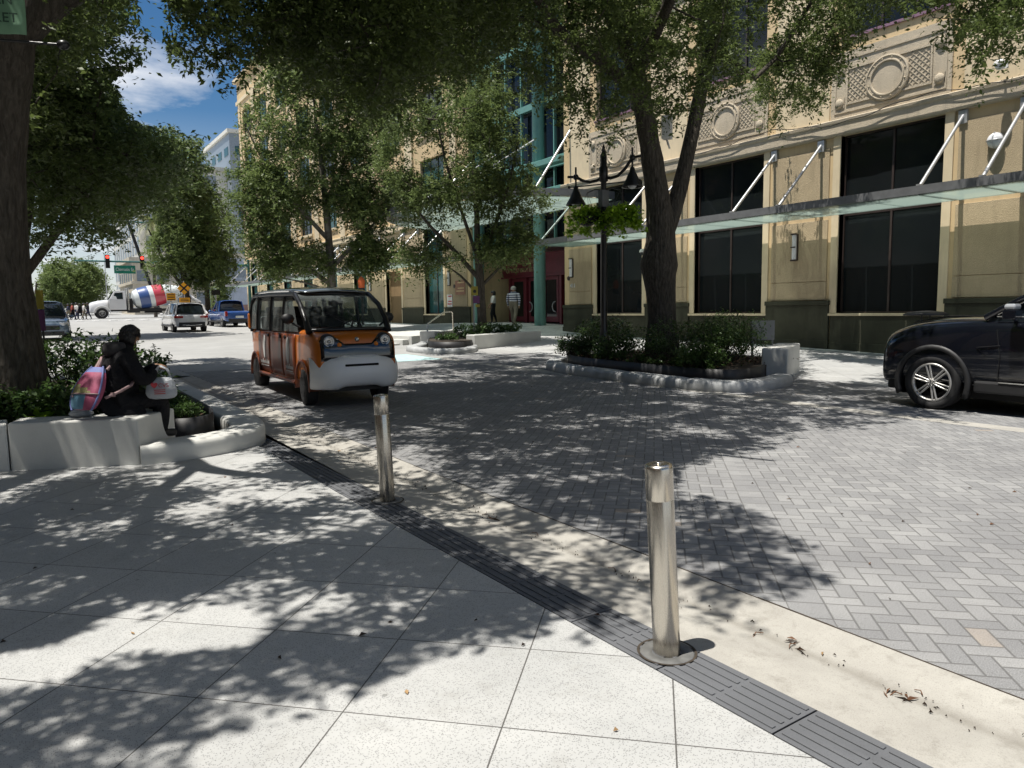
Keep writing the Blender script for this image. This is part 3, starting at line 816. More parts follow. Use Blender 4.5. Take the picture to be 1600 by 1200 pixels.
for y0_, z0_, y1_, x1_ in ((26.3, 9.5, 26.3, -2.3), (29.05, 9.6, 29.05, -5.4), (31.6, 9.6, 31.6, -5.4), (34.75, 9.6, 34.75, -3.4)):
    s = MB(); s.cyl((x1_, y1_, z+.2), (0, y0_, z0_-.1), .05, 12); s.build('strut', M['strut'], ec)

# house number and round emblem beside the doors
text('411', .26, M['lamp'], lib, (-.045, 26.12, 2.52), (PI/2, 0, -PI/2), 'house_number', .008)
mb = MB(); mb.lathe([(.10, -.036), (.10, -.055), (.075, -.055), (.075, -.042), (.001, -.042)], (0, 26.42, 2.87), 24, 'x', False, False); mb.box(-.05, 26.40, 2.80, -.043, 26.44, 2.94); mb.build('round_emblem', M['wframe'], lib)

# ---- wall lamps, cameras, notices
def sconce(y, z, label):
    o = thing('wall_lamp', label, 'wall lamp', (X0-.04, y, z), 0, 'tall wall lamps between the windows')
    m = MB(); m.box(-.07, -.09, -.42, 0, .09, .42); m.box(-.15, -.10, -.44, -.07, .10, -.39); m.box(-.15, -.10, .39, -.07, .10, .44); m.box(-.155, -.09, -.02, -.15, .09, .02); m.build('backplate', M['wframe'], o)
    m = MB(); m.lathe([(.075, -.385), (.075, .385)], (-.075, 0, 0), 16); m.build('lamp_glass', M['lamp'], o)
sconce(14.66, 3.38, 'tall frosted wall lamp on the tan panel to the right of the big tree trunk')
sconce(26.16, 3.32, 'tall frosted wall lamp above the house number by the entrance')
sconce(37.5, 3.32, 'tall frosted wall lamp left of the entrance, above a round plaque')
sconce(49.0, 3.32, 'far tall wall lamp between the brown side door and the teal window')
o = thing('bulkhead_lamp', 'round white globe wall lamp with a cross guard, at the right edge', 'wall lamp', (X0-.04, 8.92, 5.63))
m = MB(); m.lathe([(.20, -.03), (.20, -.07), (.17, -.10)], (0, 0, 0), 28, 'x'); m.build('backplate', M['strut'], o)
m = MB(); m.ball((-.09, 0, 0), .185, 24, (.75, 1, 1)); m.build('lamp_glass', M['lamp'], o)
m = MB()
for pl_ in (0, 1): m.tube([(-.09-.15*math.sin(PI*k/12), (0 if pl_ else .2*math.cos(PI*k/12)), (.2*math.cos(PI*k/12) if pl_ else 0)) for k in range(13)], .012, 6)
m.build('guard', M['strut'], o)
def camera_dome(y, z, x, label, dark=False):
    o = thing('security_camera', label, 'security camera', (x, y, z), 0, 'security cameras on the library wall')
    m = MB(); m.box(-.06, -.09, -.09, 0, .09, .09); m.tube([(-.05, 0, .03), (-.18, 0, .06), (-.24, 0, .02)], .03, 8); m.lathe([(.13, 0), (.13, .06), (.09, .12), (.03, .14)], (-.28, 0, -.04), 20); m.build('mount', M['white'], o)
    m = MB(); m.ball((-.28, 0, -.06), .10, 16); m.build('lens', M['black'] if dark else M['lamp'], o)
camera_dome(8.75, 7.40, X0-.21, 'white dome security camera on the cornice at the upper right')
camera_dome(26.35, 6.15, X0-.02, 'white dome security camera under the cornice beside the entrance canopy')
camera_dome(21.35, 3.72, X0-.05, 'black-eyed security camera left of the tree trunk under the canopy', True)
def notice(y, z, w_, h_, mats, label, name='wall_notice'):
    o = thing(name, label, 'notice', (X0-.045, y, z))
    m = MB(); m.box(-.02, -w_/2, -h_/2, 0, w_/2, h_/2); m.build('board', mats[0], o)
    m = MB()
    for k in range(4):
        if k == 1: continue
        zz = h_*(.36-.2*k); m.box(-.024, -w_*.4, zz-h_*.05, -.021, w_*(.4 if k % 2 else .25), zz+h_*.05)
    m.build('print', mats[1], o)
M['red'] = pm('red print', (.45, .04, .05), .5)
M['tanlet2'] = pm('reddish brick plaque', (.34, .17, .11), .7)
notice(38.0-.45, 2.02, .62, .74, (M['white'], M['red']), 'white notice with red print on the wall beside the teal window')
notice(36.3, 2.75, 1.1, .8, (M['tanlet2'], M['cream']), 'reddish plaque on the wall behind the slender tree', 'wall_plaque')
o = thing('wall_plaque', 'small dark round plaque under the far wall lamp', 'plaque', (X0-.04, 37.0, 2.85)); m = MB(); m.lathe([(.11, 0), (.11, -.02), (.001, -.03)], (0, 0, 0), 20, 'x', False, False); m.build('disc', M['wframe'], o)
# tangled cable along the cornice
m = MB(); pts = []
for k in range(60): y = 6+k*.22; pts.append((X0-.24, y, 7.10+.10*math.sin(y*1.3)+.32*math.exp(-((y-12.6)/2.2)**2)*-.3+.03*math.sin(y*5)))
m.tube(pts, .012, 5); o = m.build('cable', M['black']); tag(o, 'thin black cable sagging along the library cornice', 'cable')
# ------------------------------------------------------------------ buildings beyond the crossing, and across the street
M['farw'] = m_stucco('far white stucco', (.62, .61, .56))
M['farc'] = m_stucco('far cream stucco', (.60, .54, .43))
M['farg'] = pm('far grey glass', (.22, .26, .30), .3)
M['paleb'] = m_stucco('pale blue wall', (.42, .47, .55))
M['nearb'] = m_stucco('tan brick', (.26, .20, .15))
M['brick'] = m_stucco('dull red wall base', (.30, .19, .16))
def block(name, label, x0, x1, y0, y1, h, wallm, floors, nx, ny, wz=1.7, first=1.2, winm='win_teal', base=None, cor='farw', arch=False):
    b = thing(name, label, 'building', (x0, y0, 0)); W, D = x1-x0, y1-y0
    g0 = G(y0)
    m = MB(); m.box(0, 0, -.4, W, D, h+g0); m.build('wall', M[wallm], b)
    m = MB(); m.box(-.35, -.35, h+g0, W+.35, D+.35, h+g0+.6); m.box(-.2, -.2, 4.4+g0, W+.2, -.002, 4.8+g0); m.box(-.2, 0, 4.4+g0, -.002, D, 4.8+g0); m.build('cornice', M[cor], b)
    if base: m = MB(); m.box(-.08, -.08, -.4, W+.08, -.002, 1.3+g0); m.box(-.08, -.002, -.4, -.002, D, 1.3+g0); m.build('base', M[base], b)
    fh = (h-first)/floors
    wins = 0
    for f in range(floors):
        for k in range(nx):
            c = W*(k+.5)/nx; hw = W/nx*.28; z = g0+first+f*fh
            if wins > 90: continue
            m = MB(); m.box(c-hw, -.06, z, c+hw, -.003, z+wz)
            m.build('window', M[winm], b); wins += 1
        for k in range(ny):
            c = D*(k+.5)/ny; hw = D/ny*.28; z = g0+first+f*fh
            if wins > 90: continue
            m = MB(); m.box(-.06, c-hw, z, -.003, c+hw, z+wz); m.build('window', M[winm], b); wins += 1
    return b
block('office_building', 'tall white building with rows of tall windows beyond the traffic lights', 17.3, 44, 134, 172, 24, 'farw', 6, 6, 11, 2.6, 3, 'farg')
block('shop_building', 'low cream corner building with balcony columns behind the cement mixer', 14.0, 24.5, 118, 134, 7.6, 'farc', 2, 4, 6, 1.9, 1.3, 'farg', None, 'farc')
block('mural_building', 'low pale blue walled building behind the railroad crossing signs', 24.7, 52, 113, 130, 8.2, 'paleb', 1, 5, 3, 1.8, 5.3, 'farg', 'brick', 'farc')
block('glass_tower', 'grey office block with glass bands just left of the library end', 31.5, 60, 131, 150, 30, 'farg', 8, 7, 4, 1.4, 2, 'win_teal', None, 'farw')
block('apartment_block', 'low cream building past the truck on the left', -22, -3, 134, 160, 9, 'farc', 2, 5, 4, 1.8, 1.4, 'win')
# unseen near-side block, added to darken window reflections and block sky light
block('unseen_building', 'unseen tan building added on the near side for the dark library glass to reflect', -24, -9.0, -22, 78, 13, 'nearb', 3, 3, 20, 2.2, 1.2, 'win')

# ------------------------------------------------------------------ traffic signals, signs
M['sgreen'] = pm('dark teal signal mast paint', (.03, .13, .12), .4)
M['redlit'] = NT('lit red signal lens').setp(col=(.8, .05, .03), em=(1, .06, .04), ems=2.2)
M['sigy'] = pm('black signal housing', (.015, .015, .016), .4)
M['signgreen'] = pm('green street sign sheet', (.01, .20, .13), .4)
M['orange'] = pm('orange road sign sheet', (.80, .36, .01), .45, var=.05)
M['darkpaint'] = pm('black paint', (.01, .01, .01), .5)
def mast(label, x0, y, xp, z0, z1, sigs, sign=None, grp='traffic signal masts'):
    o = thing('signal_mast', label, 'signal mast', (xp, y, G(y)), 0, grp); g = G(y)
    m = MB(); m.tube([(0, 0, -.1), (0, 0, z1-g+.6)], [.16, .12], 12); m.build('pole', M['sgreen'], o)
    m = MB(); m.tube([(0, 0, z1-g), ((x0-xp)*.5, 0, (z0+z1)/2-g+.05), (x0-xp, 0, z0-g)], [.14, .11, .07], 10); m.build('arm', M['sgreen'], o)
    for x, lit in sigs:
        zz = z0+(z1-z0)*(x-x0)/(xp-x0)-g
        m = MB(); m.box(x-xp-.18, -.22, zz-.62, x-xp+.18, -.02, zz+.62); 
        for k in range(3): m.lathe([(.15, -.22), (.16, -.40)], (x-xp, 0, zz+.4-.4*k), 12, 'y', True, False)
        h = m.build('traffic_light', M['sigy'], o)
        m = MB()
        m.ball((x-xp, -.24, zz+.4), .15, 12, (1, .3, 1)); m.build('lens', M['redlit'] if lit else M['sigy'], h)
    if sign:
        a, b, zt = sign
        m = MB(); m.box(a-xp, -.05, zt-.75-g, b-xp, -.02, zt-g); s_ = m.build('street_name_sign', M['signgreen'], o)
        text('Clematis St', .42, M['white'], s_, ((a+b)/2-xp, -.058, zt-.375-g), (PI/2, 0, 0), 'lettering', .003, sx=.8)
mast('near teal signal mast arm with two red lights and a green street sign', 4.6, 78, 20.0, 6.42, 6.25, [(7.25, 1), (10.15, 1), (18.6, 0)], (7.75, 9.55, 6.05))
mast('upper dark teal signal arm farther across the crossing, against the sky', 3.8, 112, 23.0, 13.9, 13.7, [(6.0, 0)])
o = thing('crossing_sign', 'orange diamond sign with a black X and plates below, in front of the far tree', 'road sign', (10.55, 60, G(60)), 0)
m = MB(); m.cyl((0, .04, 0), (0, .04, 3.3), .04, 8); m.build('post', M['strut'], o)
m = MB(); m.M = Matrix.Translation((0, 0, 2.75)) @ Matrix.Rotation(PI/4, 4, 'Y'); m.box(-.34, -.02, -.34, .34, .0, .34); d = m.build('sign_panel', M['orange'], o)
m = MB(); m.M = Matrix.Translation((0, 0, 2.75))
for a in (PI/4, -PI/4): 
    m.M = Matrix.Translation((0, 0, 2.75)) @ Matrix.Rotation(a, 4, 'Y'); m.box(-.42, -.03 - (.004 if a > 0 else 0), -.055, .42, -.021, .055)
m.build('cross', M['darkpaint'], d)
m = MB(); m.box(-.38, -.02, 1.55, .38, 0, 2.05); d = m.build('sign_panel', M['orange'], o); m = MB()
for z in (1.68, 1.82, 1.94): m.box(-.28, -.03, z-.025, .28, -.021, z+.025)
m.build('print', M['darkpaint'], d)
o = thing('road_sign', 'small orange lettered road sign left of the diamond sign', 'road sign', (9.78, 61, G(61)), 0)
m = MB(); m.cyl((0, .04, 0), (0, .04, 2.3), .035, 8); m.build('post', M['strut'], o)
m = MB(); m.box(-.32, -.02, 1.85, .32, 0, 2.4); d = m.build('sign_panel', M['orange'], o); m = MB()
for z in (1.92, 2.1, 2.28): m.box(-.24, -.03, z-.03, .24, -.021, z+.03)
m.build('print', M['darkpaint'], d)
o = thing('street_sign', 'small black-backed sign on a white post beyond the blue pickup', 'road sign', (14.1, 66, G(66)), 0)
m = MB(); m.cyl((0, .04, 0), (0, .04, 2.6), .05, 8); m.build('post', M['white'], o)
m = MB(); m.box(-.35, -.02, 2.3, .35, 0, 2.75); m.build('sign_panel', M['darkpaint'], o)
# crane mast leaning over the far corner
o = thing('crane_boom', 'thin dark crane boom rising above the cement mixer', 'crane', (13.4, 112, G(112)))
m = MB(); m.cyl((2.8, 0, 1), (-2.2, 0, 20), .16, 6); m.cyl((3.0, 0, 1), (-2.0, 0, 20), .06, 6)
for k in range(9): q = k/9; m.cyl((2.8-5*q, 0, 1+19*q), (3.0-5*(q+.08), 0, 1+19*(q+.08)), .05, 5)
m.build('boom', M['black'], o)
# leaning white rail-crossing gate posts etc.
for k, (x, y, h, lab) in enumerate(((12.2, 76, 4.2, 'thin grey pole behind the far tree trunks'), (9.0, 100, 7.5, 'slim antenna pole against the sky between the red lights'))):
    o = thing('pole', lab, 'pole', (x, y, G(y))); m = MB(); m.tube([(0, 0, 0), (0, 0, h)], [.06, .04], 8); m.lathe([(.06, h), (.07, h+.05), (.02, h+.12)], n=8); m.build('shaft', M['strut'], o)

# ------------------------------------------------------------------ street lamp with bell shades and flower baskets
lm = thing('street_lamp', 'black twin-arm street lamp with bell shades standing in the island planter', 'street lamp', (11.2, 12.83, G(12.8)))
m = MB(); m.lathe([(.17, 0), (.17, .35), (.13, .42), (.14, .75), (.10, .85), (.078, 1.0), (.066, 3.4), (.085, 3.42), (.085, 3.5), (.066, 3.52), (.063, 4.3), (.10, 4.33), (.10, 4.62), (.075, 4.66), (.075, 4.9), (.045, 4.95), (.03, 5.08), (.001, 5.14)], n=20); m.build('pole', M['black'], lm)
dA = Vector((.46, -.89, 0))   # arms run across the view, seen from the kerb
m = MB()
for s in (1, -1):
    d = dA*s; hz = .14*(1 if s > 0 else -.0)
    P = [(0, 0, 4.42)]+[(d.x*q*.68, d.y*q*.68, 4.42-.10*math.sin(q*PI)*(1)+(.35*q*q if s > 0 else .06*q*q)) for q in (.25, .5, .75, 1)]
    m.tube(P, .036, 8)
    e = P[-1]; m.tube([(e[0], e[1], e[2]+.22), (e[0], e[1], e[2]-.22)], .022, 8); m.ball((e[0], e[1], e[2]), .07, 10); m.tube([(e[0]-d.x*.0, e[1], e[2]), (e[0]+d.x*.2, e[1]+d.y*.2, e[2]+.02)], .03, 8)
m.tube([(-dA.x*.85, -dA.y*.85, 4.26), (dA.x*.85, dA.y*.85, 4.26)], .015, 6); m.ball((-dA.x*.85, -dA.y*.85, 4.26), .035, 8); m.ball((dA.x*.85, dA.y*.85, 4.26), .035, 8)
m.build('arm', M['black'], lm)
for s in (1, -1):
    ez = 4.42+(.35 if s > 0 else .06)
    m = MB(); m.lathe([(.03, ez-.20), (.05, ez-.22), (.065, ez-.30), (.10, ez-.36), (.14, ez-.46), (.22, ez-.60), (.235, ez-.64), (.22, ez-.63)], (dA.x*.68*s, dA.y*.68*s, 0), 24, cap=False); sh = m.build('lamp_shade', M['black'], lm)
    m = MB(); m.ball((dA.x*.68*s, dA.y*.68*s, ez-.57), .11, 14); m.build('bulb', M['lamp'], sh)
m = MB(); m.box(-.10, -.07, 3.75, .10, .07, 4.12); m.build('control_box', M['gsteel'], lm)
# green cloth banner and its bar at the top left
bn = thing('banner', 'green cloth market banner with dark lettering at the top left', 'banner', (0, 0, 0))
yB = 6.2
def at(px, py, t):
    a = (px-800)/F; b = -(py-600)/F
    return Vector((0, 0, H)) + (FW+RT*a+UP*b)*t
pB = at(20, 0, 7.3); dirB = Vector((math.cos(R(-22)), math.sin(R(-22)), 0))
bn.location = (pB.x, pB.y, 0); bn.rotation_euler = (0, 0, R(-22))
zb = pB.z
M['bcloth'] = pm('green banner cloth', (.16, .30, .19), .8, var=.1, scale=8)
M['btext'] = pm('dark green lettering', (.02, .055, .035), .8)
m = MB(); n = 14
vs = []
for i in range(n+1):
    for j in range(9):
        x = -.50+.60*i/n; zz = zb-.33+.9*j/8; vs.append((x, .012*math.sin(i*.9)+.02*math.sin(j*.7), zz))
m.add(vs, [(i*9+j, (i+1)*9+j, (i+1)*9+j+1, i*9+j+1) for i in range(n) for j in range(8)], True); cl = m.build('cloth', M['bcloth'], bn, solid=.004)
text('GREEN', .13, M['btext'], cl, (-.19, -.045, zb-.02), (PI/2, 0, 0)); text('MARKET', .13, M['btext'], cl, (-.20, -.045, zb-.19), (PI/2, 0, 0))
m = MB(); m.cyl((-.9, 0, zb-.37), (.38, .02, zb-.40), .014, 8); m.build('bar', M['black'], bn); m = MB(); m.cyl((-.9, 0, zb+.6), (.3, 0, zb+.6), .014, 8); m.build('bar', M['black'], bn); m = MB(); m.ball((.42, .02, zb-.40), .05, 10, (1.3, 1, 1)); m.build('finial', M['black'], bn)
m = MB(); m.tube([(-.92, 0, 0), (-.92, 0, zb+.8)], .05, 12); m.build('pole', M['black'], bn)
# ------------------------------------------------------------------ vehicles: local +x forward, +y left, z up
def paint(name, col, rough=.22, metal=.0, coat=1.0):
    t = NT(name); c = t.coord()
    return t.setp(col=t.mix(t.noise(c, 3, 3), tuple(v*.93 for v in col), tuple(min(1, v*1.06) for v in col)), rough=rough, metal=metal, coat=coat)
M['p_white'] = paint('white car paint', (.70, .70, .70)); M['p_black'] = paint('black car paint', (.005, .006, .010), .12)
M['p_blue'] = paint('blue car paint', (.015, .07, .26), .25, .2); M['p_grey'] = paint('grey blue car paint', (.10, .14, .19), .25, .4)
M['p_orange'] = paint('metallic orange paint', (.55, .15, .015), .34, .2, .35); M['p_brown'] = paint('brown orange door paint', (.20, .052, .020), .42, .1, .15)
M['cglass'] = glass_dark('car glass', (.01, .014, .017), .03); M['tyre'] = pm('tyre rubber', (.016, .016, .017), .8, var=.3, scale=20)
M['plastic'] = pm('black plastic trim', (.014, .014, .015), .55, var=.2, scale=8); M['chrome'] = pm('satin alloy', (.58, .57, .55), .25, .95, var=.08)
M['rim'] = pm('silver alloy rim', (.50, .49, .47), .35, .6, var=.1); M['tail'] = NT('red tail lamp').setp(col=(.30, .01, .01), rough=.15, coat=1.0)
M['head'] = NT('clear headlamp').setp(col=(.55, .57, .58), rough=.12, metal=.3, coat=1.0); M['amber'] = NT('amber lamp').setp(col=(.75, .22, .02), rough=.2)
M['well'] = pm('wheel well', (.006, .006, .006), .95); M['plate'] = pm('licence plate', (.62, .64, .6), .5); M['seat'] = pm('dark seat vinyl', (.02, .021, .024), .6, var=.3)
M['cartwin'] = glass_thin('cart window film', (.50, .56, .56), .0, .0)

def section(x, zb, zm, zt, w, wt, cr=.0):
    h = [(0, zb), (w*.82, zb), (w*.96, zb+.07), (w, zb+(zm-zb)*.45), (w*.985, zm), (wt, zt-.015), (wt*.55, zt+cr*.7), (0, zt+cr)]
    return [(x, y, z) for y, z in h] + [(x, -y, z) for y, z in h[::-1][1:-1]]
def loft_obj(name, secs, mat, parent, sub=2):
    mb = MB(); mb.loft([section(*s) for s in secs]); o = mb.build(name, mat, parent, sub=sub); return o
def cylinder_obj(x, y0, y1, z, r):
    mb = MB(); mb.lathe([(r, y0), (r, y1)], (x, 0, z), 40, 'y', False); return mb.build('cutter', M['well'])
def wheel(parent, x, y, z, r, wdt, spokes=5, rimm='rim', twin=0.62, six=False):
    s = 1 if y > 0 else -1
    mb = MB(); mb.lathe([(r*.62, -wdt/2), (r*.93, -wdt/2), (r, -wdt/2+.03), (r, wdt/2-.03), (r*.93, wdt/2), (r*twin+.01, wdt/2-.01), (r*twin-.01, 0)], (0, 0, 0), 40, 'y')
    for k in range(4): a = wdt*(k-1.5)*.2; mb.lathe([(r+.002, a-.008), (r+.004, a), (r+.002, a+.008)], (0, 0, 0), 40, 'y', True, False)
    t_ = mb.build('wheel', M['tyre'], parent); t_.location = (x, y, z)
    mb = MB(); o = s*wdt*.42; ri = r*twin
    o = s*wdt*.47
    mb.lathe([(ri, o-s*.05), (ri+.008, o), (ri-.022, o+s*.004), (ri-.03, o-s*.05)], (0, 0, 0), 40, 'y', True, False)
    mb.lathe([(.0001, o-s*.005), (.055, o-s*.005), (.07, o-s*.03)], (0, 0, 0), 16, 'y')
    for k in range(spokes):
        for dd in ((-.16, .16) if six else (0,)):
            a = 2*PI*k/spokes+.3; p = Vector((math.cos(a), 0, math.sin(a))); q = Vector((-math.sin(a), 0, math.cos(a)))
            mb.tube([p*.05+q*dd*.10*r/.4+Vector((0, o-s*.02, 0)), p*(ri-.02)+q*dd*.42*r+Vector((0, o-s*.006, 0))], [.016, .014] if six else [.028, .022], 6)
        if six: mb.ball(tuple(Vector((math.cos(a), 0, math.sin(a)))*.045+Vector((0, o+s*.004, 0))), .011, 6)
    mb.build('rim', M[rimm], t_)
    mb = MB(); mb.lathe([(ri-.01, -s*wdt*.1), (.001, -s*wdt*.1)], (0, 0, 0), 24, 'y', False, False); mb.lathe([(ri*.6, 0), (.001, 0)], (0, 0, 0), 24, 'y', False, False); mb.build('brake_disc', M['well'], t_)
    return t_

def passenger_car(name, label, cat, loc, rz, pt, L=4.6, W=1.86, Hh=1.68, wb=2.7, r=.345, kind='suv', front=False, group=None):
    c = thing(name, label, cat, loc, rz, group); w = W/2; k = Hh/1.68
    xf, xr = L*.5, -L*.5; ax = wb/2+.02; bx = -wb/2
    belt = .98*k if kind != 'sedan' else .90*k; zb = .24
    if kind == 'pickup':
        S = [(xr, .42, .85, 1.02, w*.94, w*.90), (xr+.1, .36, .9, 1.10, w*.98, w*.95), (xr+1.75, .34, .95, 1.12, w, w*.95), (xr+1.9, .32, .95, 1.10, w, w*.94), (.9, .30, .95, 1.14, w, w*.92), (1.15, .30, .93, 1.14, w, w*.9), (xf-.5, .32, .9, 1.04, w*.98, w*.84), (xf-.1, .36, .8, .92, w*.92, w*.78), (xf, .42, .7, .80, w*.82, w*.7)]
    elif kind == 'suv':
        S = [(xr, .40, .72, .92, w*.80, w*.74), (xr+.09, .30, .86, 1.04*k, w*.94, w*.86), (xr+.45, .26, belt, 1.06*k, w*.99, w*.92), (-.6, zb, belt, 1.03*k, w, w*.92), (.7, zb, belt, 1.01*k, w, w*.92), (1.0, zb, belt-.02, 1.0*k, w, w*.90), (xf-.7, zb, belt-.08, .96*k, w*.99, w*.80), (xf-.14, .28, .72*k, .84*k, w*.93, w*.72), (xf, .34, .60, .70*k, w*.78, w*.62)]
    else:
        S = [(xr, .36, .70, .88, w*.80, w*.74), (xr+.12, .28, .84, .98, w*.94, w*.82), (xr+.7, .24, belt, .98, w*.99, w*.86), (-.6, .22, belt, .94, w, w*.90), (.8, .22, belt-.03, .93, w, w*.88), (xf-.7, .22, .80, .86, w*.98, w*.78), (xf-.15, .26, .64, .74, w*.90, w*.70), (xf, .32, .55, .62, w*.76, w*.6)]
    b = loft_obj('body', S, pt, c); bake(b)
    cut(b, [cylinder_obj(ax, -w-.2, w+.2, r, r+.055), cylinder_obj(bx, -w-.2, w+.2, r, r+.055)])
    # greenhouse
    if kind == 'suv': Gs = [(xr+.16, 1.02*k, 1.10*k, w*.80, w*.72), (xr+.38, 1.58*k, 1.60*k, w*.74, w*.70), (-.3, 1.64*k, 1.66*k, w*.78, w*.72), (.25, 1.60*k, 1.62*k, w*.77, w*.71), (1.05, 1.0*k, 1.02*k, w*.86, w*.80)]
    elif kind == 'sedan': Gs = [(xr+.45, .95, .98, w*.80, w*.74), (xr+1.2, Hh-.08, Hh-.05, w*.72, w*.66), (-.2, Hh-.02, Hh, w*.74, w*.66), (.25, Hh-.06, Hh-.04, w*.73, w*.66), (1.15, .90, .92, w*.84, w*.76)]
    else: Gs = [(xr+1.95, 1.10, 1.14, w*.84, w*.80), (xr+2.1, Hh-.05, Hh-.02, w*.76, w*.72), (.0, Hh-.01, Hh, w*.78, w*.72), (.35, Hh-.06, Hh-.04, w*.77, w*.71), (1.05, 1.12, 1.14, w*.86, w*.80)]
    bz = .9*k
    mb = MB(); rg = []
    for x, z1, z2, wa, wt in Gs: rg.append([(x, y, z) for y, z in [(0, bz), (w*.90, bz), (w*.90, bz+.08), (wt+.03, z1-.02), (wt*.9, z2), (0, z2+.01)]]+[(x, -y, z) for y, z in [(wt*.9, z2), (wt+.03, z1-.02), (w*.90, bz+.08), (w*.90, bz)]])
    mb.loft(rg); gh = mb.build('windows', M['cglass'], c)
    mb = MB(); rr = [g for g in Gs[1:4]]
    ring = [[(x, wt*.98+.045, z1-.07), (x, wt*.93, z2+.02), (x, wt*.5, z2+.045), (x, 0, z2+.05), (x, -wt*.5, z2+.045), (x, -wt*.93, z2+.02), (x, -wt*.98-.045, z1-.07)] for x, z1, z2, wa, wt in rr]
    x, z1, z2, wa, wt = Gs[1]; ring = [[(p[0]-.10, p[1]*.98, p[2]-.03) for p in ring[0]]]+ring
    mb.loft(ring, closed=False); mb.build('roof', pt, c, solid=.03, sub=1)
    mb = MB()
    def pil(xa, za, ya, xb, zb2, yb, rr_=.035):
        for s in (1, -1): mb.tube([(xa, ya*s, za), (xb, yb*s, zb2)], rr_, 6)
    pil(Gs[-1][0], bz+.09, w*.90, Gs[-2][0], Gs[-2][1], Gs[-2][4]+.02, .04)
    pil(Gs[0][0], bz+.09, w*.88, Gs[1][0], Gs[1][1], Gs[1][4]+.02, .05)
    pil(-.25, bz+.09, w*.905, -.28, Gs[2][1]-.02, Gs[2][4]+.035, .035)
    if kind != 'pickup': pil(xr+.85, bz+.09, w*.905, xr+.75, Gs[1][1]-.02, Gs[1][4]+.035, .04)
    mb.build('pillar', pt, c)
    mb = MB()
    for s in (1, -1): mb.tube([(xr+.45, s*(w*.992), .40), (xf-.7, s*(w*.992), .38)], .05, 6)
    mb.build('side_sill', M['plastic'], c)
    mb = MB(); mb.box(xr-.03, -w*.74, .30, xr+.12, w*.74, .56); mb.build('rear_bumper', M['plastic'], c)
    mb = MB(); mb.box(xf-.1, -w*.68, .26, xf+.015, w*.68, .44); mb.build('front_bumper', M['plastic'], c)
    mb = MB(); mb.box(xr-.035, -.26, .60 if kind != 'pickup' else .62, xr-.028, .26, .72 if kind != 'pickup' else .76); mb.build('licence_plate', M['plate'], c)
    if kind == 'suv':
        mb = MB(); mb.tube([(xr-.02, -w*.55, .42), (xr-.03, 0, .38), (xr-.02, w*.55, .42)], .025, 6); mb.build('bumper_strip', M['chrome'], c)
        mb = MB(); 
        rg = [(xr+.115, -w*.66, 1.06*k), (xr+.115, w*.66, 1.06*k), (xr+.30, w*.60, 1.48*k), (xr+.30, -w*.60, 1.48*k)]
        mb.add([(a-.05, b, c_) for a, b, c_ in rg], [(0, 1, 2, 3)]); mb.build('rear_window', M['cglass'], c, solid=.02)
    for s in (1, -1):
        mb = MB()
        if kind == 'pickup': mb.box(xr-.02, s*w*.80, .74, xr+.14, s*w*.97, 1.06)
        elif kind == 'suv': mb.prism([(xr-.0, s*w*.48), (xr-.035, s*w*.74), (xr+.12, s*w*.97), (xr+.30, s*w*.985), (xr+.2, s*w*.7)], .80*k, .93*k)
        else: mb.prism([(xr-.02, s*w*.5), (xr+.0, s*w*.76), (xr+.2, s*w*.96), (xr+.3, s*w*.8)], .72, .86)
        mb.build('tail_light', M['tail'], c, bevel=.015)
        mb = MB(); mb.prism([(xf-.05, s*w*.50), (xf-.03, s*w*.70), (xf-.32, s*w*.95), (xf-.55, s*w*.93), (xf-.4, s*w*.7)], .64*k, .78*k); mb.build('headlight', M['head'], c, bevel=.02)
        mb = MB(); mb.ball((.85, s*(w+.10), 1.02*k), .12, 10, (.6, 1, .62)); mb.tube([(.86, s*w*.9, .98*k), (.86, s*(w+.06), 1.0*k)], .025, 6); mb.build('mirror', pt, c)
    if front: mb = MB(); mb.box(xf-.02, -w*.5, .50, xf+.02, w*.5, .66*k); mb.build('grille', M['plastic'], c, bevel=.02)
    for x in (ax, bx):
        for s in (1, -1): wheel(c, x, s*(w-.13), r, r, .23)
    mb = MB(); mb.box(bx, -w*.7, .28, ax, w*.7, .5); mb.build('underbody', M['well'], c)
    return c
passenger_car('parked_suv', 'white hatchback SUV driving away, seen from behind in the middle of the road', 'car', (8.12, 46.9, G(45)), PI/2+.02, M['p_white'])
passenger_car('parked_sedan', 'white sedan just ahead of and right of the white SUV', 'car', (10.8, 59.2, G(58)), PI/2, M['p_white'], 4.7, 1.82, 1.42, 2.75, .33, 'sedan')
passenger_car('pickup_truck', 'blue pickup truck seen from behind, left of the orange cart', 'pickup', (12.3, 53.8, G(52)), PI/2+.02, M['p_blue'], 5.4, 1.92, 1.80, 3.3, .38, 'pickup')
passenger_car('parked_suv', 'grey-blue SUV parked at the left kerb facing the camera, behind the trunk', 'car', (1.02, 40.5, G(39)), -PI/2, M['p_grey'], 4.7, 1.9, 1.80, 2.8, .36, 'suv', True)

M['headd'] = NT('smoked headlamp').setp(col=(.42, .44, .46), rough=.2, metal=.1, coat=1.0)
from mathutils.bvhtree import BVHTree
def bvh(o): return BVHTree.FromPolygons([tuple(v.co) for v in o.data.vertices], [tuple(p.vertices) for p in o.data.polygons])
def patch(mb, B, rays, ncol, off=.006):
    """a skin laid on a body: rays (origin, direction) row by row, ncol per row"""
    V = []
    for o_, d_ in rays:
        d = Vector(d_).normalized(); h = B.ray_cast(Vector(o_), d)
        V.append(tuple((h[0] if h[0] is not None else Vector(o_)+d*3)-d*off))
    nr = len(rays)//ncol
    mb.add(V, [(a*ncol+b, a*ncol+b+1, (a+1)*ncol+b+1, (a+1)*ncol+b) for a in range(nr-1) for b in range(ncol-1)], True)
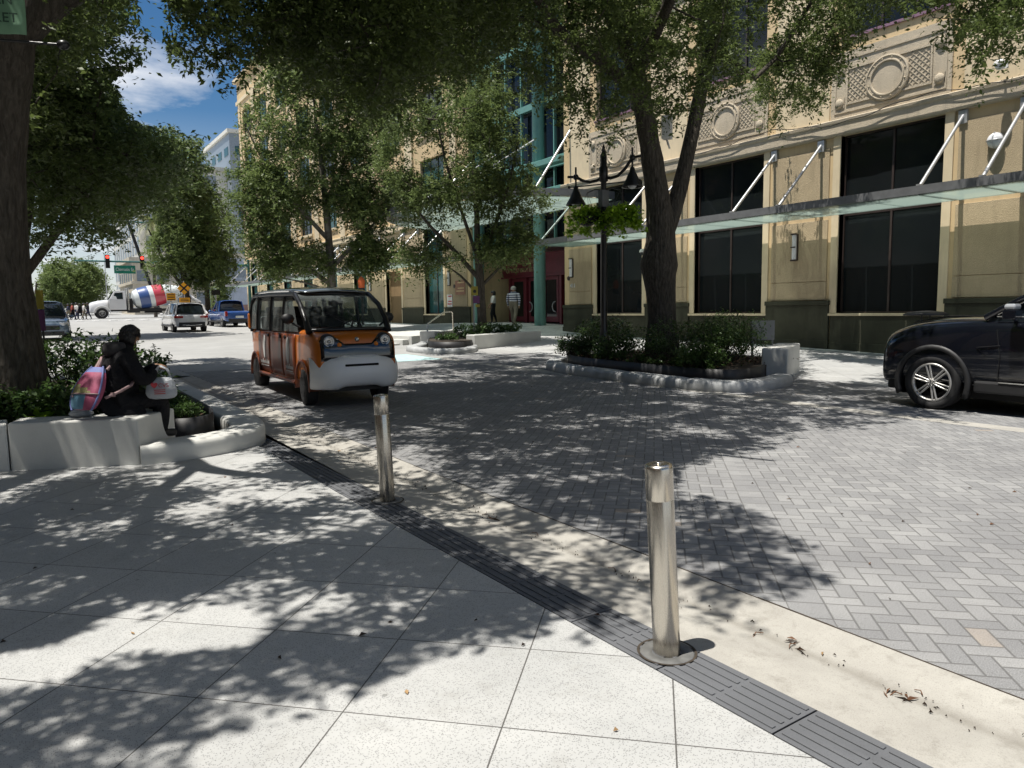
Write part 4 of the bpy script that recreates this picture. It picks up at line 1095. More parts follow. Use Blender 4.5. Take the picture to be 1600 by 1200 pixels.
# ---- big black SUV at the right edge
bs = thing('black_suv', 'large black SUV with silver six-spoke wheel, cut off by the right edge', 'car', (12.12, 3.75, 0), PI/2)
w = 1.0; xf = 2.48; xr = -2.55; r = .40; ax = 1.70; bx = -1.35
S = [(xr, .5, .9, 1.05, w*.84, w*.76), (xr+.1, .40, 1.0, 1.18, w*.95, w*.88), (xr+.5, .34, 1.14, 1.26, w, w*.92), (-.5, .32, 1.14, 1.26, w, w*.92), (.72, .32, 1.14, 1.26, w, w*.92), (1.05, .32, 1.14, 1.27, w, w*.90), (1.5, .34, 1.11, 1.27, w, w*.86), (2.05, .34, 1.06, 1.22, w*.99, w*.82), (2.36, .34, .98, 1.12, w*.97, w*.78), (2.47, .32, .90, 1.06, w*.93, w*.76), (2.50, .34, .75, .92, w*.88, w*.74), (2.49, .36, .5, .6, w*.84, w*.7)]
b = loft_obj('body', S, M['p_black'], bs); bake(b); Bs = bvh(b)
cut(b, [cylinder_obj(ax, -w-.2, w+.2, r+.01, r+.085), cylinder_obj(bx, -w-.2, w+.2, r+.01, r+.085)])
mb = MB()
for xx in (ax, bx):
    for s in (1, -1):
        rg = []
        for k in range(25):
            a = PI*(-.13+1.26*k/24); c_, s_ = math.cos(a), math.sin(a)
            rg.append([(xx+c_*q, s*yy, r+.01+s_*q) for q, yy in ((r+.075, w*.80), (r+.075, w+.004), (r+.09, w+.012), (r+.135, w+.004), (r+.14, w*.93))])
        mb = MB(); mb.loft(rg, closed=False); mb.build('wheel_arch', M['plastic'], bs, solid=.008)
mb = MB()
for s in (1, -1): mb = MB(); mb.prism([(-.85, s*(w+.004)), (1.12, s*(w+.004)), (1.12, s*(w-.1)), (-.85, s*(w-.1))], .30, .47); (mb.build('lower_trim', M['plastic'], bs, bevel=.03) if s > 0 else None)
mb.build('lower_trim', M['plastic'], bs, bevel=.03)
mb = MB(); mb.box(2.2, -.84, .25, 2.44, .84, .42); mb.build('front_skirt', M['plastic'], bs, bevel=.04)
mb = MB()
for s in (1, -1): mb.tube([(.80, s*(w+.008), .465), (-.9, s*(w+.012), .45)], [.008, .018], 6)
mb.build('bright_strip', M['chrome'], bs)
mb = MB(); mb.loft([[(x, y, z) for y, z in [(0, 1.1), (w*.9, 1.1), (w*.9, 1.26), (wt, z1), (wt*.85, z1+.05), (0, z1+.07), (-wt*.85, z1+.05), (-wt, z1), (-w*.9, 1.26), (-w*.9, 1.1)]] for x, z1, wt in ((-2.35, 1.25, .78), (-2.1, 1.68, .72), (-.3, 1.74, .76), (.2, 1.70, .76), (1.0, 1.275, .85))]); mb.build('windows', M['cglass'], bs)
mb = MB(); mb.loft([[(x, .80, z1-.03), (x, .72, z1+.06), (x, 0, z1+.10), (x, -.72, z1+.06), (x, -.80, z1-.03)] for x, z1 in ((-2.2, 1.62), (-1.9, 1.70), (-.3, 1.745), (.15, 1.72), (.3, 1.68))], closed=False); mb.build('roof', M['p_black'], bs, solid=.03, sub=1)
for s in (1, -1):
    for pts_, rr_ in (([(1.05, s*.90, 1.26), (.6, s*.86, 1.50), (.2, s*.80, 1.71)], [.045, .04, .04]), ([(-.35, s*.91, 1.26), (-.4, s*.80, 1.72)], .04), ([(-1.5, s*.91, 1.26), (-1.7, s*.79, 1.7)], .05)):
        mb = MB(); mb.tube(pts_, rr_, 6); mb.build('pillar', M['p_black'], bs)
mb = MB()
for s in (1, -1): mb.tube([(.88, s*.925, 1.30), (.5, s*.885, 1.49), (.22, s*.83, 1.66)], .008, 5); mb.tube([(.88, s*.945, 1.275), (-1.6, s*.945, 1.275)], .008, 5)
mb.build('window_trim', M['chrome'], bs)
mb = MB()     # bonnet creases, door shut lines
for s in (1, -1):
    mb.tube([(1.0, s*.80, 1.282), (1.6, s*.73, 1.278), (2.15, s*.62, 1.20)], .010, 5)
mb.build('bonnet_crease', M['p_black'], bs)
mb = MB()
for s in (1, -1):
    mb.tube([(.82, s*(w*.995), .48), (.80, s*(w+.0), .8), (.86, s*(w*.975), 1.12)], .005, 4); mb.tube([(-.38, s*(w+.001), .48), (-.38, s*w*.985, 1.15)], .005, 4)
    mb.tube([(.98, s*(w*.998), .80), (1.1, s*(w*1.0), .90), (.80, s*(w*1.0), .93)], .005, 4)
mb.build('door_seam', M['well'], bs)
for s in (1, -1):
    mb = MB(); patch(mb, Bs, [(( 3, s*y, z), (-1, -s*.35, 0)) for z in (.93, .97, 1.01, 1.045) for y in ((.50, .62, .74, .86, .97) if z < 1.0 else (.46, .58, .70, .80, .90))], 5, .006); mb.build('headlight', M['headd'], bs, solid=.01)
    mb = MB(); mb.prism([(2.40, s*.60), (2.36, s*.80), (2.22, s*.93), (2.2, s*.8)], .52, .62); mb.build('fog_lamp', M['chrome'], bs, bevel=.02)
    mb = MB(); mb.box(.54, s*1.03, 1.25, .70, s*1.25, 1.36); mb.tube([(.66, s*.92, 1.24), (.64, s*1.08, 1.28)], .03, 8); mr = mb.build('mirror', M['p_black'], bs, bevel=.03)
    mb = MB(); mb.box(.55, s*1.035, 1.36, .69, s*1.24, 1.43); mb.build('mirror_cap', M['headd'], mr, bevel=.03)
mb = MB()
for k in range(5): mb.box(2.44, -.6, .62+.06*k, 2.475, .6, .645+.06*k)
mb.build('grille', M['plastic'], bs)
for x in (ax, bx):
    for s in (1, -1): wheel(bs, x, s*.865, r, r, .26, 6, 'rim', .70, True)
mb = MB(); mb.box(-2.5, -.85, .20, 2.2, .85, .6); mb.box(ax-.55, -.74, .3, ax+.55, .74, .95); mb.build('underbody', M['well'], bs)
for ch in bs.children:
    if ch.name.startswith('wheel') and not ch.name.startswith('wheel_arch'): continue
    for oo in [ch]+list(ch.children):
        bake(oo)
        for v in oo.data.vertices:
            if v.co.z > .6: v.co.z = .6+(v.co.z-.6)*(1.14 if not ch.name.startswith('wheel_arch') else 1.03)
o = thing('waste_bin', 'dark round waste bin with a wide flat hood behind the black SUV bonnet', 'waste bin', (19.0, 9.5, G(9)+.1))
m = MB(); m.lathe([(.26, 0), (.28, .05), (.28, .88), (.25, .92)], n=24); m.build('body', M['plastic'], o)
m = MB(); m.lathe([(.50, 1.10), (.52, 1.13), (.40, 1.19), (.1, 1.22), (.001, 1.22)], n=28); m.cyl((.2, 0, .9), (.2, 0, 1.12), .02, 6); m.cyl((-.2, 0, .9), (-.2, 0, 1.12), .02, 6); m.build('hood', M['plastic'], o)
# ---- cement mixer
cm = thing('cement_mixer', 'white cement mixer truck with blue and red striped drum crossing the junction', 'truck', (13.0, 92.5, G(92)), PI)
M['drumb'] = paint('blue drum stripe', (.035, .08, .24), .4); M['drumr'] = paint('red drum stripe', (.50, .04, .07), .4); M['drumw'] = paint('white drum', (.66, .70, .70), .4)
# x forward (towards -X world). front bumper at x=6.6
mb = MB(); secs = []
for x, zb_, zt_, w_ in ((6.55, .7, 1.55, .85), (6.45, .62, 1.75, 1.0), (5.6, .62, 1.95, 1.08), (4.75, .62, 2.06, 1.12), (4.6, .62, 2.08, 1.15)): secs.append((x, zb_, zt_-.35, zt_, w_, w_*.8, .04))
bo = loft_obj('hood', secs, M['p_white'], cm, 1); bake(bo); cut(bo, [cylinder_obj(5.35, -1.6, 1.6, .55, .72)])
mb = MB(); mb.prism([(4.62, -1.12), (4.62, 1.12), (2.95, 1.15), (2.95, -1.15)], .95, 2.1); mb.loft([[(4.6, y, 2.1) for y in (-1.12, 1.12)]+[(2.95, 1.15, 2.1), (2.95, -1.15, 2.1)], [(4.05, y, 3.0) for y in (-1.02, 1.02)]+[(3.0, 1.05, 3.05), (3.0, -1.05, 3.05)]], smooth=False); cabo = mb.build('cab', M['p_white'], cm, bevel=.04)
mb = MB()
for s in (1, -1): mb.add([(4.28, s*1.095, 2.12), (3.25, s*1.145, 2.12), (3.25, s*1.075, 2.85), (4.02, s*1.05, 2.80)], [(0, 1, 2, 3)])
mb.add([(4.56, -1.0, 2.16), (4.56, 1.0, 2.16), (4.12, .92, 2.92), (4.12, -.92, 2.92)], [(0, 1, 2, 3)])
mb.build('window', M['cglass'], cabo, solid=.03)
mb = MB(); pts = []
for k in range(13): a = PI*k/12; pts.append((5.35+.80*math.cos(a), 1.14, .55+.80*math.sin(a)))
for s in (1, -1): mb.loft([[(x, s*.95, z), (x, s*1.24, z), (x+(x-5.35)*.08, s*1.24, z+.05)] for x, y, z in pts], closed=False)
mb.build('mudguard', M['p_white'], cm, solid=.04)
prof = [(.25, 2.7), (.9, 2.45), (1.16, 1.9), (1.24, 1.2), (1.24, .6), (1.18, -.3), (1.02, -1.2), (.80, -2.0), (.55, -2.6), (.5, -2.9)]
def drum(a, b, mname, nm):
    pr = []
    for k in range(25):
        h = a+(b-a)*k/24
        for (r1, h1), (r2, h2) in zip(prof, prof[1:]):
            if h2 <= h <= h1: pr.append((r2+(r1-r2)*(h-h2)/(h1-h2), h)); break
    mb = MB(); mb.lathe(pr, (0, 0, 0), 32, 'x'); return mb
ang = R(11); mt = Matrix.Translation((-.35, 0, 2.55)) @ Matrix.Rotation(ang, 4, 'Y')
dr = None
for a, b, mn in ((2.7, 1.95, 'drumw'), (1.95, .90, 'drumb'), (.90, .42, 'drumw'), (.42, -.72, 'drumr'), (-.72, -2.9, 'drumw')):
    mb = drum(a, b, mn, ''); mb.v = [tuple(mt @ Vector(p)) for p in mb.v]
    o = mb.build('drum' if dr is None else 'drum_band', M[mn], cm if dr is None else dr)
    if dr is None: dr = o
mb = MB(); mb.box(-4.6, -.5, .75, 4.6, .5, 1.05); mb.box(-4.4, -1.1, .95, -2.0, 1.1, 1.15); mb.box(1.6, -.9, .6, 2.7, .9, 1.1); mb.cyl((-.9, -1.0, .85), (.9, -1.0, .85), .28, 14); mb.box(-3.9, -.3, 1.1, -3.5, .3, 2.4); mb.box(2.2, -.4, 1.05, 2.7, .4, 2.2)
mb.build('chassis', M['plastic'], cm)
mb = MB(); mb.cyl((2.7, .9, .9), (2.7, .9, 3.4), .10, 10); mb.cyl((2.7, -.9, .9), (2.7, -.9, 3.4), .10, 10); mb.box(3.0, -1.25, .6, 4.3, -.95, .66); mb.box(3.0, -1.25, .85, 4.3, -.95, .91); mb.cyl((.3, -1.1, 1.0), (2.4, -1.1, 1.0), .22, 12)
mb.box(6.5, -1.1, .45, 6.66, 1.1, .72); mb.build('exhaust_and_steps', M['chrome'], cm)
mb = MB(); mb.loft([[(-3.0, y, 3.3), (-3.0, -y, 3.3)] for y in (.5,)]+[[(-3.6, .7, 3.9), (-3.6, -.7, 3.9)]], closed=False); mb.tube([(-3.3, 0, 2.9), (-4.3, 0, 2.1), (-5.0, 0, 1.7)], .18, 8); mb.build('chute', M['p_white'], cm, solid=.04)
for x in (5.35, -1.9, -3.2):
    for s in (1, -1): wheel(cm, x, s*1.0, .58, .58, .34, 6, 'rim', .55)

# ---- orange electric shuttle cart
ct = thing('shuttle_cart', 'orange and black electric shuttle cart with white front bumper driving toward the camera', 'shuttle cart', (4.42, 10.82, G(12.5)-.01), -PI/2-.045)
# local x = 0 at the front bumper, negative to the rear; +y is its left (image right)
W2 = .70; XR = -4.72; AX = -.84; BX = -4.22; RW = .30
mb = MB()
rg = []
for x, zb_, zt_, w_ in ((XR, .42, 1.12, .62), (XR+.10, .36, 1.18, .67), (-4.0, .33, 1.19, .695), (-2.2, .31, 1.19, .70), (-1.0, .31, 1.19, .70), (-.62, .33, 1.19, .695), (-.40, .36, 1.17, .69), (-.22, .40, 1.12, .67), (-.13, .46, 1.0, .63), (-.10, .50, .80, .58)):
    h = [(0, zb_), (w_*.90, zb_), (w_*.99, zb_+.09), (w_, zb_+(zt_-zb_)*.5), (w_*.985, zt_-.06), (w_*.95, zt_), (w_*.5, zt_+.03), (0, zt_+.045)]
    rg.append([(x, y, z) for y, z in h]+[(x, -y, z) for y, z in h[::-1][1:-1]])
mb.loft(rg); body = mb.build('body', M['p_orange'], ct, sub=2); bake(body); Bc = bvh(body)
inner = MB(); inner.box(-4.4, -.60, .5, -1.15, .60, 1.6); inner_o = inner.build('cutter', M['well'])
cut(body, [cylinder_obj(AX, -1, 1, RW+.01, RW+.09), cylinder_obj(BX, -1, 1, RW+.01, RW+.09), inner_o])
mb = MB(); mb.box(-4.35, -.58, .46, -1.1, .58, .52); mb.box(-1.2, -.6, .5, -1.0, .6, 1.05); mb.build('cabin_floor', M['seat'], ct)
# brown doors skinning each side
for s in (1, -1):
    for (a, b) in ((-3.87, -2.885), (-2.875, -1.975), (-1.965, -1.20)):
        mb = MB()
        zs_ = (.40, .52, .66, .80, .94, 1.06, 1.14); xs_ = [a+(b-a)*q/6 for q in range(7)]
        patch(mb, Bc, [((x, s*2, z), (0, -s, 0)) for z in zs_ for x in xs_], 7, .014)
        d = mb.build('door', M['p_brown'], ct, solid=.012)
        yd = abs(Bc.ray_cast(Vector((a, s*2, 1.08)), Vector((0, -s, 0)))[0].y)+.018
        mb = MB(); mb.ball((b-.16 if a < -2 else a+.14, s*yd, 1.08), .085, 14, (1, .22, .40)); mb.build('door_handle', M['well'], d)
        if s == -1 and a in (-3.87, -1.965):     # white oval laid on the door as a painted reflection
            mb = MB(); xc = (a+b)/2+(.02 if a < -3 else -.05); rows = []
            for i in range(9):
                z = .86+.225*math.sin(-PI/2+PI*i/8*.999+.0005); hw = .11*max(.02, math.cos(-PI/2+PI*i/8))
                rows += [((xc+hw*q, -2, z), (0, 1, 0)) for q in (-1, -.5, 0, .5, 1)]
            patch(mb, Bc, rows, 5, .024); mb.build('badge_or_glint', M['white'], d, solid=.003)
        if s == -1 and a != -2.875:
            mb = MB(); rs = random.Random(3+int(-a)); yy = abs(Bc.ray_cast(Vector((a+.3, -2, .56)), Vector((0, 1, 0)))[0].y)+.022; x = a+.16
            while x < b-.16:
                ww = rs.uniform(.018, .04); hh_ = rs.choice((.05, .05, .085)); mb.box(x, -yy-.003, .545, x+ww, -yy, .545+hh_); x += ww+.022
            x = a+.2
            while x < b-.2: mb.box(x, -yy-.003, .50, x+.03, -yy, .515); x += .045
            mb.build('door_lettering', M['white'], d)
# sill line
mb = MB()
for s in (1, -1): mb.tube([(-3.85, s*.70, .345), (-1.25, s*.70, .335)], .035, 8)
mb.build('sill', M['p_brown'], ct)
# white bumper: wraps the whole front
mb = MB(); rg = []
for k in range(17):
    q = -1+2*k/16; y = q*.735; xo = .035-.36*abs(q)**4
    mid = abs(q) < .55
    lo = .29 if abs(q) > .45 else .335; hi = .79 if abs(q) > .38 else .825
    if abs(q) > .9: hi = .785
    rg.append([(xo-.10, y*.96, lo), (xo-.02, y, lo+.03), (xo+.03, y*1.01, .47), (xo+.02, y, .64), (xo-.03, y*.985, hi-.04), (xo-.12, y*.96, hi), (xo-.24, y*.9, hi)])
mb.loft(rg, closed=False); bp = mb.build('bumper', paint('bright white bumper', (.82, .82, .82), .4, 0, .3), ct, solid=.02, sub=1)
mb = MB(); mb.box(-.03, -.27, .655, .066, .27, .69); mb.build('bumper_slot', M['well'], bp, bevel=.01)
mb = MB(); mb.box(-.6, -.45, .24, -.3, .45, .34); mb.build('under_tray', M['plastic'], ct)
# black mask between the headlights
def nose_x(z): return -.115-.30*max(0, (z-.70)/.45)**1.8
mb = MB(); rows = []
for i in range(7):
    for k in range(17):
        q = -1+2*k/16; y = q*.60; aq = abs(q)
        lo = .74; hi = 1.0 if aq < .42 else (1.0+.13*min(1, (aq-.42)/.16) if aq < .86 else 1.12-.45*(aq-.86))
        rows.append(((1, y, lo+(hi-lo)*i/6), (-1, 0, 0)))
patch(mb, Bc, rows, 17, .010); mb.build('nose_mask', M['p_black'], ct, solid=.008)
def fx(y, z): return Bc.ray_cast(Vector((1, y, z)), Vector((-1, 0, 0)))[0].x
for s in (1, -1):
    mb = MB(); c_ = (fx(s*.46, 1.045)-.02, s*.46, 1.045)
    mb.lathe([(.001, .05), (.06, .05), (.072, .062), (.080, .064), (.084, .05), (.084, -.1)], c_, 28, 'x'); hl = mb.build('headlight', M['head'], ct)
    mb = MB(); mb.lathe([(.086, .03), (.100, .045), (.112, .03), (.12, -.06)], c_, 28, 'x', True, False); mb.build('headlight_ring', M['plastic'], hl)
    mb = MB(); mb.lathe([(.026, .058), (.028, .066), (.0, .068)], c_, 12, 'x'); mb.lathe([(.058, .052), (.062, .068), (.066, .052)], c_, 20, 'x'); mb.build('headlight_lens', M['chrome'], hl)
    mb = MB(); mb.lathe([(.001, .075), (.034, .07), (.04, .02)], (fx(s*.30, .985)-.05, s*.30, .985), 16, 'x'); mb.build('indicator', M['amber'], ct)
mb = MB(); mb.lathe([(.001, .03), (.035, .025), (.04, 0)], (fx(0, 1.06)-.01, 0, 1.06), 20, 'x'); mb.build('badge_or_glint', M['chrome'], ct)
# windshield surround, pillars, roof
wb0, wt0 = (-.50, 1.20), (-1.42, 1.82)
mb = MB()
for s in (1, -1):
    mb.tube([(-.48, s*.66, 1.18), (-.62, s*.672, 1.38), (-.90, s*.665, 1.62), (-1.28, s*.64, 1.79), (-1.6, s*.62, 1.835)], [.055, .045, .042, .042, .045], 8)
    for x in (-1.97, -2.87): mb.tube([(x, s*.69, 1.17), (x, s*.668, 1.5), (x-.0, s*.625, 1.82)], .032, 8)
    mb.tube([(-3.9, s*.69, 1.15), (-3.9, s*.668, 1.5), (-3.9, s*.625, 1.82)], .045, 8)
    mb.tube([(XR+.12, s*.64, 1.12), (XR+.10, s*.655, 1.5), (XR+.22, s*.625, 1.76), (XR+.42, s*.61, 1.83)], .055, 8)
    mb.tube([(-1.3, s*.635, 1.80), (-3.0, s*.63, 1.825), (XR+.35, s*.62, 1.82)], .045, 8)
mb.tube([(-.56, -.64, 1.21), (-.42, -.4, 1.22), (-.37, 0, 1.225), (-.42, .4, 1.22), (-.56, .64, 1.21)], .03, 8)
mb.tube([(-1.35, -.62, 1.80), (-1.22, 0, 1.815), (-1.35, .62, 1.80)], .035, 8)
mb.tube([(XR+.2, -.6, 1.78), (XR+.18, .6, 1.78)], .05, 8)
mb.build('frame', M['black'], ct)
mb = MB(); rg = []
for x, z, w_ in ((-1.16, 1.80, .52), (-1.25, 1.84, .60), (-1.6, 1.875, .645), (-2.8, 1.90, .66), (-4.0, 1.895, .655), (XR+.25, 1.86, .63), (XR+.12, 1.82, .58)):
    rg.append([(x+(.10*(1-(y/.66)**2) if x > -1.3 else 0), y, z+.05*(1-(y/.66)**2)) for y in (-w_, -w_*.8, -w_*.4, 0, w_*.4, w_*.8, w_)])
mb.loft(rg, closed=False); M['roofp'] = paint('dark glossy roof', (.20, .23, .25), .14, .6); mb.build('roof', M['roofp'], ct, solid=.035, sub=2)
mb = MB(); n = 8; rg = []
for k in range(n+1):
    q = k/n; x = -.40-.96*q+(.10*math.sin(q*PI)*.9); z = 1.22+.585*q
    z = 1.22+.6*math.sin(q*PI/2*.98)
    rg.append([(x-.13*(y/.64)**2, y*(1-.05*q), z) for y in (-.64, -.4, -.15, .15, .4, .64)])
mb.loft(rg, closed=False); mb.build('windshield', M['cartwin'], ct)
mb = MB()
for s in (1, -1):
    for a, b in ((-1.93, -1.0), (-2.83, -2.01), (-3.85, -2.91), (-4.5, -3.95)):
        mb = MB(); mb.add([(a, s*.69, 1.18), (b, s*.69, 1.18), (b-(.25 if b == -1.0 else 0), s*.665, 1.5), (b-(.5 if b == -1.0 else 0), s*.63, 1.80), (a, s*.63, 1.80), (a, s*.665, 1.5)], [(0, 1, 2, 5), (5, 2, 3, 4)])
        mb.build('side_window', M['cartwin'], ct)
mb = MB(); mb.box(XR+.09, -.62, 1.12, XR+.14, .62, 1.18); mb.box(XR+.02, -.64, .9, XR+.12, .64, 1.16); mb.build('tailgate', M['p_orange'], ct)
mb = MB(); mb.box(XR-.005, -.72, 1.16, XR+.14, -.56, 1.5); mb.build('rear_corner', M['p_orange'], ct, bevel=.04)
for x in (-2.05, -3.0, -3.95):
    for y in (-.3, .3):
        mb = MB(); mb.box(x-.25, y-.26, .78, x+.25, y+.26, .92); mb.M = Matrix.Translation((x-.25, y, .90)) @ Matrix.Rotation(-.18, 4, 'Y'); mb.box(-.05, -.24, 0, .05, .24, .52); mb.box(-.04, -.13, .52, .04, .13, .72); mb.M = None; mb.build('seat', M['seat'], ct, bevel=.035)
mb = MB(); mb.loft([[(x, y, z) for y in (-.62, -.3, 0, .3, .62)] for x, z in ((-.5, 1.18), (-.8, 1.17), (-1.12, 1.12), (-1.16, .9))], closed=False); M['dash'] = pm('blue black dashboard', (.012, .018, .035), .5); mb.build('dashboard', M['dash'], ct, solid=.03)
mb = MB(); mb.M = Matrix.Translation((-1.28, .3, 1.18)) @ Matrix.Rotation(-1.05, 4, 'Y'); mb.tube([(.19*math.cos(2*PI*k/20), .19*math.sin(2*PI*k/20), 0) for k in range(21)], .014, 6, False); mb.cyl((0, 0, 0), (0, 0, -.2), .03, 8); mb.box(-.18, -.015, -.01, .18, .015, .01); mb.build('steering_wheel', M['plastic'], ct)
for s in (1, -1):
    mb = MB(); mb.ball((-.98, s*.86, 1.40), .125, 8, (.5, .9, .72)); mb.tube([(-.92, s*.68, 1.26), (-.96, s*.80, 1.33)], .018, 8); mb.build('mirror', M['plastic'], ct, bevel=0)
mb = MB()
for s in (1, -1):
    for xx in (AX, BX):
        rg = []
        for k in range(17):
            a = PI*(-.05+1.10*k/16); rg.append([(xx+math.cos(a)*q, s*y, RW+.01+math.sin(a)*q) for q, y in ((RW+.085, .5), (RW+.085, .715), (RW+.13, .712))])
        mb = MB(); mb.loft(rg, closed=False); mb.build('wheel_arch', M['p_brown'], ct, solid=.008)
mb = MB(); mb.box(-4.4, -.5, .30, -.5, .5, .5)
mb.build('underbody', M['well'], ct)
for x in (AX, BX):
    for s in (1, -1):
        wh = wheel(ct, x, s*.60, RW, RW, .20, 7, 'plastic', .64)
        if x == AX: wh.rotation_euler = (0, 0, -.10)
mb = MB(); mb.tube([(-.42, .1, 1.235), (-.50, -.12, 1.34), (-.56, -.30, 1.45)], .008, 5); mb.tube([(-.50, -.02, 1.33), (-.60, -.34, 1.50)], .006, 4); mb.build('wiper', M['black'], ct)
# a driver low behind the glass is not visible; a rear-view mirror is
mb = MB(); mb.box(-1.16, -.12, 1.62, -1.12, .12, 1.69); mb.build('rear_view_mirror', M['plastic'], ct, bevel=.01)
# ------------------------------------------------------------------ people: skinned skeletons, posed
M['skin'] = pm('brown skin', (.30, .17, .10), .55, var=.06); M['skinl'] = pm('light skin', (.48, .30, .21), .55, var=.06)
M['hair'] = pm('black hair', (.010, .009, .009), .5, var=.4, scale=40); M['hairg'] = pm('grey hair', (.28, .26, .24), .6, var=.3, scale=40)
t = NT('black cloth'); c = t.coord(); nz = t.noise(c, 6.5, 5, .6, 1.2); t.bump(nz, 1.0, .05); M['blackc'] = t.setp(col=t.mix(nz, (.004, .004, .005), (.016, .016, .019)), rough=.9, spec=.25); M['blackc2'] = pm('charcoal hood cloth', (.028, .027, .028), .9, var=.4, scale=14, bump=.3, bscale=30)
M['navy'] = pm('navy cloth', (.02, .025, .06), .85); M['khaki'] = pm('olive khaki cloth', (.16, .14, .10), .85, var=.2); M['tee'] = pm('white cloth', (.58, .56, .53), .85, bump=.2, bscale=20)
M['shoe'] = pm('white shoes', (.6, .6, .58), .6); M['shoeb'] = pm('black shoes', (.012, .012, .012), .6)
t = NT('navy and white striped shirt'); c = t.coord(); x, y, z = t.sep(c)
fr = t.m('FRACT', t.m('MULTIPLY', z, 9.5)); M['stripe'] = t.setp(col=t.mix(t.m('GREATER_THAN', fr, .5), (.025, .03, .09), (.55, .57, .60)), rough=.85)

def skinned(name, nodes, edges, mats, parent, sub=2):
    """nodes: key -> (x,y,z,r) or (x,y,z,rx,ry); edges: (a, b, material index)"""
    keys = list(nodes); idx = {k: i for i, k in enumerate(keys)}
    me = bpy.data.meshes.new(name); me.from_pydata([nodes[k][:3] for k in keys], [(idx[a], idx[b]) for a, b, _ in edges], [])
    o = bpy.data.objects.new(name, me); COL.objects.link(o); o.parent = parent
    s = o.modifiers.new('k', 'SKIN'); s.use_smooth_shade = True
    for i, k in enumerate(keys):
        v = me.skin_vertices[0].data[i]; q = nodes[k]; v.radius = (q[3], q[4] if len(q) > 4 else q[3]); v.use_root = (i == 0)
    m = o.modifiers.new('s', 'SUBSURF'); m.levels = sub; m.render_levels = sub
    bake(o); me = o.data; me.materials.clear()
    for m in mats: me.materials.append(m)
    segs = [(Vector(nodes[a][:3]), Vector(nodes[b][:3]), mi, (nodes[a][3]+nodes[b][3])/2) for a, b, mi in edges]
    for p in me.polygons:
        c = p.center; best = 1e9
        for a, b, mi, r in segs:
            d = b-a; q = max(0, min(1, (c-a).dot(d)/max(1e-9, d.length_squared))); dd = (c-(a+d*q)).length-r
            if dd < best: best = dd; p.material_index = mi
        p.use_smooth = True
    return o

def hand(nodes, edges, side, wrist, fdir, curl, mi, s=1.0, tag_='h'):
    """palm and five fingers from a wrist point along fdir, curling toward curl"""
    wv = Vector(wrist); f = Vector(fdir).normalized(); cu = Vector(curl).normalized(); ac = f.cross(cu).normalized()*(1 if side > 0 else -1)
    k = tag_
    nodes[k+'p'] = tuple(wv+f*.055*s)+(.024*s, .034*s); edges.append((k+'w', k+'p', mi))
    for i, (off, L) in enumerate(((-.027, .070), (-.009, .078), (.009, .074), (.027, .060))):
        b0 = wv+f*.085*s+ac*off*s; b1 = b0+(f*.75+cu*.45).normalized()*L*.5*s; b2 = b1+(f*.2+cu).normalized()*L*.5*s
        nodes[f'{k}{i}a'] = tuple(b0)+(.0095*s,); nodes[f'{k}{i}b'] = tuple(b1)+(.0085*s,); nodes[f'{k}{i}c'] = tuple(b2)+(.0072*s,)
        edges += [(k+'p', f'{k}{i}a', mi), (f'{k}{i}a', f'{k}{i}b', mi), (f'{k}{i}b', f'{k}{i}c', mi)]
    t0 = wv+f*.035*s-ac*.030*s; t1 = t0+(f*.5-ac*.6+cu*.3).normalized()*.04*s; t2 = t1+(f*.8+cu*.5).normalized()*.03*s
    nodes[k+'ta'] = tuple(t0)+(.012*s,); nodes[k+'tb'] = tuple(t1)+(.0105*s,); nodes[k+'tc'] = tuple(t2)+(.009*s,)
    edges += [(k+'p', k+'ta', mi), (k+'ta', k+'tb', mi), (k+'tb', k+'tc', mi)]

def head_mesh(parent, c, yaw, pitch, hairm, skinm, hair_len=0, r=.098, cap=None):
    """hair shell and small face features, children of the body"""
    Mx = Matrix.Translation(c) @ Matrix.Rotation(yaw, 4, 'Z') @ Matrix.Rotation(pitch, 4, 'Y')
    mb = MB(); mb.M = Mx
    n = 20; rings = []
    for i in range(9):
        a = PI*.5*i/8
        rings.append([(-.012+(r*1.06*math.sin(a)+.0)*math.cos(2*PI*k/n)*1.05, r*.90*math.sin(a)*math.sin(2*PI*k/n), .012+r*1.17*math.cos(a)) for k in range(n)])
    for dz in (.04, .08+hair_len):   # falls at the back and sides only
        rings.append([(-.012+min(r*1.1*math.cos(2*PI*k/n), .02), r*.92*math.sin(2*PI*k/n), .012-dz*(1 if math.cos(2*PI*k/n) < .35 else .05)) for k in range(n)])
    mb.loft(rings, cap=False); mb.build('hair', hairm, parent, solid=.012)
    mb = MB(); mb.M = Mx
    mb.ball((r*.93, 0, -.012), .017, 8, (1, .75, 1.3))
    for s in (1, -1): mb.ball((-.005, s*r*.80, -.01), .026, 8, (.8, .35, 1.25))
    mb.build('face_features', skinm, parent)
    mb = MB(); mb.M = Mx
    for s in (1, -1): mb.ball((r*.86, s*.033, .012), .011, 8)
    mb.box(r*.885, -.022, -.052, r*.90, .022, -.046); mb.build('eyes_and_mouth', M['hair'], parent)

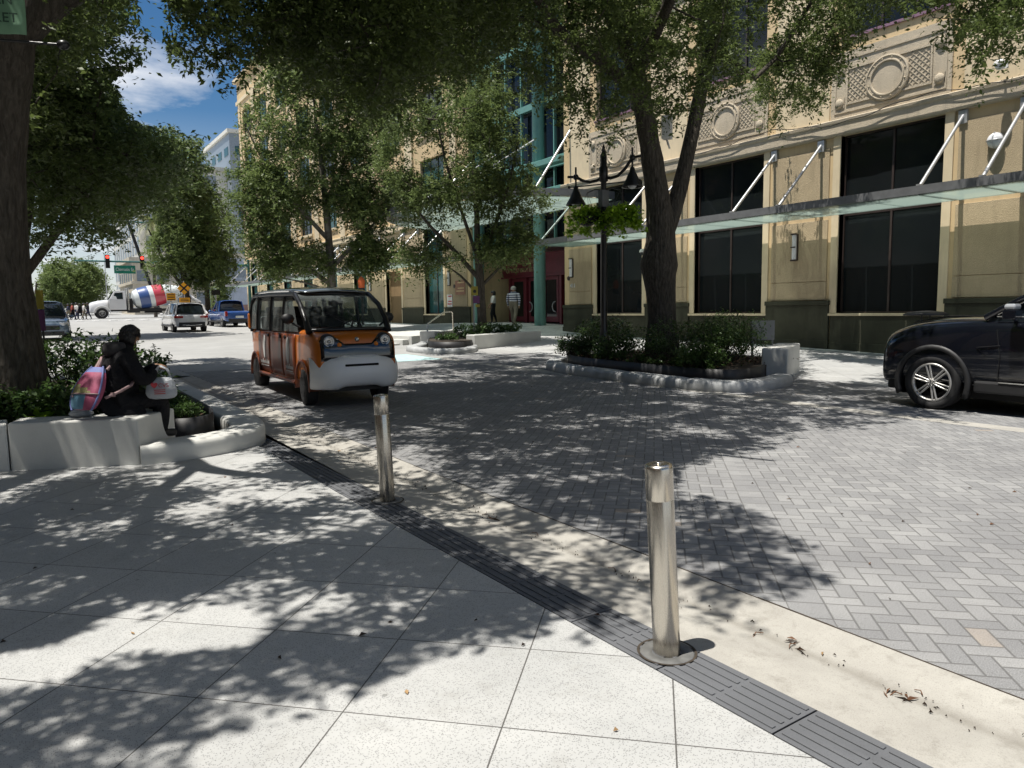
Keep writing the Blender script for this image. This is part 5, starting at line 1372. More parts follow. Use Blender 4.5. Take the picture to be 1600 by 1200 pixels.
def standing(name, label, loc, rz, h=1.74, top=None, legs=None, skin=None, hair=None, step=.12, arms=(0, 0), shoe=None, sub=1, sleeves=False, hair_len=0, group=None, wide=1.0):
    p = thing(name, label, 'person', loc, rz, group); k = h/1.74; N_ = {}; E_ = []
    skin = skin or M['skin']
    def n(key, x, y, z, r, r2=None): N_[key] = (x*k, y*k, z*k, r*k*wide if key[0] in 'pscw' else r*k) + ((r2*k,) if r2 else ())
    n('p', 0, 0, .93, .115, .14); n('w', .0, 0, 1.08, .105, .135); n('c', 0, 0, 1.28, .115, .155); n('s', -.01, 0, 1.42, .075, .11); n('nk', 0, 0, 1.50, .05); n('h0', .01, 0, 1.56, .062); n('h1', .015, 0, 1.63, .088, .078); n('h2', .0, 0, 1.70, .062)
    E_ += [('p', 'w', 1), ('w', 'c', 0), ('c', 's', 0), ('s', 'nk', 2), ('nk', 'h0', 2), ('h0', 'h1', 2), ('h1', 'h2', 2)]
    for s, q in ((1, 'l'), (-1, 'r')):
        f = step*s
        n(q+'hip', .0, s*.095, .87, .088); n(q+'kn', f*.6+.03, s*.10, .50, .058); n(q+'cf', f*.8-.01, s*.10, .33, .052); n(q+'an', f-.03, s*.10, .09, .037); n(q+'ft', f+.02, s*.105, .045, .038); n(q+'to', f+.13, s*.12, .035, .032)
        E_ += [('p', q+'hip', 1), (q+'hip', q+'kn', 1), (q+'kn', q+'cf', 1), (q+'cf', q+'an', 1), (q+'an', q+'ft', 3), (q+'ft', q+'to', 3)]
        a = arms[0 if s > 0 else 1]
        n(q+'sh', -.01, s*.185, 1.395, .058); n(q+'el', -.03+math.sin(a)*.10, s*.235, 1.395-.27*math.cos(a*.5), .040)
        e = N_[q+'el']; wx = -.03/1+math.sin(a)*.30; N_[q+'aw'] = (e[0]+math.sin(a)*.22*k+.03*k, e[1]-s*.01, e[2]-.24*k*math.cos(a), .026*k)
        mi = 0
        E_ += [('s', q+'sh', 0), (q+'sh', q+'el', 0), (q+'el', q+'aw', 0 if sleeves else 2)]
        N_['hw'+q] = N_[q+'aw'][:3]+(.022*k,) ; del N_['hw'+q]
        wv = Vector(N_[q+'aw'][:3]); N_[q+'hp'] = tuple(wv+Vector((.02*k*math.sin(a), 0, -.065*k)))+(.024*k,); E_.append((q+'aw', q+'hp', 2))
        b = Vector(N_[q+'hp'][:3])
        for i in range(4):
            o_ = Vector(((i-1.5)*.017*k, 0, -.03*k)); N_[f'{q}f{i}'] = tuple(b+o_+Vector((0, 0, -.008*k)))+(.009*k,); N_[f'{q}g{i}'] = tuple(b+o_+Vector((.012*k, -s*.012*k, (-.045-.01*(i in (1, 2)))*k)))+(.0075*k,)
            E_ += [(q+'hp', f'{q}f{i}', 2), (f'{q}f{i}', f'{q}g{i}', 2)]
        N_[q+'th'] = tuple(b+Vector((.035*k, -s*.01*k, -.015*k)))+(.010*k,); E_.append((q+'hp', q+'th', 2))
    p.scale = (1.25, 1.35, 1)
    for kk_ in list(N_):
        if kk_[1:] in ('hip', 'kn', 'cf', 'sh', 'el') or kk_ in 'pwcs': N_[kk_] = N_[kk_][:3]+tuple(v*1.15 for v in N_[kk_][3:])
    skinned('body', N_, E_, [top or M['tee'], legs or M['navy'], skin, shoe or M['shoeb']], p, sub)
    head_mesh(p, Vector((.008*k, 0, 1.635*k)), 0, 0, hair or M['hair'], skin, hair_len, .095*k)
    return p
zd = .50
standing('person', 'man in a navy and white striped shirt and khaki trousers walking to the library doors', (19.45, 28.7, .77), R(30), 1.80, M['stripe'], M['khaki'], M['skin'], M['hairg'], .16, (.15, -.15), M['shoe'], 2, True, wide=1.15)
standing('person', 'woman in a white top and black trousers beside the left teal column', (19.9, 31.2, .80), R(150), 1.62, M['tee'], M['blackc'], M['skin'], M['hair'], .10, (.7, .35), M['shoeb'], 2, False, .05)
GP = 'pedestrians crossing at the junction'
for i, (x, y, rz, top, lg, lab) in enumerate(((4.35, 88.5, 2.9, 'navy', 'khaki', 'far pedestrian at the left end of the group by the grey-blue SUV'), (4.75, 89.4, 3.0, 'redc', 'blackc', 'far pedestrian in a red top in the crossing group'), (5.1, 88.8, .4, 'tee', 'navy', 'far pedestrian in a white top in the middle of the crossing group'), (5.45, 89.6, 2.7, 'blackc', 'blackc', 'far pedestrian all in black in the crossing group'), (5.75, 88.6, 0.1, 'tee', 'khaki', 'far pedestrian with pale trousers striding in the crossing group'), (6.15, 89.2, 3.1, 'blackc', 'navy', 'far pedestrian nearest the front of the cement mixer'))):
    if 'redc' not in M: M['redc'] = pm('brick red cloth', (.32, .07, .05), .85)
    standing('person', lab, (x, y, G(y)), rz, 1.66+.05*(i % 3), M[top], M[lg], M['skinl'] if i % 2 else M['skin'], None, .2, (.3, -.3), None, 1, True, group=GP)
standing('person', 'distant pedestrian in dark clothes on the pavement between the white sedan and blue pickup', (13.9, 72, G(72)), 1.5, 1.7, M['blackc'], M['navy'], group=None)

# ---- the seated person in black at the left
sp = thing('person', 'person in a black hooded jacket seen from behind, sitting on the white planter wall', 'person', (0, 0, 0))
N_ = {}; E_ = []
def n(k, x, y, z, r, r2=None): N_[k] = (x, y, z, r) + ((r2,) if r2 else ())
n('p', .82, 8.90, .66, .225, .225); n('w', .83, 8.88, .84, .225, .225); n('c', .86, 8.88, 1.01, .205, .22); n('s', .90, 8.88, 1.17, .125, .165); n('nk', .955, 8.88, 1.25, .065); n('h0', .985, 8.885, 1.295, .068); n('h1', 1.005, 8.89, 1.345, .084, .078); n('h2', 1.005, 8.89, 1.405, .060)
E_ += [('p', 'w', 0), ('w', 'c', 0), ('c', 's', 0), ('s', 'nk', 0), ('nk', 'h0', 1), ('h0', 'h1', 1), ('h1', 'h2', 1)]
for q, yo in (('r', -.12), ('l', .12)):
    n(q+'hip', .90, 8.90+yo, .615, .115); n(q+'th', 1.08, 8.93+yo*1.1, .655, .105); n(q+'kn', 1.26, 8.96+yo*1.2, .65, .105); n(q+'cf', 1.24, 8.98+yo*1.2, .50, .100); n(q+'an', 1.23, 8.99+yo*1.2, .34, .090); n(q+'ft', 1.26, 9.0+yo*1.25, .265, .050); n(q+'to', 1.40, 9.04+yo*1.3, .255, .045)
    E_ += [('p', q+'hip', 2), (q+'hip', q+'th', 2), (q+'th', q+'kn', 2), (q+'kn', q+'cf', 2), (q+'cf', q+'an', 2), (q+'an', q+'ft', 3), (q+'ft', q+'to', 3)]
# arms: elbows forward, forearms raised in front holding the bag
n('rsh', .92, 8.70, 1.13, .095); n('rel', 1.06, 8.62, .87, .088); n('rfa', 1.14, 8.66, .90, .072); n('rw', 1.185, 8.72, 1.01, .036)
n('lsh', .92, 9.06, 1.13, .095); n('lel', 1.08, 9.14, .90, .085); n('lfa', 1.15, 9.04, .94, .065); n('lw', 1.19, 8.92, 1.01, .036)
E_ += [('s', 'rsh', 0), ('rsh', 'rel', 0), ('rel', 'rfa', 0), ('rfa', 'rw', 0), ('s', 'lsh', 0), ('lsh', 'lel', 0), ('lel', 'lfa', 0), ('lfa', 'lw', 0)]
hand(N_, E_, 1, N_['rw'][:3], (.8, .25, .15), (.2, .3, -1), 1, 1.0, 'r_'); E_ = [(('rw' if a == 'r_w' else a), b, m) for a, b, m in E_]
hand(N_, E_, -1, N_['lw'][:3], (.8, -.4, .05), (.2, -.2, -1), 1, 1.0, 'l_'); E_ = [(('lw' if a == 'l_w' else a), b, m) for a, b, m in E_]
skinned('body', N_, E_, [M['blackc'], M['skin'], M['blackc'], M['shoeb']], sp, 2)
head_mesh(sp, Vector((1.005, 8.89, 1.350)), R(22), .30, M['hair'], M['skin'], .02, .086)
mb = MB(); rg = []       # knitted cap
for i in range(8):
    a = PI*.52*i/7; rg.append([(.995+.090*math.sin(a)*math.cos(2*PI*k/20)*1.05+.004*math.sin(k*3.3+i), 8.89+.083*math.sin(a)*math.sin(2*PI*k/20), 1.350+.104*math.cos(a)+.004*math.sin(k*2.1+i*2)) for k in range(20)])
mb.loft(rg, cap=False); mb.build('knitted_cap', M['blackc'], sp, solid=.010)
mb = MB(); rs = random.Random(3)
for k in range(230):
    a = rs.uniform(0, 2*PI); e = rs.uniform(-.35, 1.5)
    if math.cos(a) > .45 and e < .5: continue
    mb.ball((.993+.092*math.cos(e)*math.cos(a), 8.89+.085*math.cos(e)*math.sin(a), 1.350+.106*math.sin(e)), rs.uniform(.013, .026), 6)
mb.build('curly_hair', M['hair'], sp)
mb = MB(); rg = []       # hood bunched behind the neck
for i in range(9):
    a = R(60+240*i/8); c_ = (.875+.105*math.cos(a), 8.88+.135*math.sin(a), 1.235+.02*math.cos(a)); rr_ = .045+.028*math.sin(PI*i/8)
    rg.append([(c_[0]+rr_*math.cos(a)*math.cos(b_), c_[1]+rr_*math.sin(a)*math.cos(b_), c_[2]+rr_*1.15*math.sin(b_)) for b_ in [2*PI*k/10 for k in range(10)]])
mb.loft(rg); mb.build('hood', M['blackc2'], sp, sub=1)
mb = MB(); rg = []      # jacket tail spilling over the wall edge
for x, y, z in ((.70, 8.78, .80), (.75, 8.70, .62), (.80, 8.655, .53)): rg.append([(x-.12+.42*k/6, y-.02*math.sin(k*2.1), z-.02*abs(math.sin(k*1.7))) for k in range(7)])
mb.loft(rg, closed=False); mb.build('jacket_tail', M['blackc'], sp, solid=.02, sub=1)

# backpack worn on the back: pastel patches
bpk = thing('backpack', 'small pastel backpack with pink, yellow and blue patches worn by the seated person', 'backpack', (.575, 8.66, .835), R(38))
bpk.scale = (1.05, 1.12, 1.0); bpk.rotation_euler = (0, R(12), R(42))
M['pink'] = pm('pink patch', (.30, .06, .12), .7, var=.15, bump=.3, bscale=40); M['yel'] = pm('pale yellow patch', (.27, .25, .11), .7, var=.15, bump=.3, bscale=40); M['lblue'] = pm('sky blue patch', (.09, .20, .28), .7, var=.15, bump=.3, bscale=40); M['strapp'] = pm('pale pink strap', (.30, .20, .20), .7); M['violet'] = pm('violet blue piping', (.13, .16, .36), .7)
mb = MB(); NR, NK = 14, 28
def bp_pt(v, a):      # v 0 bottom .. 1 top
    ww = .175*math.sin(PI*min(1, max(0, .10+.74*(1-v))))**.6*(1-.25*v); dd = .095*math.sin(PI*min(.97, max(.06, v*.93+.05)))**.45
    x = -abs(math.cos(a))**.8*dd if math.cos(a) < 0 else math.cos(a)*dd*.35
    return (x-.16*(v-.5)*-.9, math.copysign(abs(math.sin(a))**.75, math.sin(a))*ww, -.24+.47*v)
rings = [[bp_pt(i/NR, 2*PI*k/NK) for k in range(NK)] for i in range(NR+1)]
mb.loft(rings); 
fi = 0
for i in range(NR):
    for k in range(NK):
        a = 2*PI*(k+.5)/NK; v = (i+.5)/NR; y = math.sin(a)
        mi = (2 if y > -.30 else 0) if v < .36 else ((1 if y > -.55+(v-.36)*4 else 0) if v < .60 else (0 if v < .86 else 3))
        if v < .10 and y > -.3: mi = 2
        mb.m[fi] = mi; fi += 1
bg_ = mb.build('bag_body', [M['pink'], M['yel'], M['lblue'], M['violet']], bpk, sub=1)
mb = MB(); mb.tube([bp_pt(v, PI*.63) for v in [q/10 for q in range(11)]], .010, 6); mb.tube([bp_pt(v, PI*1.37) for v in [q/10 for q in range(11)]], .010, 6); mb.build('piping', M['violet'], bpk)
mb = MB(); p_ = [Vector(bp_pt(.36, PI*(.62+.76*q/10)))+Vector((-.006, 0, 0)) for q in range(11)]; mb.tube(p_, .008, 6); mb.ball(tuple(p_[3]+Vector((-.01, 0, -.03))), .010, 8); mb.build('pocket_zip', M['strapp'], bpk)
mb = MB(); mb.tube([(.07, .0, .22), (.06, -.03, .29), (.09, 0, .33), (.12, .03, .29), (.10, .03, .22)], .012, 6)
mb.tube([(.10, -.07, .20), (.18, -.10, .33), (.27, -.10, .43), (.36, -.085, .46)], .016, 6); mb.tube([(.10, .07, .20), (.2, .10, .33), (.30, .11, .43), (.38, .10, .45)], .016, 6)
mb.tube([(.02, -.15, -.10), (.14, -.20, -.02), (.25, -.225, .06), (.30, -.20, .10)], .016, 6); mb.box(.06, -.19, -.08, .10, -.165, -.04)
mb.build('strap', M['strapp'], bpk)

# plastic bag hanging from the hands
pg = thing('plastic_bag', 'white plastic shopping bag with red print held on the knees of the person in black', 'bag', (1.235, 8.66, .82), R(-18))
t = NT('thin white plastic'); tl = t.new('ShaderNodeBsdfTranslucent'); tl.inputs[0].default_value = (.7, .72, .75, 1); t.setp(col=(.46, .49, .53), rough=.35); c = t.coord(); t.bump(t.noise(c, 14, 4, .6, 1.5), .9, .03)
mx_ = t.new('ShaderNodeMixShader'); mx_.inputs[0].default_value = .3; t.l.new(t.b.outputs[0], mx_.inputs[1]); t.l.new(tl.outputs[0], mx_.inputs[2]); t.l.new(mx_.outputs[0], t.out.inputs[0]); M['bagp'] = t.mat
mb = MB(); rs = random.Random(5); rings = []
for i, (z, rx, ry) in enumerate(((-.155, .05, .04), (-.15, .13, .07), (-.11, .165, .085), (-.05, .16, .09), (0, .14, .08), (.05, .12, .06), (.085, .10, .035))):
    rings.append([((rx+.016*math.sin(k*2.3+i*1.7)+rs.uniform(-.008, .008))*math.cos(2*PI*k/22), (ry+.012*math.sin(k*3.1+i))*math.sin(2*PI*k/22), z+rs.uniform(-.006, .006)) for k in range(22)])
mb.loft(rings); bgb = mb.build('bag', M['bagp'], pg, sub=1)
mb = MB()
for s in (1, -1): mb.loft([[(s*.085-.02, y, z) for y, z in ((-.01, .07), (.01, .07))], [(s*.085+.02, 0, .07), (s*.085+.025, .01, .07)], [(s*.05, -.01, .17), (s*.05+.03, .01, .17)], [(s*.0-.01, -.01, .205), (s*.0+.01, .01, .21)]], closed=False)
mb.build('bag_handle', M['bagp'], pg, solid=.006)
text('\u2665CVS', .060, M['red'], pg, (.0, -.098, .0), (PI/2, 0, 0), 'print', .002)
mb = MB()
for q in range(3): mb.box(-.055, -.110, -.05-.02*q, .055, -.104, -.042-.02*q)
mb.build('print', M['red'], pg)
# grey coat or bag lying behind the person
o = thing('bag', 'small crumpled white bag lying on the wall behind the backpack', 'bag', (.46, 8.86, .53)); mb = MB(); mb.ball((0, 0, .03), .07, 12, (1.4, .8, .6)); mb.ball((.08, .02, .02), .05, 10, (1.2, .9, .6)); mb.build('bag', M['bagp'], o)
# ------------------------------------------------------------------ foliage
def m_leaf(name, lo, hi, trans=.3, rough=.45, light=None, cs=.9):
    t = NT(name); p = t.coord(True)
    n1 = t.noise(p, cs, 3, .6); n2 = t.noise(p, 14, 2)
    c = t.mix(t.ramp(t.m('ADD', t.m('MULTIPLY', n1, .65), t.m('MULTIPLY', n2, .35)), [(.35, 0), (.65, 1)]), lo, hi)
    if light: c = t.mix(t.ramp(t.noise(p, 30, 1), [(.66, 0), (.72, .7)]), c, light)
    t.setp(col=c, rough=rough, spec=.32)
    tl = t.new('ShaderNodeBsdfTranslucent'); t.put(tl, 0, t.mix(.5, c, hi))
    mx = t.new('ShaderNodeMixShader'); mx.inputs[0].default_value = trans
    t.l.new(t.b.outputs[0], mx.inputs[1]); t.l.new(tl.outputs[0], mx.inputs[2]); t.l.new(mx.outputs[0], t.out.inputs[0])
    return t.mat
M['oak'] = m_leaf('oak leaves', (.044, .070, .018), (.145, .192, .056), .43)
M['oak2'] = m_leaf('olive leaves', (.046, .080, .022), (.15, .205, .066), .42)
M['oak3'] = m_leaf('bright green leaves', (.068, .108, .030), (.19, .245, .082), .43)  # brighter leaf green for the slender tree and the farther trees
M['shrub'] = m_leaf('glossy shrub leaves', (.028, .058, .015), (.10, .17, .045), .25, .3, (.22, .30, .10))
M['shrub2'] = m_leaf('fine shrub leaves', (.030, .060, .016), (.085, .15, .04), .3, .4)
M['cover'] = m_leaf('low ground cover', (.035, .075, .015), (.11, .19, .045), .3, .5)
M['lime'] = m_leaf('lime green trailing leaves', (.15, .30, .015), (.36, .54, .05), .42, .45)
M['varieg'] = m_leaf('variegated leaves', (.05, .10, .03), (.12, .20, .06), .25, .35, (.60, .62, .42))
M['palm'] = m_leaf('palm fronds', (.10, .12, .04), (.24, .25, .09), .2)

def leaves(name, C, size, mat, parent, seed=1, aspect=.42, flat=.35, jit=.45, fold=.18, hang=0.0):
    """one mesh of folded leaf blades, C: (N,3) leaf positions"""
    rg = np.random.default_rng(seed); N = len(C)
    d = rg.normal(size=(N, 3)); d[:, 2] = d[:, 2]*.6-hang; d /= np.linalg.norm(d, axis=1)[:, None]+1e-9
    nr = rg.normal(size=(N, 3)); nr[:, 2] = np.abs(nr[:, 2])+flat*2
    b = np.cross(d, nr); b /= np.linalg.norm(b, axis=1)[:, None]+1e-9
    nn = np.cross(b, d)
    s = size*(1+rg.uniform(-jit, jit, N))[:, None]; wd = s*aspect
    p0 = C; p1 = C+d*s*.45+b*wd*.5+nn*s*fold*.5; p2 = C+d*s; p3 = C+d*s*.45-b*wd*.5+nn*s*fold*.5
    V = np.stack([p0, p1, p2, p3], 1).reshape(-1, 3).astype(np.float32)
    me = bpy.data.meshes.new(name); me.vertices.add(4*N); me.vertices.foreach_set('co', V.ravel())
    me.loops.add(4*N); me.loops.foreach_set('vertex_index', np.arange(4*N, dtype=np.int32))
    me.polygons.add(N); me.polygons.foreach_set('loop_start', np.arange(0, 4*N, 4, dtype=np.int32)); me.polygons.foreach_set('loop_total', np.full(N, 4, np.int32))
    me.materials.append(mat); me.update(); me.validate()
    o = bpy.data.objects.new(name, me); COL.objects.link(o); o.parent = parent
    return o

def clump_points(centres, n, rad, rg, flatz=.75, strands=9):
    """leaves gathered along short twigs that leave each clump centre"""
    out = []
    K = len(centres)
    dirs = rg.normal(size=(K, strands, 3)); dirs[:, :, 2] *= flatz; dirs /= np.linalg.norm(dirs, axis=2)[:, :, None]
    L = rad*(.55+.75*rg.random((K, strands, 1)))
    t_ = rg.random((K, n))**.75; si = rg.integers(0, strands, (K, n))
    kk = np.arange(K)[:, None]
    P = centres[:, None, :]+dirs[kk, si]*L[kk, si]*t_[:, :, None]+rg.normal(size=(K, n, 3))*rad*.065
    P[:, :, 2] -= (t_**2)*rad*.38
    return P.reshape(-1, 3)

def grow(mb, limbs, targets, rg, tip=.006, power=2.3, maxr=.12, maxl=2.2):
    """join targets to a limb skeleton by curved twigs, thicker where more depend on them"""
    pos = []; par = []; rad0 = []
    for pts, rads in limbs:
        prev = -1
        for i in range(len(pts)-1):
            a, b = Vector(pts[i]), Vector(pts[i+1]); n = max(1, int((b-a).length/.4))
            for k in range(n):
                q = k/n; pos.append(tuple(a.lerp(b, q))); par.append(prev); rad0.append(rads[i]*(1-q)+rads[i+1]*q); prev = len(pos)-1
        pos.append(tuple(pts[-1])); par.append(prev); rad0.append(rads[-1])
    n0 = len(pos)
    P = np.array(pos); T = np.array(targets)
    d = np.min(np.linalg.norm(T[:, None]-P[None], axis=2), axis=1); T = T[np.argsort(d)]
    pos = [Vector(p) for p in pos]; Pn = list(P)
    paths = []
    for tpt in T:
        A = np.array(Pn); dd = np.linalg.norm(A-tpt, axis=1); i = int(np.argmin(dd+np.where(np.arange(len(A)) < n0, 0, .15)))
        a = pos[i]; b = Vector(tpt); L = (b-a).length
        if L < .05 or L > maxl: continue
        mid = a.lerp(b, .5)+Vector(rg.normal(size=3)*L*.10)+Vector((0, 0, L*.06)); 
        pos += [mid, b]; Pn += [np.array(mid), np.array(b)]; par += [i, len(pos)-2]; rad0 += [0, 0]
    cnt = [0]*len(pos)
    for i in range(len(pos)-1, n0-1, -1):
        cnt[i] += 1
        if par[i] >= 0: cnt[par[i]] += cnt[i]
    R_ = [rad0[i] if i < n0 else min(maxr, tip*(cnt[i]**(1/power))) for i in range(len(pos))]
    for i in range(n0, len(pos)):
        p = par[i]; mb.tube([pos[p], pos[i]], [min(R_[p], R_[i]*1.25), R_[i]], 5 if R_[i] < .03 else 7, False)

def trunk(mb, pts, rads, n=14, wob=.05, seed=0):
    """a limb with a little bumpiness"""
    rs = random.Random(seed); P = []; Rr = []
    for i in range(len(pts)-1):
        a, b = Vector(pts[i]), Vector(pts[i+1]); m = max(2, int((b-a).length/.3))
        for k in range(m):
            q = k/m; P.append(a.lerp(b, q)); Rr.append((rads[i]*(1-q)+rads[i+1]*q)*(1+rs.uniform(-wob, wob)))
    P.append(Vector(pts[-1])); Rr.append(rads[-1])
    Q = P[:]
    for _ in range(2): Q = [Q[0]]+[(Q[i-1]+Q[i]*2+Q[i+1])/4 for i in range(1, len(Q)-1)]+[Q[-1]]
    mb.tube(Q, Rr, n)

def blobs(specs, rg, spacing=None):
    out = []
    for cx, cy, cz, rx, ry, rz, n in specs:
        v = rg.normal(size=(n, 3)); v /= np.linalg.norm(v, axis=1)[:, None]
        r = rg.random((n, 1))**(.42)
        out.append(np.array([cx, cy, cz])+v*r*np.array([rx, ry, rz]))
    return np.concatenate(out)

SKY_HOLE = [(203, -80), (262, -80), (258, 60), (268, 95), (290, 118), (322, 128), (345, 150), (350, 175), (335, 200), (300, 188), (262, 196), (225, 196), (205, 188), (188, 160), (176, 122), (205, 108), (236, 92), (234, 60), (214, 28)]
NEAR = [(-60, -400), (203, -400), (210, 6), (165, 22), (125, 55), (95, 80), (70, 120), (60, 170), (50, 190), (-60, 200), (-60, -400)]
BAND = [(256, -400), (1900, -400), (1900, 120), (1600, 92), (1578, 70), (1560, 72), (1532, 106), (1505, 92), (1490, 45), (1440, 12), (1390, -10), (1350, 5), (1338, 60), (1322, 100), (1296, 128), (1290, 165), (1262, 182), (1240, 150), (1213, 186), (1190, 150), (1168, 126), (1130, 160), (1095, 178), (1070, 120), (1050, 200), (1000, 215), (960, 250), (925, 225), (895, 245), (880, 200), (868, 150), (840, 128), (800, 122), (770, 135), (735, 120), (690, 100), (650, 130), (610, 160), (575, 200), (560, 150), (520, 108), (470, 96), (430, 108), (400, 92), (365, 108), (330, 90), (298, 140), (285, 110), (266, 100), (258, 60)]
def gpx(P):     # picture point of the shade each leaf clump throws on the ground
    k = P[:, 2]/-SUNV.z
    S = P+np.array(SUNV)[None]*k[:, None]; return npproj(S)
SUNNY = [[(1300, 905), (1262, 850), (1190, 800), (1100, 775), (1060, 770), (1062, 735), (1180, 705), (1440, 672), (1900, 660), (2600, 1400), (900, 1600), (1075, 1060), (1230, 945)],
         [(330, 1215), (380, 1150), (560, 1085), (640, 1050), (760, 1010), (870, 990), (1010, 1040), (1080, 1110), (1200, 1500), (100, 1500)],
         [(-200, 1060), (60, 1010), (130, 985), (240, 932), (252, 940), (215, 975), (300, 948), (430, 955), (420, 1010), (330, 1018), (190, 1022), (90, 1070), (-200, 1120)],
         [(300, 700), (430, 700), (470, 760), (400, 800), (300, 790), (240, 745)], [(0, 740), (115, 745), (100, 775), (0, 780)], [(1240, 560), (1400, 575), (1380, 600), (1250, 598)],
         [(470, 615), (600, 600), (622, 625), (500, 645)], [(250, 560), (380, 545), (385, 575), (290, 590)]]
BANNER = [(-80, -80), (42, -80), (44, 50), (100, 60), (104, 76), (-80, 66)]
def filt(P, allowed, rg, sun=True, holes=(SKY_HOLE,), pad=0):
    x, y, w_ = npproj(P); inside = (w_ > 0) & (x > -40) & (x < 1640) & (y > -40) & (y < 1240)
    ok = np.zeros(len(P), bool)
    for a in allowed: ok |= inpoly(x, y, a)
    ok |= ~inside
    for h in holes: ok &= ~(inpoly(x, y, h) & (w_ > 0))
    ok &= ~(inpoly(x, y, BANNER) & (w_ > 0) & (w_ < 9.2))
    if sun:
        gx, gy, gw = gpx(P)
        for s in SUNNY: ok &= ~(inpoly(gx, gy, s) & (gw > 0))
    return P[ok]

def make_tree(name, label, limbs, specs, leaf, n_leaf, size, allowed, seed, mat, bark='bark', rad=.5, sun=True, group=None, ntw=260, holes=(SKY_HOLE,), tip=.006, rad_g=2.3, extra=None, base=None, hang=.25, thin=None):
    rg = np.random.default_rng(seed)
    P = blobs(specs, rg)
    if extra is not None: P = np.concatenate([P, extra])
    P = filt(P, allowed, rg, sun, holes)
    if thin is not None:
        # gaps: drop clumps where a slow 3-d wave is low
        f = np.sin(P[:, 0]*1.7+seed)+np.sin(P[:, 1]*1.9+seed*2)+np.sin(P[:, 2]*2.3+seed*3)
        P = P[f > thin]
    tr = thing(name, label, 'tree', base or (0, 0, 0), 0, group); off = Vector(base or (0, 0, 0))
    mb = MB()
    for i, (pts, rads) in enumerate(limbs): trunk(mb, [Vector(p)-off for p in pts], rads, 16 if i == 0 else 10, .05, seed+i)
    limbs2 = [([Vector(p)-off for p in pts], rads) for pts, rads in limbs]
    T = P[rg.choice(len(P), min(ntw, len(P)), replace=False)]-np.array(off)
    grow(mb, limbs2, T, rg, tip, rad_g, maxl=max(1.9, rad*3.2)); mb.build('trunk', M[bark], tr)
    pts = clump_points(P-np.array(off), n_leaf, rad, rg)
    pts_w = pts+np.array(off)
    if allowed:
        x, y, w_ = npproj(pts_w)
        keep = ~(inpoly(x, y, [(a, b) for a, b in SKY_HOLE]) & (w_ > 0) & (rg.random(len(pts)) < .93)) if holes else np.ones(len(pts), bool)
        keep &= ~(inpoly(x, y, BANNER) & (w_ > 0) & (w_ < 9.2))
        if sun:
            gx, gy, gw = gpx(pts_w)
            for s in SUNNY[:3]: keep &= ~(inpoly(gx, gy, s) & (gw > 0))
        pts = pts[keep]
    leaves('crown', pts, size, M[mat], tr, seed, .45, .35, .48, .18, hang)
    return tr
SHADE_L = [[(-200, 800), (110, 800), (230, 765), (300, 795), (420, 800), (560, 800), (700, 860), (860, 930), (925, 975), (830, 965), (700, 955), (600, 965), (540, 915), (420, 898), (330, 905), (240, 945), (120, 1000), (-200, 1050)],
 [(100, 1085), (190, 1030), (300, 1025), (420, 1035), (520, 985), (640, 975), (780, 975), (740, 1000), (620, 1040), (520, 1070), (420, 1100), (350, 1140), (280, 1150), (180, 1190), (100, 1200), (-100, 1230), (-100, 1140)],
 [(400, 690), (520, 740), (620, 800), (760, 860), (900, 930), (1000, 1000), (900, 960), (700, 860), (560, 810), (440, 730)],
 [(230, 620), (330, 620), (480, 700), (640, 760), (820, 860), (960, 930), (860, 900), (700, 830), (500, 750)], [(-100, 770), (240, 745), (300, 760), (240, 800), (-100, 800)]]
SHADE_R = [[(540, 655), (700, 600), (900, 600), (1100, 640), (1260, 650), (1180, 690), (1160, 712), (1000, 725), (985, 770), (1100, 795), (1200, 815), (1275, 885), (1200, 930), (1050, 880), (900, 820), (750, 750), (640, 700)],
 [(620, 590), (860, 545), (900, 590), (1100, 630), (1420, 650), (1300, 672), (900, 640), (640, 640)], [(1240, 600), (1380, 590), (1500, 640), (1400, 665), (1260, 640)], [(700, 548), (880, 526), (905, 545), (860, 572), (640, 590)], [(1250, 545), (1380, 556), (1385, 600), (1300, 590)]]
def at_np(px, py, t):
    a = (px-800)/F; b = -(py-600)/F
    return np.array([0, 0, H])+(np.array(FW)[None]+np.array(RT)[None]*a[:, None]+np.array(UP)[None]*b[:, None])*t[:, None]
def shade_clumps(polys, n_per_m2, zlo, zhi, rg, gap=-.6):
    out = []
    for poly in polys:
        W = []
        for px, py in poly:
            d = at(px, max(py, 500), 1.0)-Vector((0, 0, H)); t_ = -H/d.z; W.append((d.x*t_, d.y*t_))
        xs = [p[0] for p in W]; ys = [p[1] for p in W]; A = (max(xs)-min(xs))*(max(ys)-min(ys)); N = int(A*n_per_m2)
        x = rg.uniform(min(xs), max(xs), N); y = rg.uniform(min(ys), max(ys), N); k = inpoly(x, y, W); x, y = x[k], y[k]
        z = rg.uniform(zlo, zhi, len(x)); P = np.stack([x+z*SUNV.x/SUNV.z, y+z*SUNV.y/SUNV.z, z], 1)
        f = np.sin(P[:, 0]*4.6+1)+np.sin(P[:, 1]*5.3+2)+np.sin((P[:, 0]+P[:, 1])*3.3)+rg.normal(size=len(P))*.5
        out.append(P[f > gap])
    return np.concatenate(out)
def view_clumps(polys, n, tlo, thi, rg, xmax=19.5):
    out = []
    for poly in polys:
        xs = [p[0] for p in poly]; ys = [p[1] for p in poly]; N = n
        x = rg.uniform(min(xs), max(xs), N); y = rg.uniform(min(ys), max(ys), N); k = inpoly(x, y, poly)
        P = at_np(x[k], y[k], rg.uniform(tlo, thi, k.sum())); out.append(P[(P[:, 0] < xmax) & (P[:, 2] > 2.5)])
    return np.concatenate(out)
ANY = [[(-9999, -9999), (9999, -9999), (9999, 9999), (-9999, 9999)]]
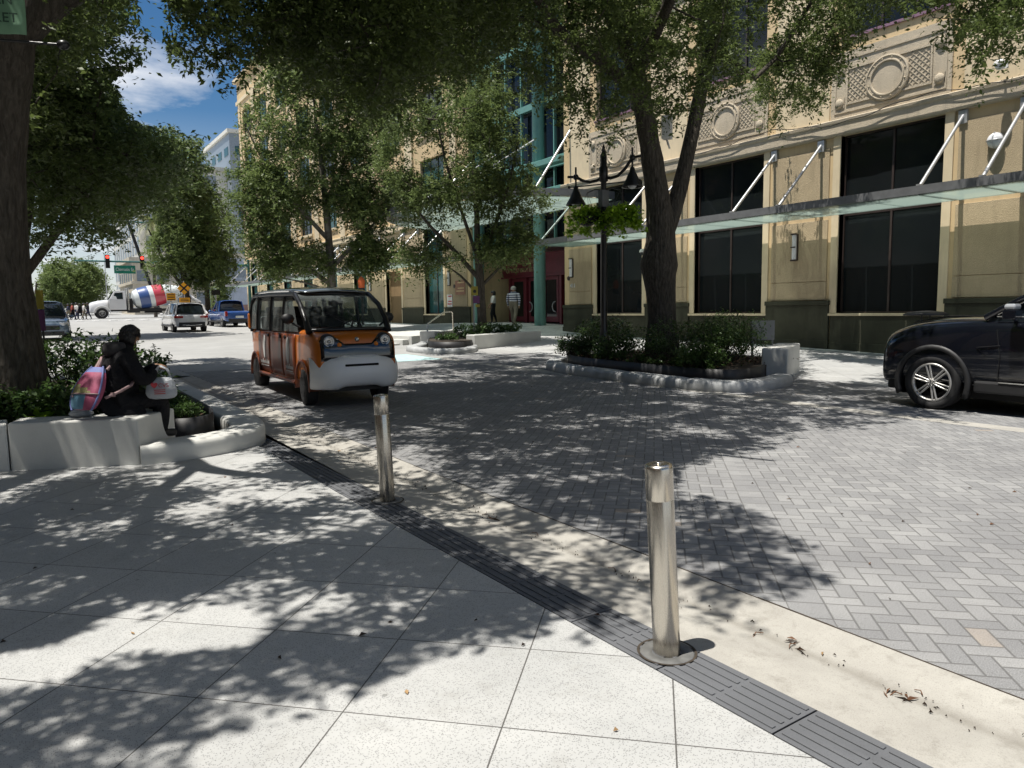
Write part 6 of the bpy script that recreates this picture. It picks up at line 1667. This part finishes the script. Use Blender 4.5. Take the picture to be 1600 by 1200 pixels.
rgx = np.random.default_rng(99)
EX1 = np.concatenate([shade_clumps(SHADE_L, 21, 5.0, 6.5, rgx, -.7), view_clumps([[(256, -60), (700, -60), (700, 100), (650, 130), (575, 195), (540, 130), (470, 96), (330, 88), (298, 135), (258, 60)]], 280, 9.5, 13, rgx), view_clumps([[(-60, -80), (203, -80), (165, 22), (95, 80), (60, 190), (-60, 200)]], 90, 10, 12.5, rgx)])
EX2 = np.concatenate([shade_clumps(SHADE_R, 9, 6.6, 8.6, rgx, -.7), view_clumps([[(560, -60), (1330, -60), (1322, 100), (1290, 160), (1213, 180), (1168, 120), (1095, 170), (1000, 205), (925, 220), (880, 190), (840, 125), (735, 115), (650, 125), (575, 190)]], 400, 13, 18.5, rgx), view_clumps([[(1480, -60), (1700, -60), (1700, 110), (1560, 70), (1532, 104), (1505, 90)]], 60, 12, 15, rgx), view_clumps([[(1330, -200), (1500, -200), (1480, 10), (1345, 0)]], 40, 12, 16, rgx)])

# T1: the big left oak (trunk at the left edge, limbs over the viewer)
g1 = G(10.6)+.2
make_tree('oak_tree', 'massive dark oak trunk at the left edge behind the planter wall, limbs overhead', [
    ([(-.02, 10.75, g1-.3), (-.08, 10.7, .9), (-.14, 10.65, 2.0), (-.12, 10.6, 3.0), (.0, 10.5, 4.1), (.10, 10.3, 5.0)], [.42, .34, .31, .29, .31, .32]),
    ([(.08, 10.35, 4.7), (.7, 10.3, 5.45), (2.0, 10.2, 6.0), (3.5, 9.8, 6.35), (5.0, 9.2, 6.8)], [.26, .22, .17, .12, .06]),
    ([(.0, 10.3, 4.8), (-.4, 9.2, 5.8), (-.5, 7.8, 6.5), (.3, 6.7, 6.9), (.9, 6.0, 7.1)], [.22, .16, .11, .07, .03]),
    ([(-.1, 10.4, 4.9), (-1.2, 9.6, 6.2), (-2.6, 8.0, 7.2), (-3.4, 6.0, 7.8)], [.24, .18, .12, .05]),
    ([(-.45, 8.2, 6.3), (-1.2, 7.0, 6.7), (-1.5, 5.6, 6.9), (-2.4, 4.4, 7.0), (-2.9, 2.8, 7.3)], [.10, .08, .07, .06, .03]),
    ([(.0, 10.5, 4.9), (.1, 11.6, 6.4), (.3, 13.4, 7.6), (.6, 15.4, 8.4)], [.22, .17, .11, .05]),
    ([(2.0, 10.2, 6.0), (2.8, 8.2, 6.6), (3.6, 6.4, 6.9), (4.2, 4.8, 7.0)], [.11, .09, .06, .03])],
    [(.6, 6.5, 7.2, 3.4, 4.2, 1.2, 110), (3.6, 9.2, 6.9, 2.6, 3.2, 1.3, 120), (-2.5, 8, 8.0, 3.0, 4.0, 1.4, 110), (.5, 13.5, 8.4, 3.4, 3.6, 1.6, 170), (4.4, 11.8, 5.9, 2.2, 1.8, 1.5, 110), (3.4, 5.6, 6.9, 1.5, 2.4, .7, 90), (1.8, 10.4, 5.8, 1.6, 1.4, .9, 30), (-4, 2, 8.2, 3, 4.5, 1.4, 200), (0, -4, 8.4, 6, 3.5, 1.4, 220), (6.5, -4.5, 8.6, 4, 3.5, 1.4, 120)],  # final crown masses added unseen over and behind the viewer to cut sky light
    'x', 190, .082, [NEAR, BAND], 11, 'oak', 'bark', .52, True, ntw=480, tip=.0055, extra=EX1)
# T2: forked street tree in the island planter
b2 = (12.5, 12.3, G(12))
make_tree('oak_tree', 'tall forked oak with thick bare trunk in the island planter, right of the lamp', [
    ([(12.55, 12.3, .2), (12.55, 12.3, 1.2), (12.50, 12.3, 2.0), (12.38, 12.3, 2.5), (12.52, 12.3, 3.05), (12.45, 12.3, 3.6), (12.35, 12.3, 4.2), (12.12, 12.3, 5.2), (11.85, 12.3, 6.2), (11.6, 12.3, 7.0)], [.44, .34, .35, .42, .34, .31, .27, .23, .21, .20]),
    ([(12.6, 12.25, 3.3), (12.9, 12.2, 4.0), (13.15, 12.2, 4.8), (13.45, 12.2, 5.8), (13.75, 12.2, 6.9), (14.2, 12.1, 8.4)], [.22, .19, .18, .17, .16, .11]),
    ([(11.62, 12.3, 6.9), (11.1, 12.3, 7.5), (10.6, 12.2, 8.3), (10.1, 12, 9.3)], [.19, .17, .14, .08]),
    ([(11.65, 12.3, 6.9), (12.1, 12.3, 7.6), (12.7, 12.3, 8.4), (13.0, 12.2, 9.4)], [.18, .16, .14, .08]),
    ([(11.9, 12.3, 6.2), (10.6, 12.2, 6.75), (9.2, 11.8, 6.9), (7.8, 11.0, 7.3), (6.8, 10, 7.6)], [.15, .13, .10, .07, .04]),
    ([(11.7, 12.3, 6.6), (10.9, 10.6, 7.4), (10.0, 8.8, 7.9), (9.4, 7.4, 8.1)], [.13, .11, .07, .04])],
    [(11.5, 11.5, 9.2, 5.2, 4.4, 2.1, 230), (7.8, 11.2, 8.0, 2.8, 3.2, 1.8, 130), (9.2, 8.4, 8.2, 2.8, 2.6, 1.5, 90), (14.2, 10.2, 8.2, 3.2, 2.6, 1.8, 150), (6.2, 8.2, 8.0, 1.8, 3.0, 1.2, 40), (10, 14.4, 8.2, 4, 2.4, 2.2, 70), (15.8, 7.4, 8.6, 2.2, 1.8, 1.6, 90)],
    'x', 190, .088, [BAND], 12, 'oak', 'bark', .55, True, ntw=480, tip=.006, extra=EX2)
LEFTP = [(-60, -500), (203, -500), (206, 20), (236, 60), (234, 92), (205, 110), (178, 122), (188, 160), (215, 198), (262, 205), (312, 196), (345, 215), (350, 300), (300, 330), (262, 345), (235, 362), (215, 352), (188, 372), (160, 378), (135, 398), (118, 420), (95, 440), (70, 455), (-60, 470)]
make_tree('oak_tree', 'leafy oak on the left pavement with low branches over the parked SUV', [
    ([(-.1, 19.5, .1), (-.05, 19.5, 1.6), (.1, 19.4, 2.8), (.35, 19.3, 4.0), (.6, 19.2, 6.0), (.8, 19, 8.5)], [.2, .16, .14, .13, .11, .06]),
    ([(.0, 19.5, 2.2), (.7, 19.2, 3.2), (1.4, 18.8, 4.2), (2.2, 18.2, 5.0)], [.10, .09, .07, .03]), ([(.1, 19.4, 2.9), (-.6, 19.0, 4.2), (-1.2, 18.5, 5.6)], [.09, .07, .03])],
    [(.8, 18.5, 6.2, 2.2, 3.0, 3.2, 420), (2.0, 18.5, 5.2, 1.6, 2.4, 1.9, 220), (.2, 18.5, 9.5, 2.6, 3.0, 2.0, 200), (2.6, 21.5, 5.4, 1.4, 2.0, 1.6, 120)],
    'x', 150, .11, [LEFTP], 13, 'oak2', 'bark', .62, False, ntw=360, thin=-1.0)
make_tree('oak_tree', 'farther oak on the left side reaching over the road beside the sky gap', [
    ([(.2, 42.5, G(42)), (.2, 42.5, 3.0), (.5, 42, 6), (.9, 42, 10)], [.24, .19, .15, .08]), ([(.3, 42.4, 3.4), (1.8, 41.5, 5.6), (3.4, 40.5, 7.0)], [.12, .1, .04])],
    [(2.6, 41, 8.0, 3.4, 4, 3.0, 380), (4.2, 42, 9.6, 3.0, 3.5, 3.2, 330), (1.2, 41, 12, 3.5, 4, 3, 200)],
    'x', 120, .15, [LEFTP], 14, 'oak3', 'bark', .85, False, ntw=240, tip=.012, thin=-.9)
# T3 slender tree before the entrance
P3 = [(585, 480), (600, 380), (590, 330), (575, 250), (600, 170), (640, 120), (700, 90), (760, 100), (820, 120), (845, 200), (862, 250), (848, 300), (862, 350), (850, 392), (800, 405), (775, 430), (700, 400), (680, 430), (640, 445), (610, 420)]
make_tree('slender_tree', 'slender many-stemmed tree growing in the planter before the entrance canopy', [
    ([(14.3, 23.2, .4), (14.28, 23.2, 1.6), (14.25, 23.2, 2.6), (14.15, 23.2, 3.6), (14.1, 23.1, 4.8), (14.0, 23.1, 6.4), (13.9, 23.0, 8.2)], [.20, .165, .15, .13, .10, .07, .03]),
    ([(14.25, 23.2, 2.6), (13.4, 23.6, 3.7), (12.6, 24.0, 4.6), (11.9, 24.3, 5.6)], [.09, .075, .055, .02]), ([(14.2, 23.2, 3.0), (14.5, 22.6, 4.4), (14.8, 22.0, 6.0), (15.0, 21.6, 7.6)], [.08, .07, .05, .02]),
    ([(14.15, 23.2, 3.4), (13.6, 23.3, 5.0), (13.0, 23.4, 6.8), (12.7, 23.4, 8.2)], [.07, .06, .045, .02]), ([(14.3, 23.2, 2.4), (14.9, 22.6, 3.2), (15.6, 22.0, 4.2)], [.06, .045, .02]), ([(14.27, 23.2, 1.9), (13.7, 23.6, 2.8), (13.2, 24.0, 3.2)], [.05, .04, .02])],
    [(13.8, 23.0, 7.0, 1.9, 2.2, 2.2, 260), (12.4, 23.6, 5.6, 1.5, 1.6, 2.0, 190), (15.2, 22.2, 5.4, 1.2, 1.4, 1.6, 100), (12.6, 24.0, 3.6, 1.2, 1.4, .8, 110), (14.9, 22.2, 3.8, 1.1, 1.2, .7, 80), (13.6, 23, 9.2, 2.6, 2.4, 1.6, 150), (11.6, 24, 8.0, 1.8, 1.8, 1.8, 110)],
    'x', 105, .105, [P3], 15, 'oak3', 'bark', .55, False, ntw=520, thin=-.7, tip=.006)
P4 = [(335, 440), (340, 380), (330, 330), (345, 250), (330, 180), (380, 110), (430, 80), (480, 60), (560, 90), (610, 150), (640, 220), (650, 300), (640, 380), (600, 425), (560, 440), (530, 445), (480, 440), (440, 425), (400, 440)]
make_tree('street_tree', 'broad pale-barked street tree rising behind the orange cart', [
    ([(12.95, 35, G(35)+.5), (12.95, 35, 2.2), (12.9, 35, 4.0), (12.8, 35, 6.4), (12.6, 35, 9.0), (12.4, 35, 11.5)], [.24, .21, .19, .15, .11, .05]),
    ([(12.9, 35, 2.8), (11.6, 35.6, 3.9), (10.2, 36.2, 5.0), (9.0, 36.6, 6.6)], [.12, .10, .08, .03]), ([(12.9, 35, 3.6), (14.0, 34.0, 5.0), (15.2, 33.2, 6.4)], [.11, .09, .03]),
    ([(12.85, 35, 5.0), (11.4, 35.6, 6.8), (10.2, 36, 8.6), (9.6, 36.2, 10)], [.11, .09, .07, .03]), ([(12.75, 35, 6.8), (13.6, 34.6, 8.6), (14.2, 34.2, 10.6)], [.09, .07, .03]), ([(12.9, 35, 2.4), (11.9, 35.2, 2.9), (10.9, 35.4, 3.1)], [.08, .06, .03])],
    [(12.6, 35, 9.5, 3.6, 3.6, 3.4, 430), (10.4, 35.8, 6.6, 2.2, 2.4, 2.4, 260), (12.0, 34, 14, 4.2, 3, 2.8, 260), (15.5, 33, 11.5, 2.6, 2.4, 3.4, 170), (14.6, 34, 6.6, 2.0, 2.2, 2.4, 180), (11.2, 35.4, 4.0, 2.2, 2, 1.0, 130), (12.6, 35, 13, 2.6, 2.6, 1.4, 110), (14.4, 34, 4.2, 1.4, 1.4, .8, 60)],
    'x', 110, .15, [P4], 16, 'oak3', 'bark_pale', .8, False, ntw=420, thin=-.8, tip=.009)
P5 = [(235, 430), (238, 380), (250, 330), (232, 280), (245, 220), (262, 190), (300, 182), (345, 190), (372, 230), (385, 300), (384, 380), (372, 420), (352, 440), (330, 455), (300, 450), (270, 445)]
make_tree('street_tree', 'round dense tree behind the orange crossing signs and white SUV', [
    ([(11.3, 63, G(63)), (11.2, 63, 3.4), (11.0, 63, 6.5), (10.8, 63, 10)], [.33, .26, .2, .1]), ([(11.2, 63, 3.2), (12.4, 62.6, 6), (13.2, 62, 8)], [.2, .13, .05]), ([(11.1, 63, 3.4), (9.6, 63.4, 6), (8.8, 63, 8)], [.15, .11, .05])],
    [(11.0, 63, 8.0, 4.2, 4, 4.4, 420), (10.2, 63, 12.5, 3.6, 4, 3.4, 260), (12.4, 63, 5.4, 2.6, 2.6, 1.9, 140)],
    'x', 110, .22, [P5], 17, 'oak3', 'bark', 1.0, False, ntw=180, tip=.016, thin=-.9)
make_tree('street_tree', 'straight-trunked tree just right of the round dense tree by the crossing', [
    ([(13.6, 67, G(67)), (13.6, 67, 3.6), (13.4, 67, 7)], [.24, .2, .1])],
    [(13.2, 67, 8.4, 2.6, 3, 3.6, 200)], 'x', 110, .19, [P5], 18, 'oak2', 'bark', 1.0, False, ntw=70, tip=.016)
P7 = [(60, 480), (70, 420), (95, 398), (130, 396), (160, 405), (180, 425), (186, 450), (178, 480), (140, 482), (100, 480)]
for k, (x, y, s, lab) in enumerate(((2.0, 118, 1.0, 'light green tree past the junction behind the grey-blue SUV'), (6.5, 122, 1.0, 'light green tree past the junction behind the truck cab'), (9.2, 150, 1.1, 'hazy green tree farthest down the street'))):
    make_tree('street_tree', lab, [([(x, y, G(y)), (x, y, 3), (x+.4, y, 6)], [.3, .22, .1])], [(x, y, 6.0*s, 4.4*s, 4, 3.6*s, 230)], 'x', 110, .32, [P7], 20+k, 'oak3', 'bark', 1.3, False, ntw=50, tip=.02, group='trees past the junction')
make_tree('street_tree', 'small tree against the pale wall beside the end of the library canopy', [([(21, 100, G(100)), (21, 100, 3), (21, 100, 5)], [.2, .14, .06])], [(21, 100, 4.6, 2.6, 2.6, 2.2, 120)], 'x', 100, .26, [[(335, 500), (335, 400), (385, 385), (385, 500)]], 30, 'oak3', 'bark', .9, False, ntw=40, tip=.015)
# palm just visible under the round tree
pt_ = thing('palm_tree', 'palm with yellowing fronds beyond the crossing beside the white building', 'palm tree', (13.6, 96, G(96)))
mb = MB(); mb.tube([(0, 0, 0), (.1, 0, 5), (.3, 0, 11.2)], [.22, .17, .15], 10); mb.build('trunk', M['bark'], pt_)
rs = random.Random(4); Cn = []; mb = MB()
for k in range(20):
    a = 2*PI*k/20+rs.uniform(-.1, .1); el = rs.uniform(-.2, 1.0); L = 2.8; pr = None
    pts = []
    for q in range(9):
        u = q/8; pts.append(Vector((.3+math.cos(a)*L*u*math.cos(el)*(1-.1*u), math.sin(a)*L*u*math.cos(el), 11.2+L*u*math.sin(el)-1.7*u*u)))
    mb.tube(pts, [.03*(1-q/9)+.005 for q in range(9)], 5)
    for q in range(1, 40):
        u = q/40*8; i = min(7, int(u)); p = pts[i].lerp(pts[i+1], u-i); d = (pts[i+1]-pts[i]).normalized(); b = d.cross(Vector((0, 0, 1))).normalized()
        for s in (1, -1):
            e = p+b*s*.42+d*.25-Vector((0, 0, .16)); mb.add([tuple(p), tuple(p+d*.05), tuple(e)], [(0, 1, 2)])
mb.build('frond', M['palm'], pt_)

# ---- shrubs
def shrub(label, c, r, h, n, size, mat, seed, group=None, aspect=.5, name='shrub', cull=None):
    o = thing(name, label, 'shrub', (c[0], c[1], c[2]), 0, group); rg = np.random.default_rng(seed)
    K = max(8, n//22); ang = rg.random(K)*2*PI; rr = np.sqrt(rg.random(K)); zz = rg.random(K)
    Cc = np.stack([np.cos(ang)*rr*r*.85, np.sin(ang)*rr*r*.85, h*(.25+.7*zz*(1-.35*rr**2))], 1)
    P = clump_points(Cc, n//K, min(r, h)*.33, rg, .6, 5)
    P = P[P[:, 2] > .02]
    leaves('foliage', P, size, M[mat], o, seed, aspect, .9, .35, .2, 0)
    mb = MB()
    for k in range(min(K, 26)): mb.tube([(Cc[k][0]*.15, Cc[k][1]*.15, -.02), tuple(Cc[k]*np.array([.6, .6, .6])), tuple(Cc[k])], [.010, .007, .004], 5, False)
    mb.build('stem', M['bark'], o)
    return o
gs = 'glossy shrubs in the left planter'
zL = .26
for k, (x, y, r, h, lab) in enumerate(((-1.25, 9.85, .62, .72, 'glossy shrub at the far left end of the near planter bed'), (-.45, 9.75, .55, .62, 'glossy shrub behind the left part of the wall, left of the backpack'), (.25, 9.65, .50, .55, 'glossy shrub directly behind the backpack'), (.85, 9.95, .5, .62, 'glossy shrub behind the back of the person in black'), (1.2, 10.7, .55, .80, 'tall glossy shrub showing above the head of the person in black'), (.55, 11.3, .7, 1.05, 'glossy shrub at the foot of the big left trunk'), (1.35, 12.2, .65, 1.1, 'glossy shrub behind, between the trunk and the road'), (-.9, 11.2, .7, .7, 'glossy shrub left of the big trunk'), (.9, 13.6, .9, 1.2, 'shrub deeper in the left bed below the parked SUV'), (1.3, 15.6, .7, .7, 'farthest shrub of the left bed'))):
    shrub(lab, (x, y, zL+.02), r, h, 1500 if k < 6 else 900, .085, 'shrub', 40+k, gs)
shrub('small shrub with large pale green leaves left of the backpack', (.12, 9.42, zL), .22, .34, 150, .10, 'lime', 55, None, .8)
for k, (x, y, r, lab) in enumerate(((1.55, 9.75, .30, 'bright low ground cover beside the knees of the person in black'), (1.62, 10.5, .32, 'low ground cover beside the black edging, next to the road kerb'), (1.6, 11.4, .34, 'low ground cover farther along the kerb'))):
    shrub(lab, (x, y, .25), r, .26, 2200, .035, 'cover', 60+k, 'low ground cover by the left kerb', name='ground_cover_plant')
gr = 'dark shrubs in the island planter'
for k, (x, y, r, h, lab) in enumerate(((10.95, 9.7, .55, .55, 'low shrub at the front right corner of the island planter'), (11.7, 9.9, .75, .95, 'bushy shrub beside the right end wall of the island planter'), (12.7, 10.4, .8, 1.15, 'tallest shrub at the right of the big trunk'), (11.5, 11.1, .8, 1.0, 'shrub in front of the big trunk'), (13.4, 11.4, .8, 1.1, 'shrub behind the right end wall of the island planter'), (11.0, 12.2, .55, .70, 'shrub at the foot of the street lamp'), (11.6, 13.3, .75, 1.0, 'shrub left of the big trunk behind the lamp'), (11.3, 14.0, .5, .55, 'low shrub beside the left end wall of the island planter'), (12.5, 14.3, .8, .95, 'shrub at the back left of the island planter'))):
    shrub(lab, (x, y, G(y)+.32), r, h, 2600, .062, 'shrub2' if k % 3 else 'shrub', 70+k, gr)
for k in range(7):
    y = 9.5+k*.62; shrub('low fringe plant %s along the black edging' % ('nearest the right corner', 'second from the right corner', 'third from the right corner', 'in the middle', 'third from the left end', 'second from the left end', 'at the left end')[k], (10.80+.02*k, y, G(y)+.30), .24, .22, 380, .06, 'cover' if k % 2 else 'shrub2', 90+k, 'fringe plants along the island edging', name='fringe_plant')
gc = 'variegated shrubs in the centre planter'
for k, (x, y, lab) in enumerate(((13.3, 22.6, 'variegated shrub at the left corner of the centre planter'), (14.1, 23.0, 'variegated shrub at the foot of the slender tree'), (15.0, 23.4, 'pale-flecked shrub before the woman in the white top'), (15.9, 23.7, 'pale-flecked shrub at the right end of the centre planter'), (12.3, 22.3, 'low dark shrub inside the black edging of the centre planter'))):
    shrub(lab, (x, y, .50 if k < 4 else .38), .5, .55 if k < 4 else .35, 900, .10, 'varieg', 110+k, gc)
shrub('green shrub in the far planter seen through the cart windows', (13.3, 34, .8), .9, .9, 1200, .10, 'cover', 120)
shrub('green shrub in the far planter left of the first, behind the cart', (11.9, 33.6, .8), .8, .8, 1000, .10, 'shrub2', 121)
# hanging baskets on the lamp
for s, lab in ((1, 'right hanging basket of lime green trailing leaves, in the shade of the trunk'), (-1, 'left hanging basket of lime green trailing leaves on the lamp post')):
    bx_ = thing('hanging_basket', lab, 'hanging basket', (11.2+dA.x*.40*s, 12.83+dA.y*.40*s, G(12.8)+3.5), 0, 'hanging baskets on the street lamp'); rg = np.random.default_rng(130+s)
    mb = MB(); mb.lathe([(.05, -.16), (.20, -.10), (.27, .02), (.28, .05)], n=20); mb.build('basket', M['edging'], bx_)
    mb = MB(); mb.tube([(-dA.x*.40*s, -dA.y*.40*s, .62), (-dA.x*.2*s, -dA.y*.2*s, .66), (0, 0, .60)], .014, 6)
    for q in range(3): a = 2*PI*q/3; mb.tube([(0, 0, .60), (.26*math.cos(a), .26*math.sin(a), .05)], .004, 4)
    mb.build('hanger', M['black'], bx_)
    N = 85; a = rg.random(N)*2*PI; r_ = .12+.34*rg.random(N); Cc = np.stack([np.cos(a)*r_, np.sin(a)*r_, .24-.60*rg.random(N)*(r_/.44)], 1)
    leaves('foliage', clump_points(Cc, 26, .15, rg, .8, 5), .095, M['lime'], bx_, 140+s, .75, .9, .3, .2, .3)
# signs and small things in the plantings
o = thing('garden_sign', 'small pole-mounted purple and yellow sign in front of the slender tree', 'sign', (13.55, 22.55, .5), R(-20))
M['purp'] = pm('purple sign panel', (.09, .02, .09), .5); M['yello'] = pm('yellow sign panel', (.24, .20, .02), .5)
mb = MB(); mb.box(-.02, .0, 0, .025, .03, 1.7); mb.build('post', M['gsteel'], o); mb = MB(); mb.box(-.02, -.02, 1.26, .22, -.001, 1.52); p_ = mb.build('sign_panel', M['purp'], o)
mb = MB(); mb.box(-.08, -.02, 1.54, .16, -.001, 1.86); mb.box(.06, -.03, 1.12, .22, -.012, 1.22); mb.build('sign_panel', M['yello'], o); mb = MB(); mb.ball((.04, -.025, 1.68), .06, 10, (1, .2, 1)); mb.build('print', M['darkpaint'], p_)
o = thing('warning_sign', 'narrow yellow and purple sign panel fixed beside the left trunk', 'sign', (.26, 12.0, G(12)), R(-30))
mb = MB(); mb.cyl((0, .03, 0), (0, .03, 1.85), .014, 8); mb.build('post', M['black'], o)
mb = MB(); mb.prism([(-.04, -.01), (.05, -.01), (.05, .01), (-.04, .01)], 1.60, 1.86); mb.build('sign_panel', M['yello'], o); mb = MB(); mb.box(-.04, -.01, 1.30, .05, .01, 1.59); mb.build('sign_panel', M['purp'], o)
o = thing('marker_post', 'short weathered wooden marker post in the left bed by the road', 'post', (1.62, 14.2, .2)); mb = MB(); mb.box(-.05, -.05, 0, .05, .05, 1.12); mb.build('post', M['khaki'], o)
o = thing('banner_figure', 'dark post with an orange cap showing above the cart roof', 'post', (13.35, 32.3, .6)); o.scale = (.7, .7, .95); mb = MB(); mb.lathe([(.07, 0), (.07, 1.7), (.34, 1.75), (.28, 1.85), (.16, 2.2)], n=14); mb.build('post', M['black'], o); mb = MB(); mb.lathe([(.20, 2.1), (.24, 2.45), (.12, 2.6), (.02, 2.66)], n=12); M['orng'] = pm('orange cloth', (.5, .10, .02), .7); mb.build('cap', M['orng'], o)
o = thing('book_box', 'low stand sign behind the right end wall of the island planter', 'sign', (14.4, 10.9, .2), R(-20)); mb = MB(); mb.box(-.3, -.03, .55, .3, .03, 1.0); mb.box(-.28, -.02, 0, -.24, .02, .55); mb.box(.24, -.02, 0, .28, .02, .55); mb.build('board', M['gsteel'], o)
o = thing('utility_box', 'grey box strapped to the right stem of the forked oak', 'utility box', (12.35, 12.0, 5.55), R(30)); mb = MB(); mb.box(-.11, -.1, -.25, .11, .1, .25); mb.tube([(0, 0, -.25), (.05, -.05, -.45), (.1, 0, -.35), (.12, .1, .0)], .02, 6); mb.build('box', M['white'], o, bevel=.02)
# ---- dry leaves and twigs on the ground
mb = MB(); rs = random.Random(9)
def dead(x, y, z, L, wd, mi):
    a = rs.uniform(0, 2*PI); c_, s_ = math.cos(a), math.sin(a); up = rs.uniform(.004, .016); mb.cur = mi
    pts = [(-L/2, 0, .001), (-.05*L, wd/2, up), (L/2, 0, .002), (-.05*L, -wd/2, up*.4)]
    mb.add([(x+p*c_-q*s_, y+p*s_+q*c_, z+r) for p, q, r in pts], [(0, 1, 2), (0, 2, 3)])
def gz(x, y):
    if x < 2.22 or x > 3.25: return G(y)+.003
    if x < 2.5: return G(y)+.011
    return G(y)-.034*max(0, 1-abs(x-2.95)/.25)+.003
for q_ in range(9):
    yy = rs.uniform(1.1, 5); xx = 2.95+rs.gauss(0, .03); a = rs.uniform(0, PI); L_ = rs.uniform(.03, .09); mb.cur = 1; mb.tube([(xx, yy, gz(xx, yy)+.003), (xx+math.cos(a)*L_*.5, yy+math.sin(a)*L_*.5, gz(xx, yy)+.012), (xx+math.cos(a+.4)*L_, yy+math.sin(a+.4)*L_, gz(xx, yy)+.004)], .0025, 4, False)
for k in range(240):
    y = rs.uniform(.9, 9.5); x = rs.gauss(2.94, .045); dead(x, y, gz(x, y), rs.uniform(.006, .022), rs.uniform(.003, .007), 0)
for cx_, cy_ in ((2.93, 1.52), (2.97, 2.0), (2.95, 4.7)):
    for k in range(6): x = cx_+rs.gauss(0, .03); y = cy_+rs.gauss(0, .06); dead(x, y, gz(x, y), rs.uniform(.03, .085), rs.uniform(.004, .014), rs.choice((0, 0, 1, 1, 2)))
for k in range(130):
    x = rs.uniform(-2.5, 10); y = rs.uniform(1.2, 14); dead(x, y, gz(x, y), rs.uniform(.02, .055), rs.uniform(.008, .022), rs.choice((0, 0, 1, 2)))
M['d0'] = pm('dark dead leaf', (.035, .022, .014), .7); M['d1'] = pm('brown dead leaf', (.14, .065, .03), .7); M['d2'] = pm('tan dead leaf', (.34, .22, .11), .7)
tag(mb.build('leaf_litter', [M['d0'], M['d1'], M['d2']]), kind='stuff')
rg = np.random.default_rng(77); N = 3000; A = np.stack([rg.uniform(-2, 1.9, N), rg.uniform(9.45, 15, N), np.zeros(N)], 1); A[:, 2] = .275+rg.random(N)*.01
B = np.stack([rg.uniform(10.65, 13.8, N), rg.uniform(9.4, 14, N), np.zeros(N)], 1); B[:, 2] = .37+.0118*(B[:, 1]-6)+rg.random(N)*.01
tag(leaves('bed_litter', np.concatenate([A, B]), .06, M['litter'], None, 7, .5, 1.4, .4, .1, 0), kind='stuff')
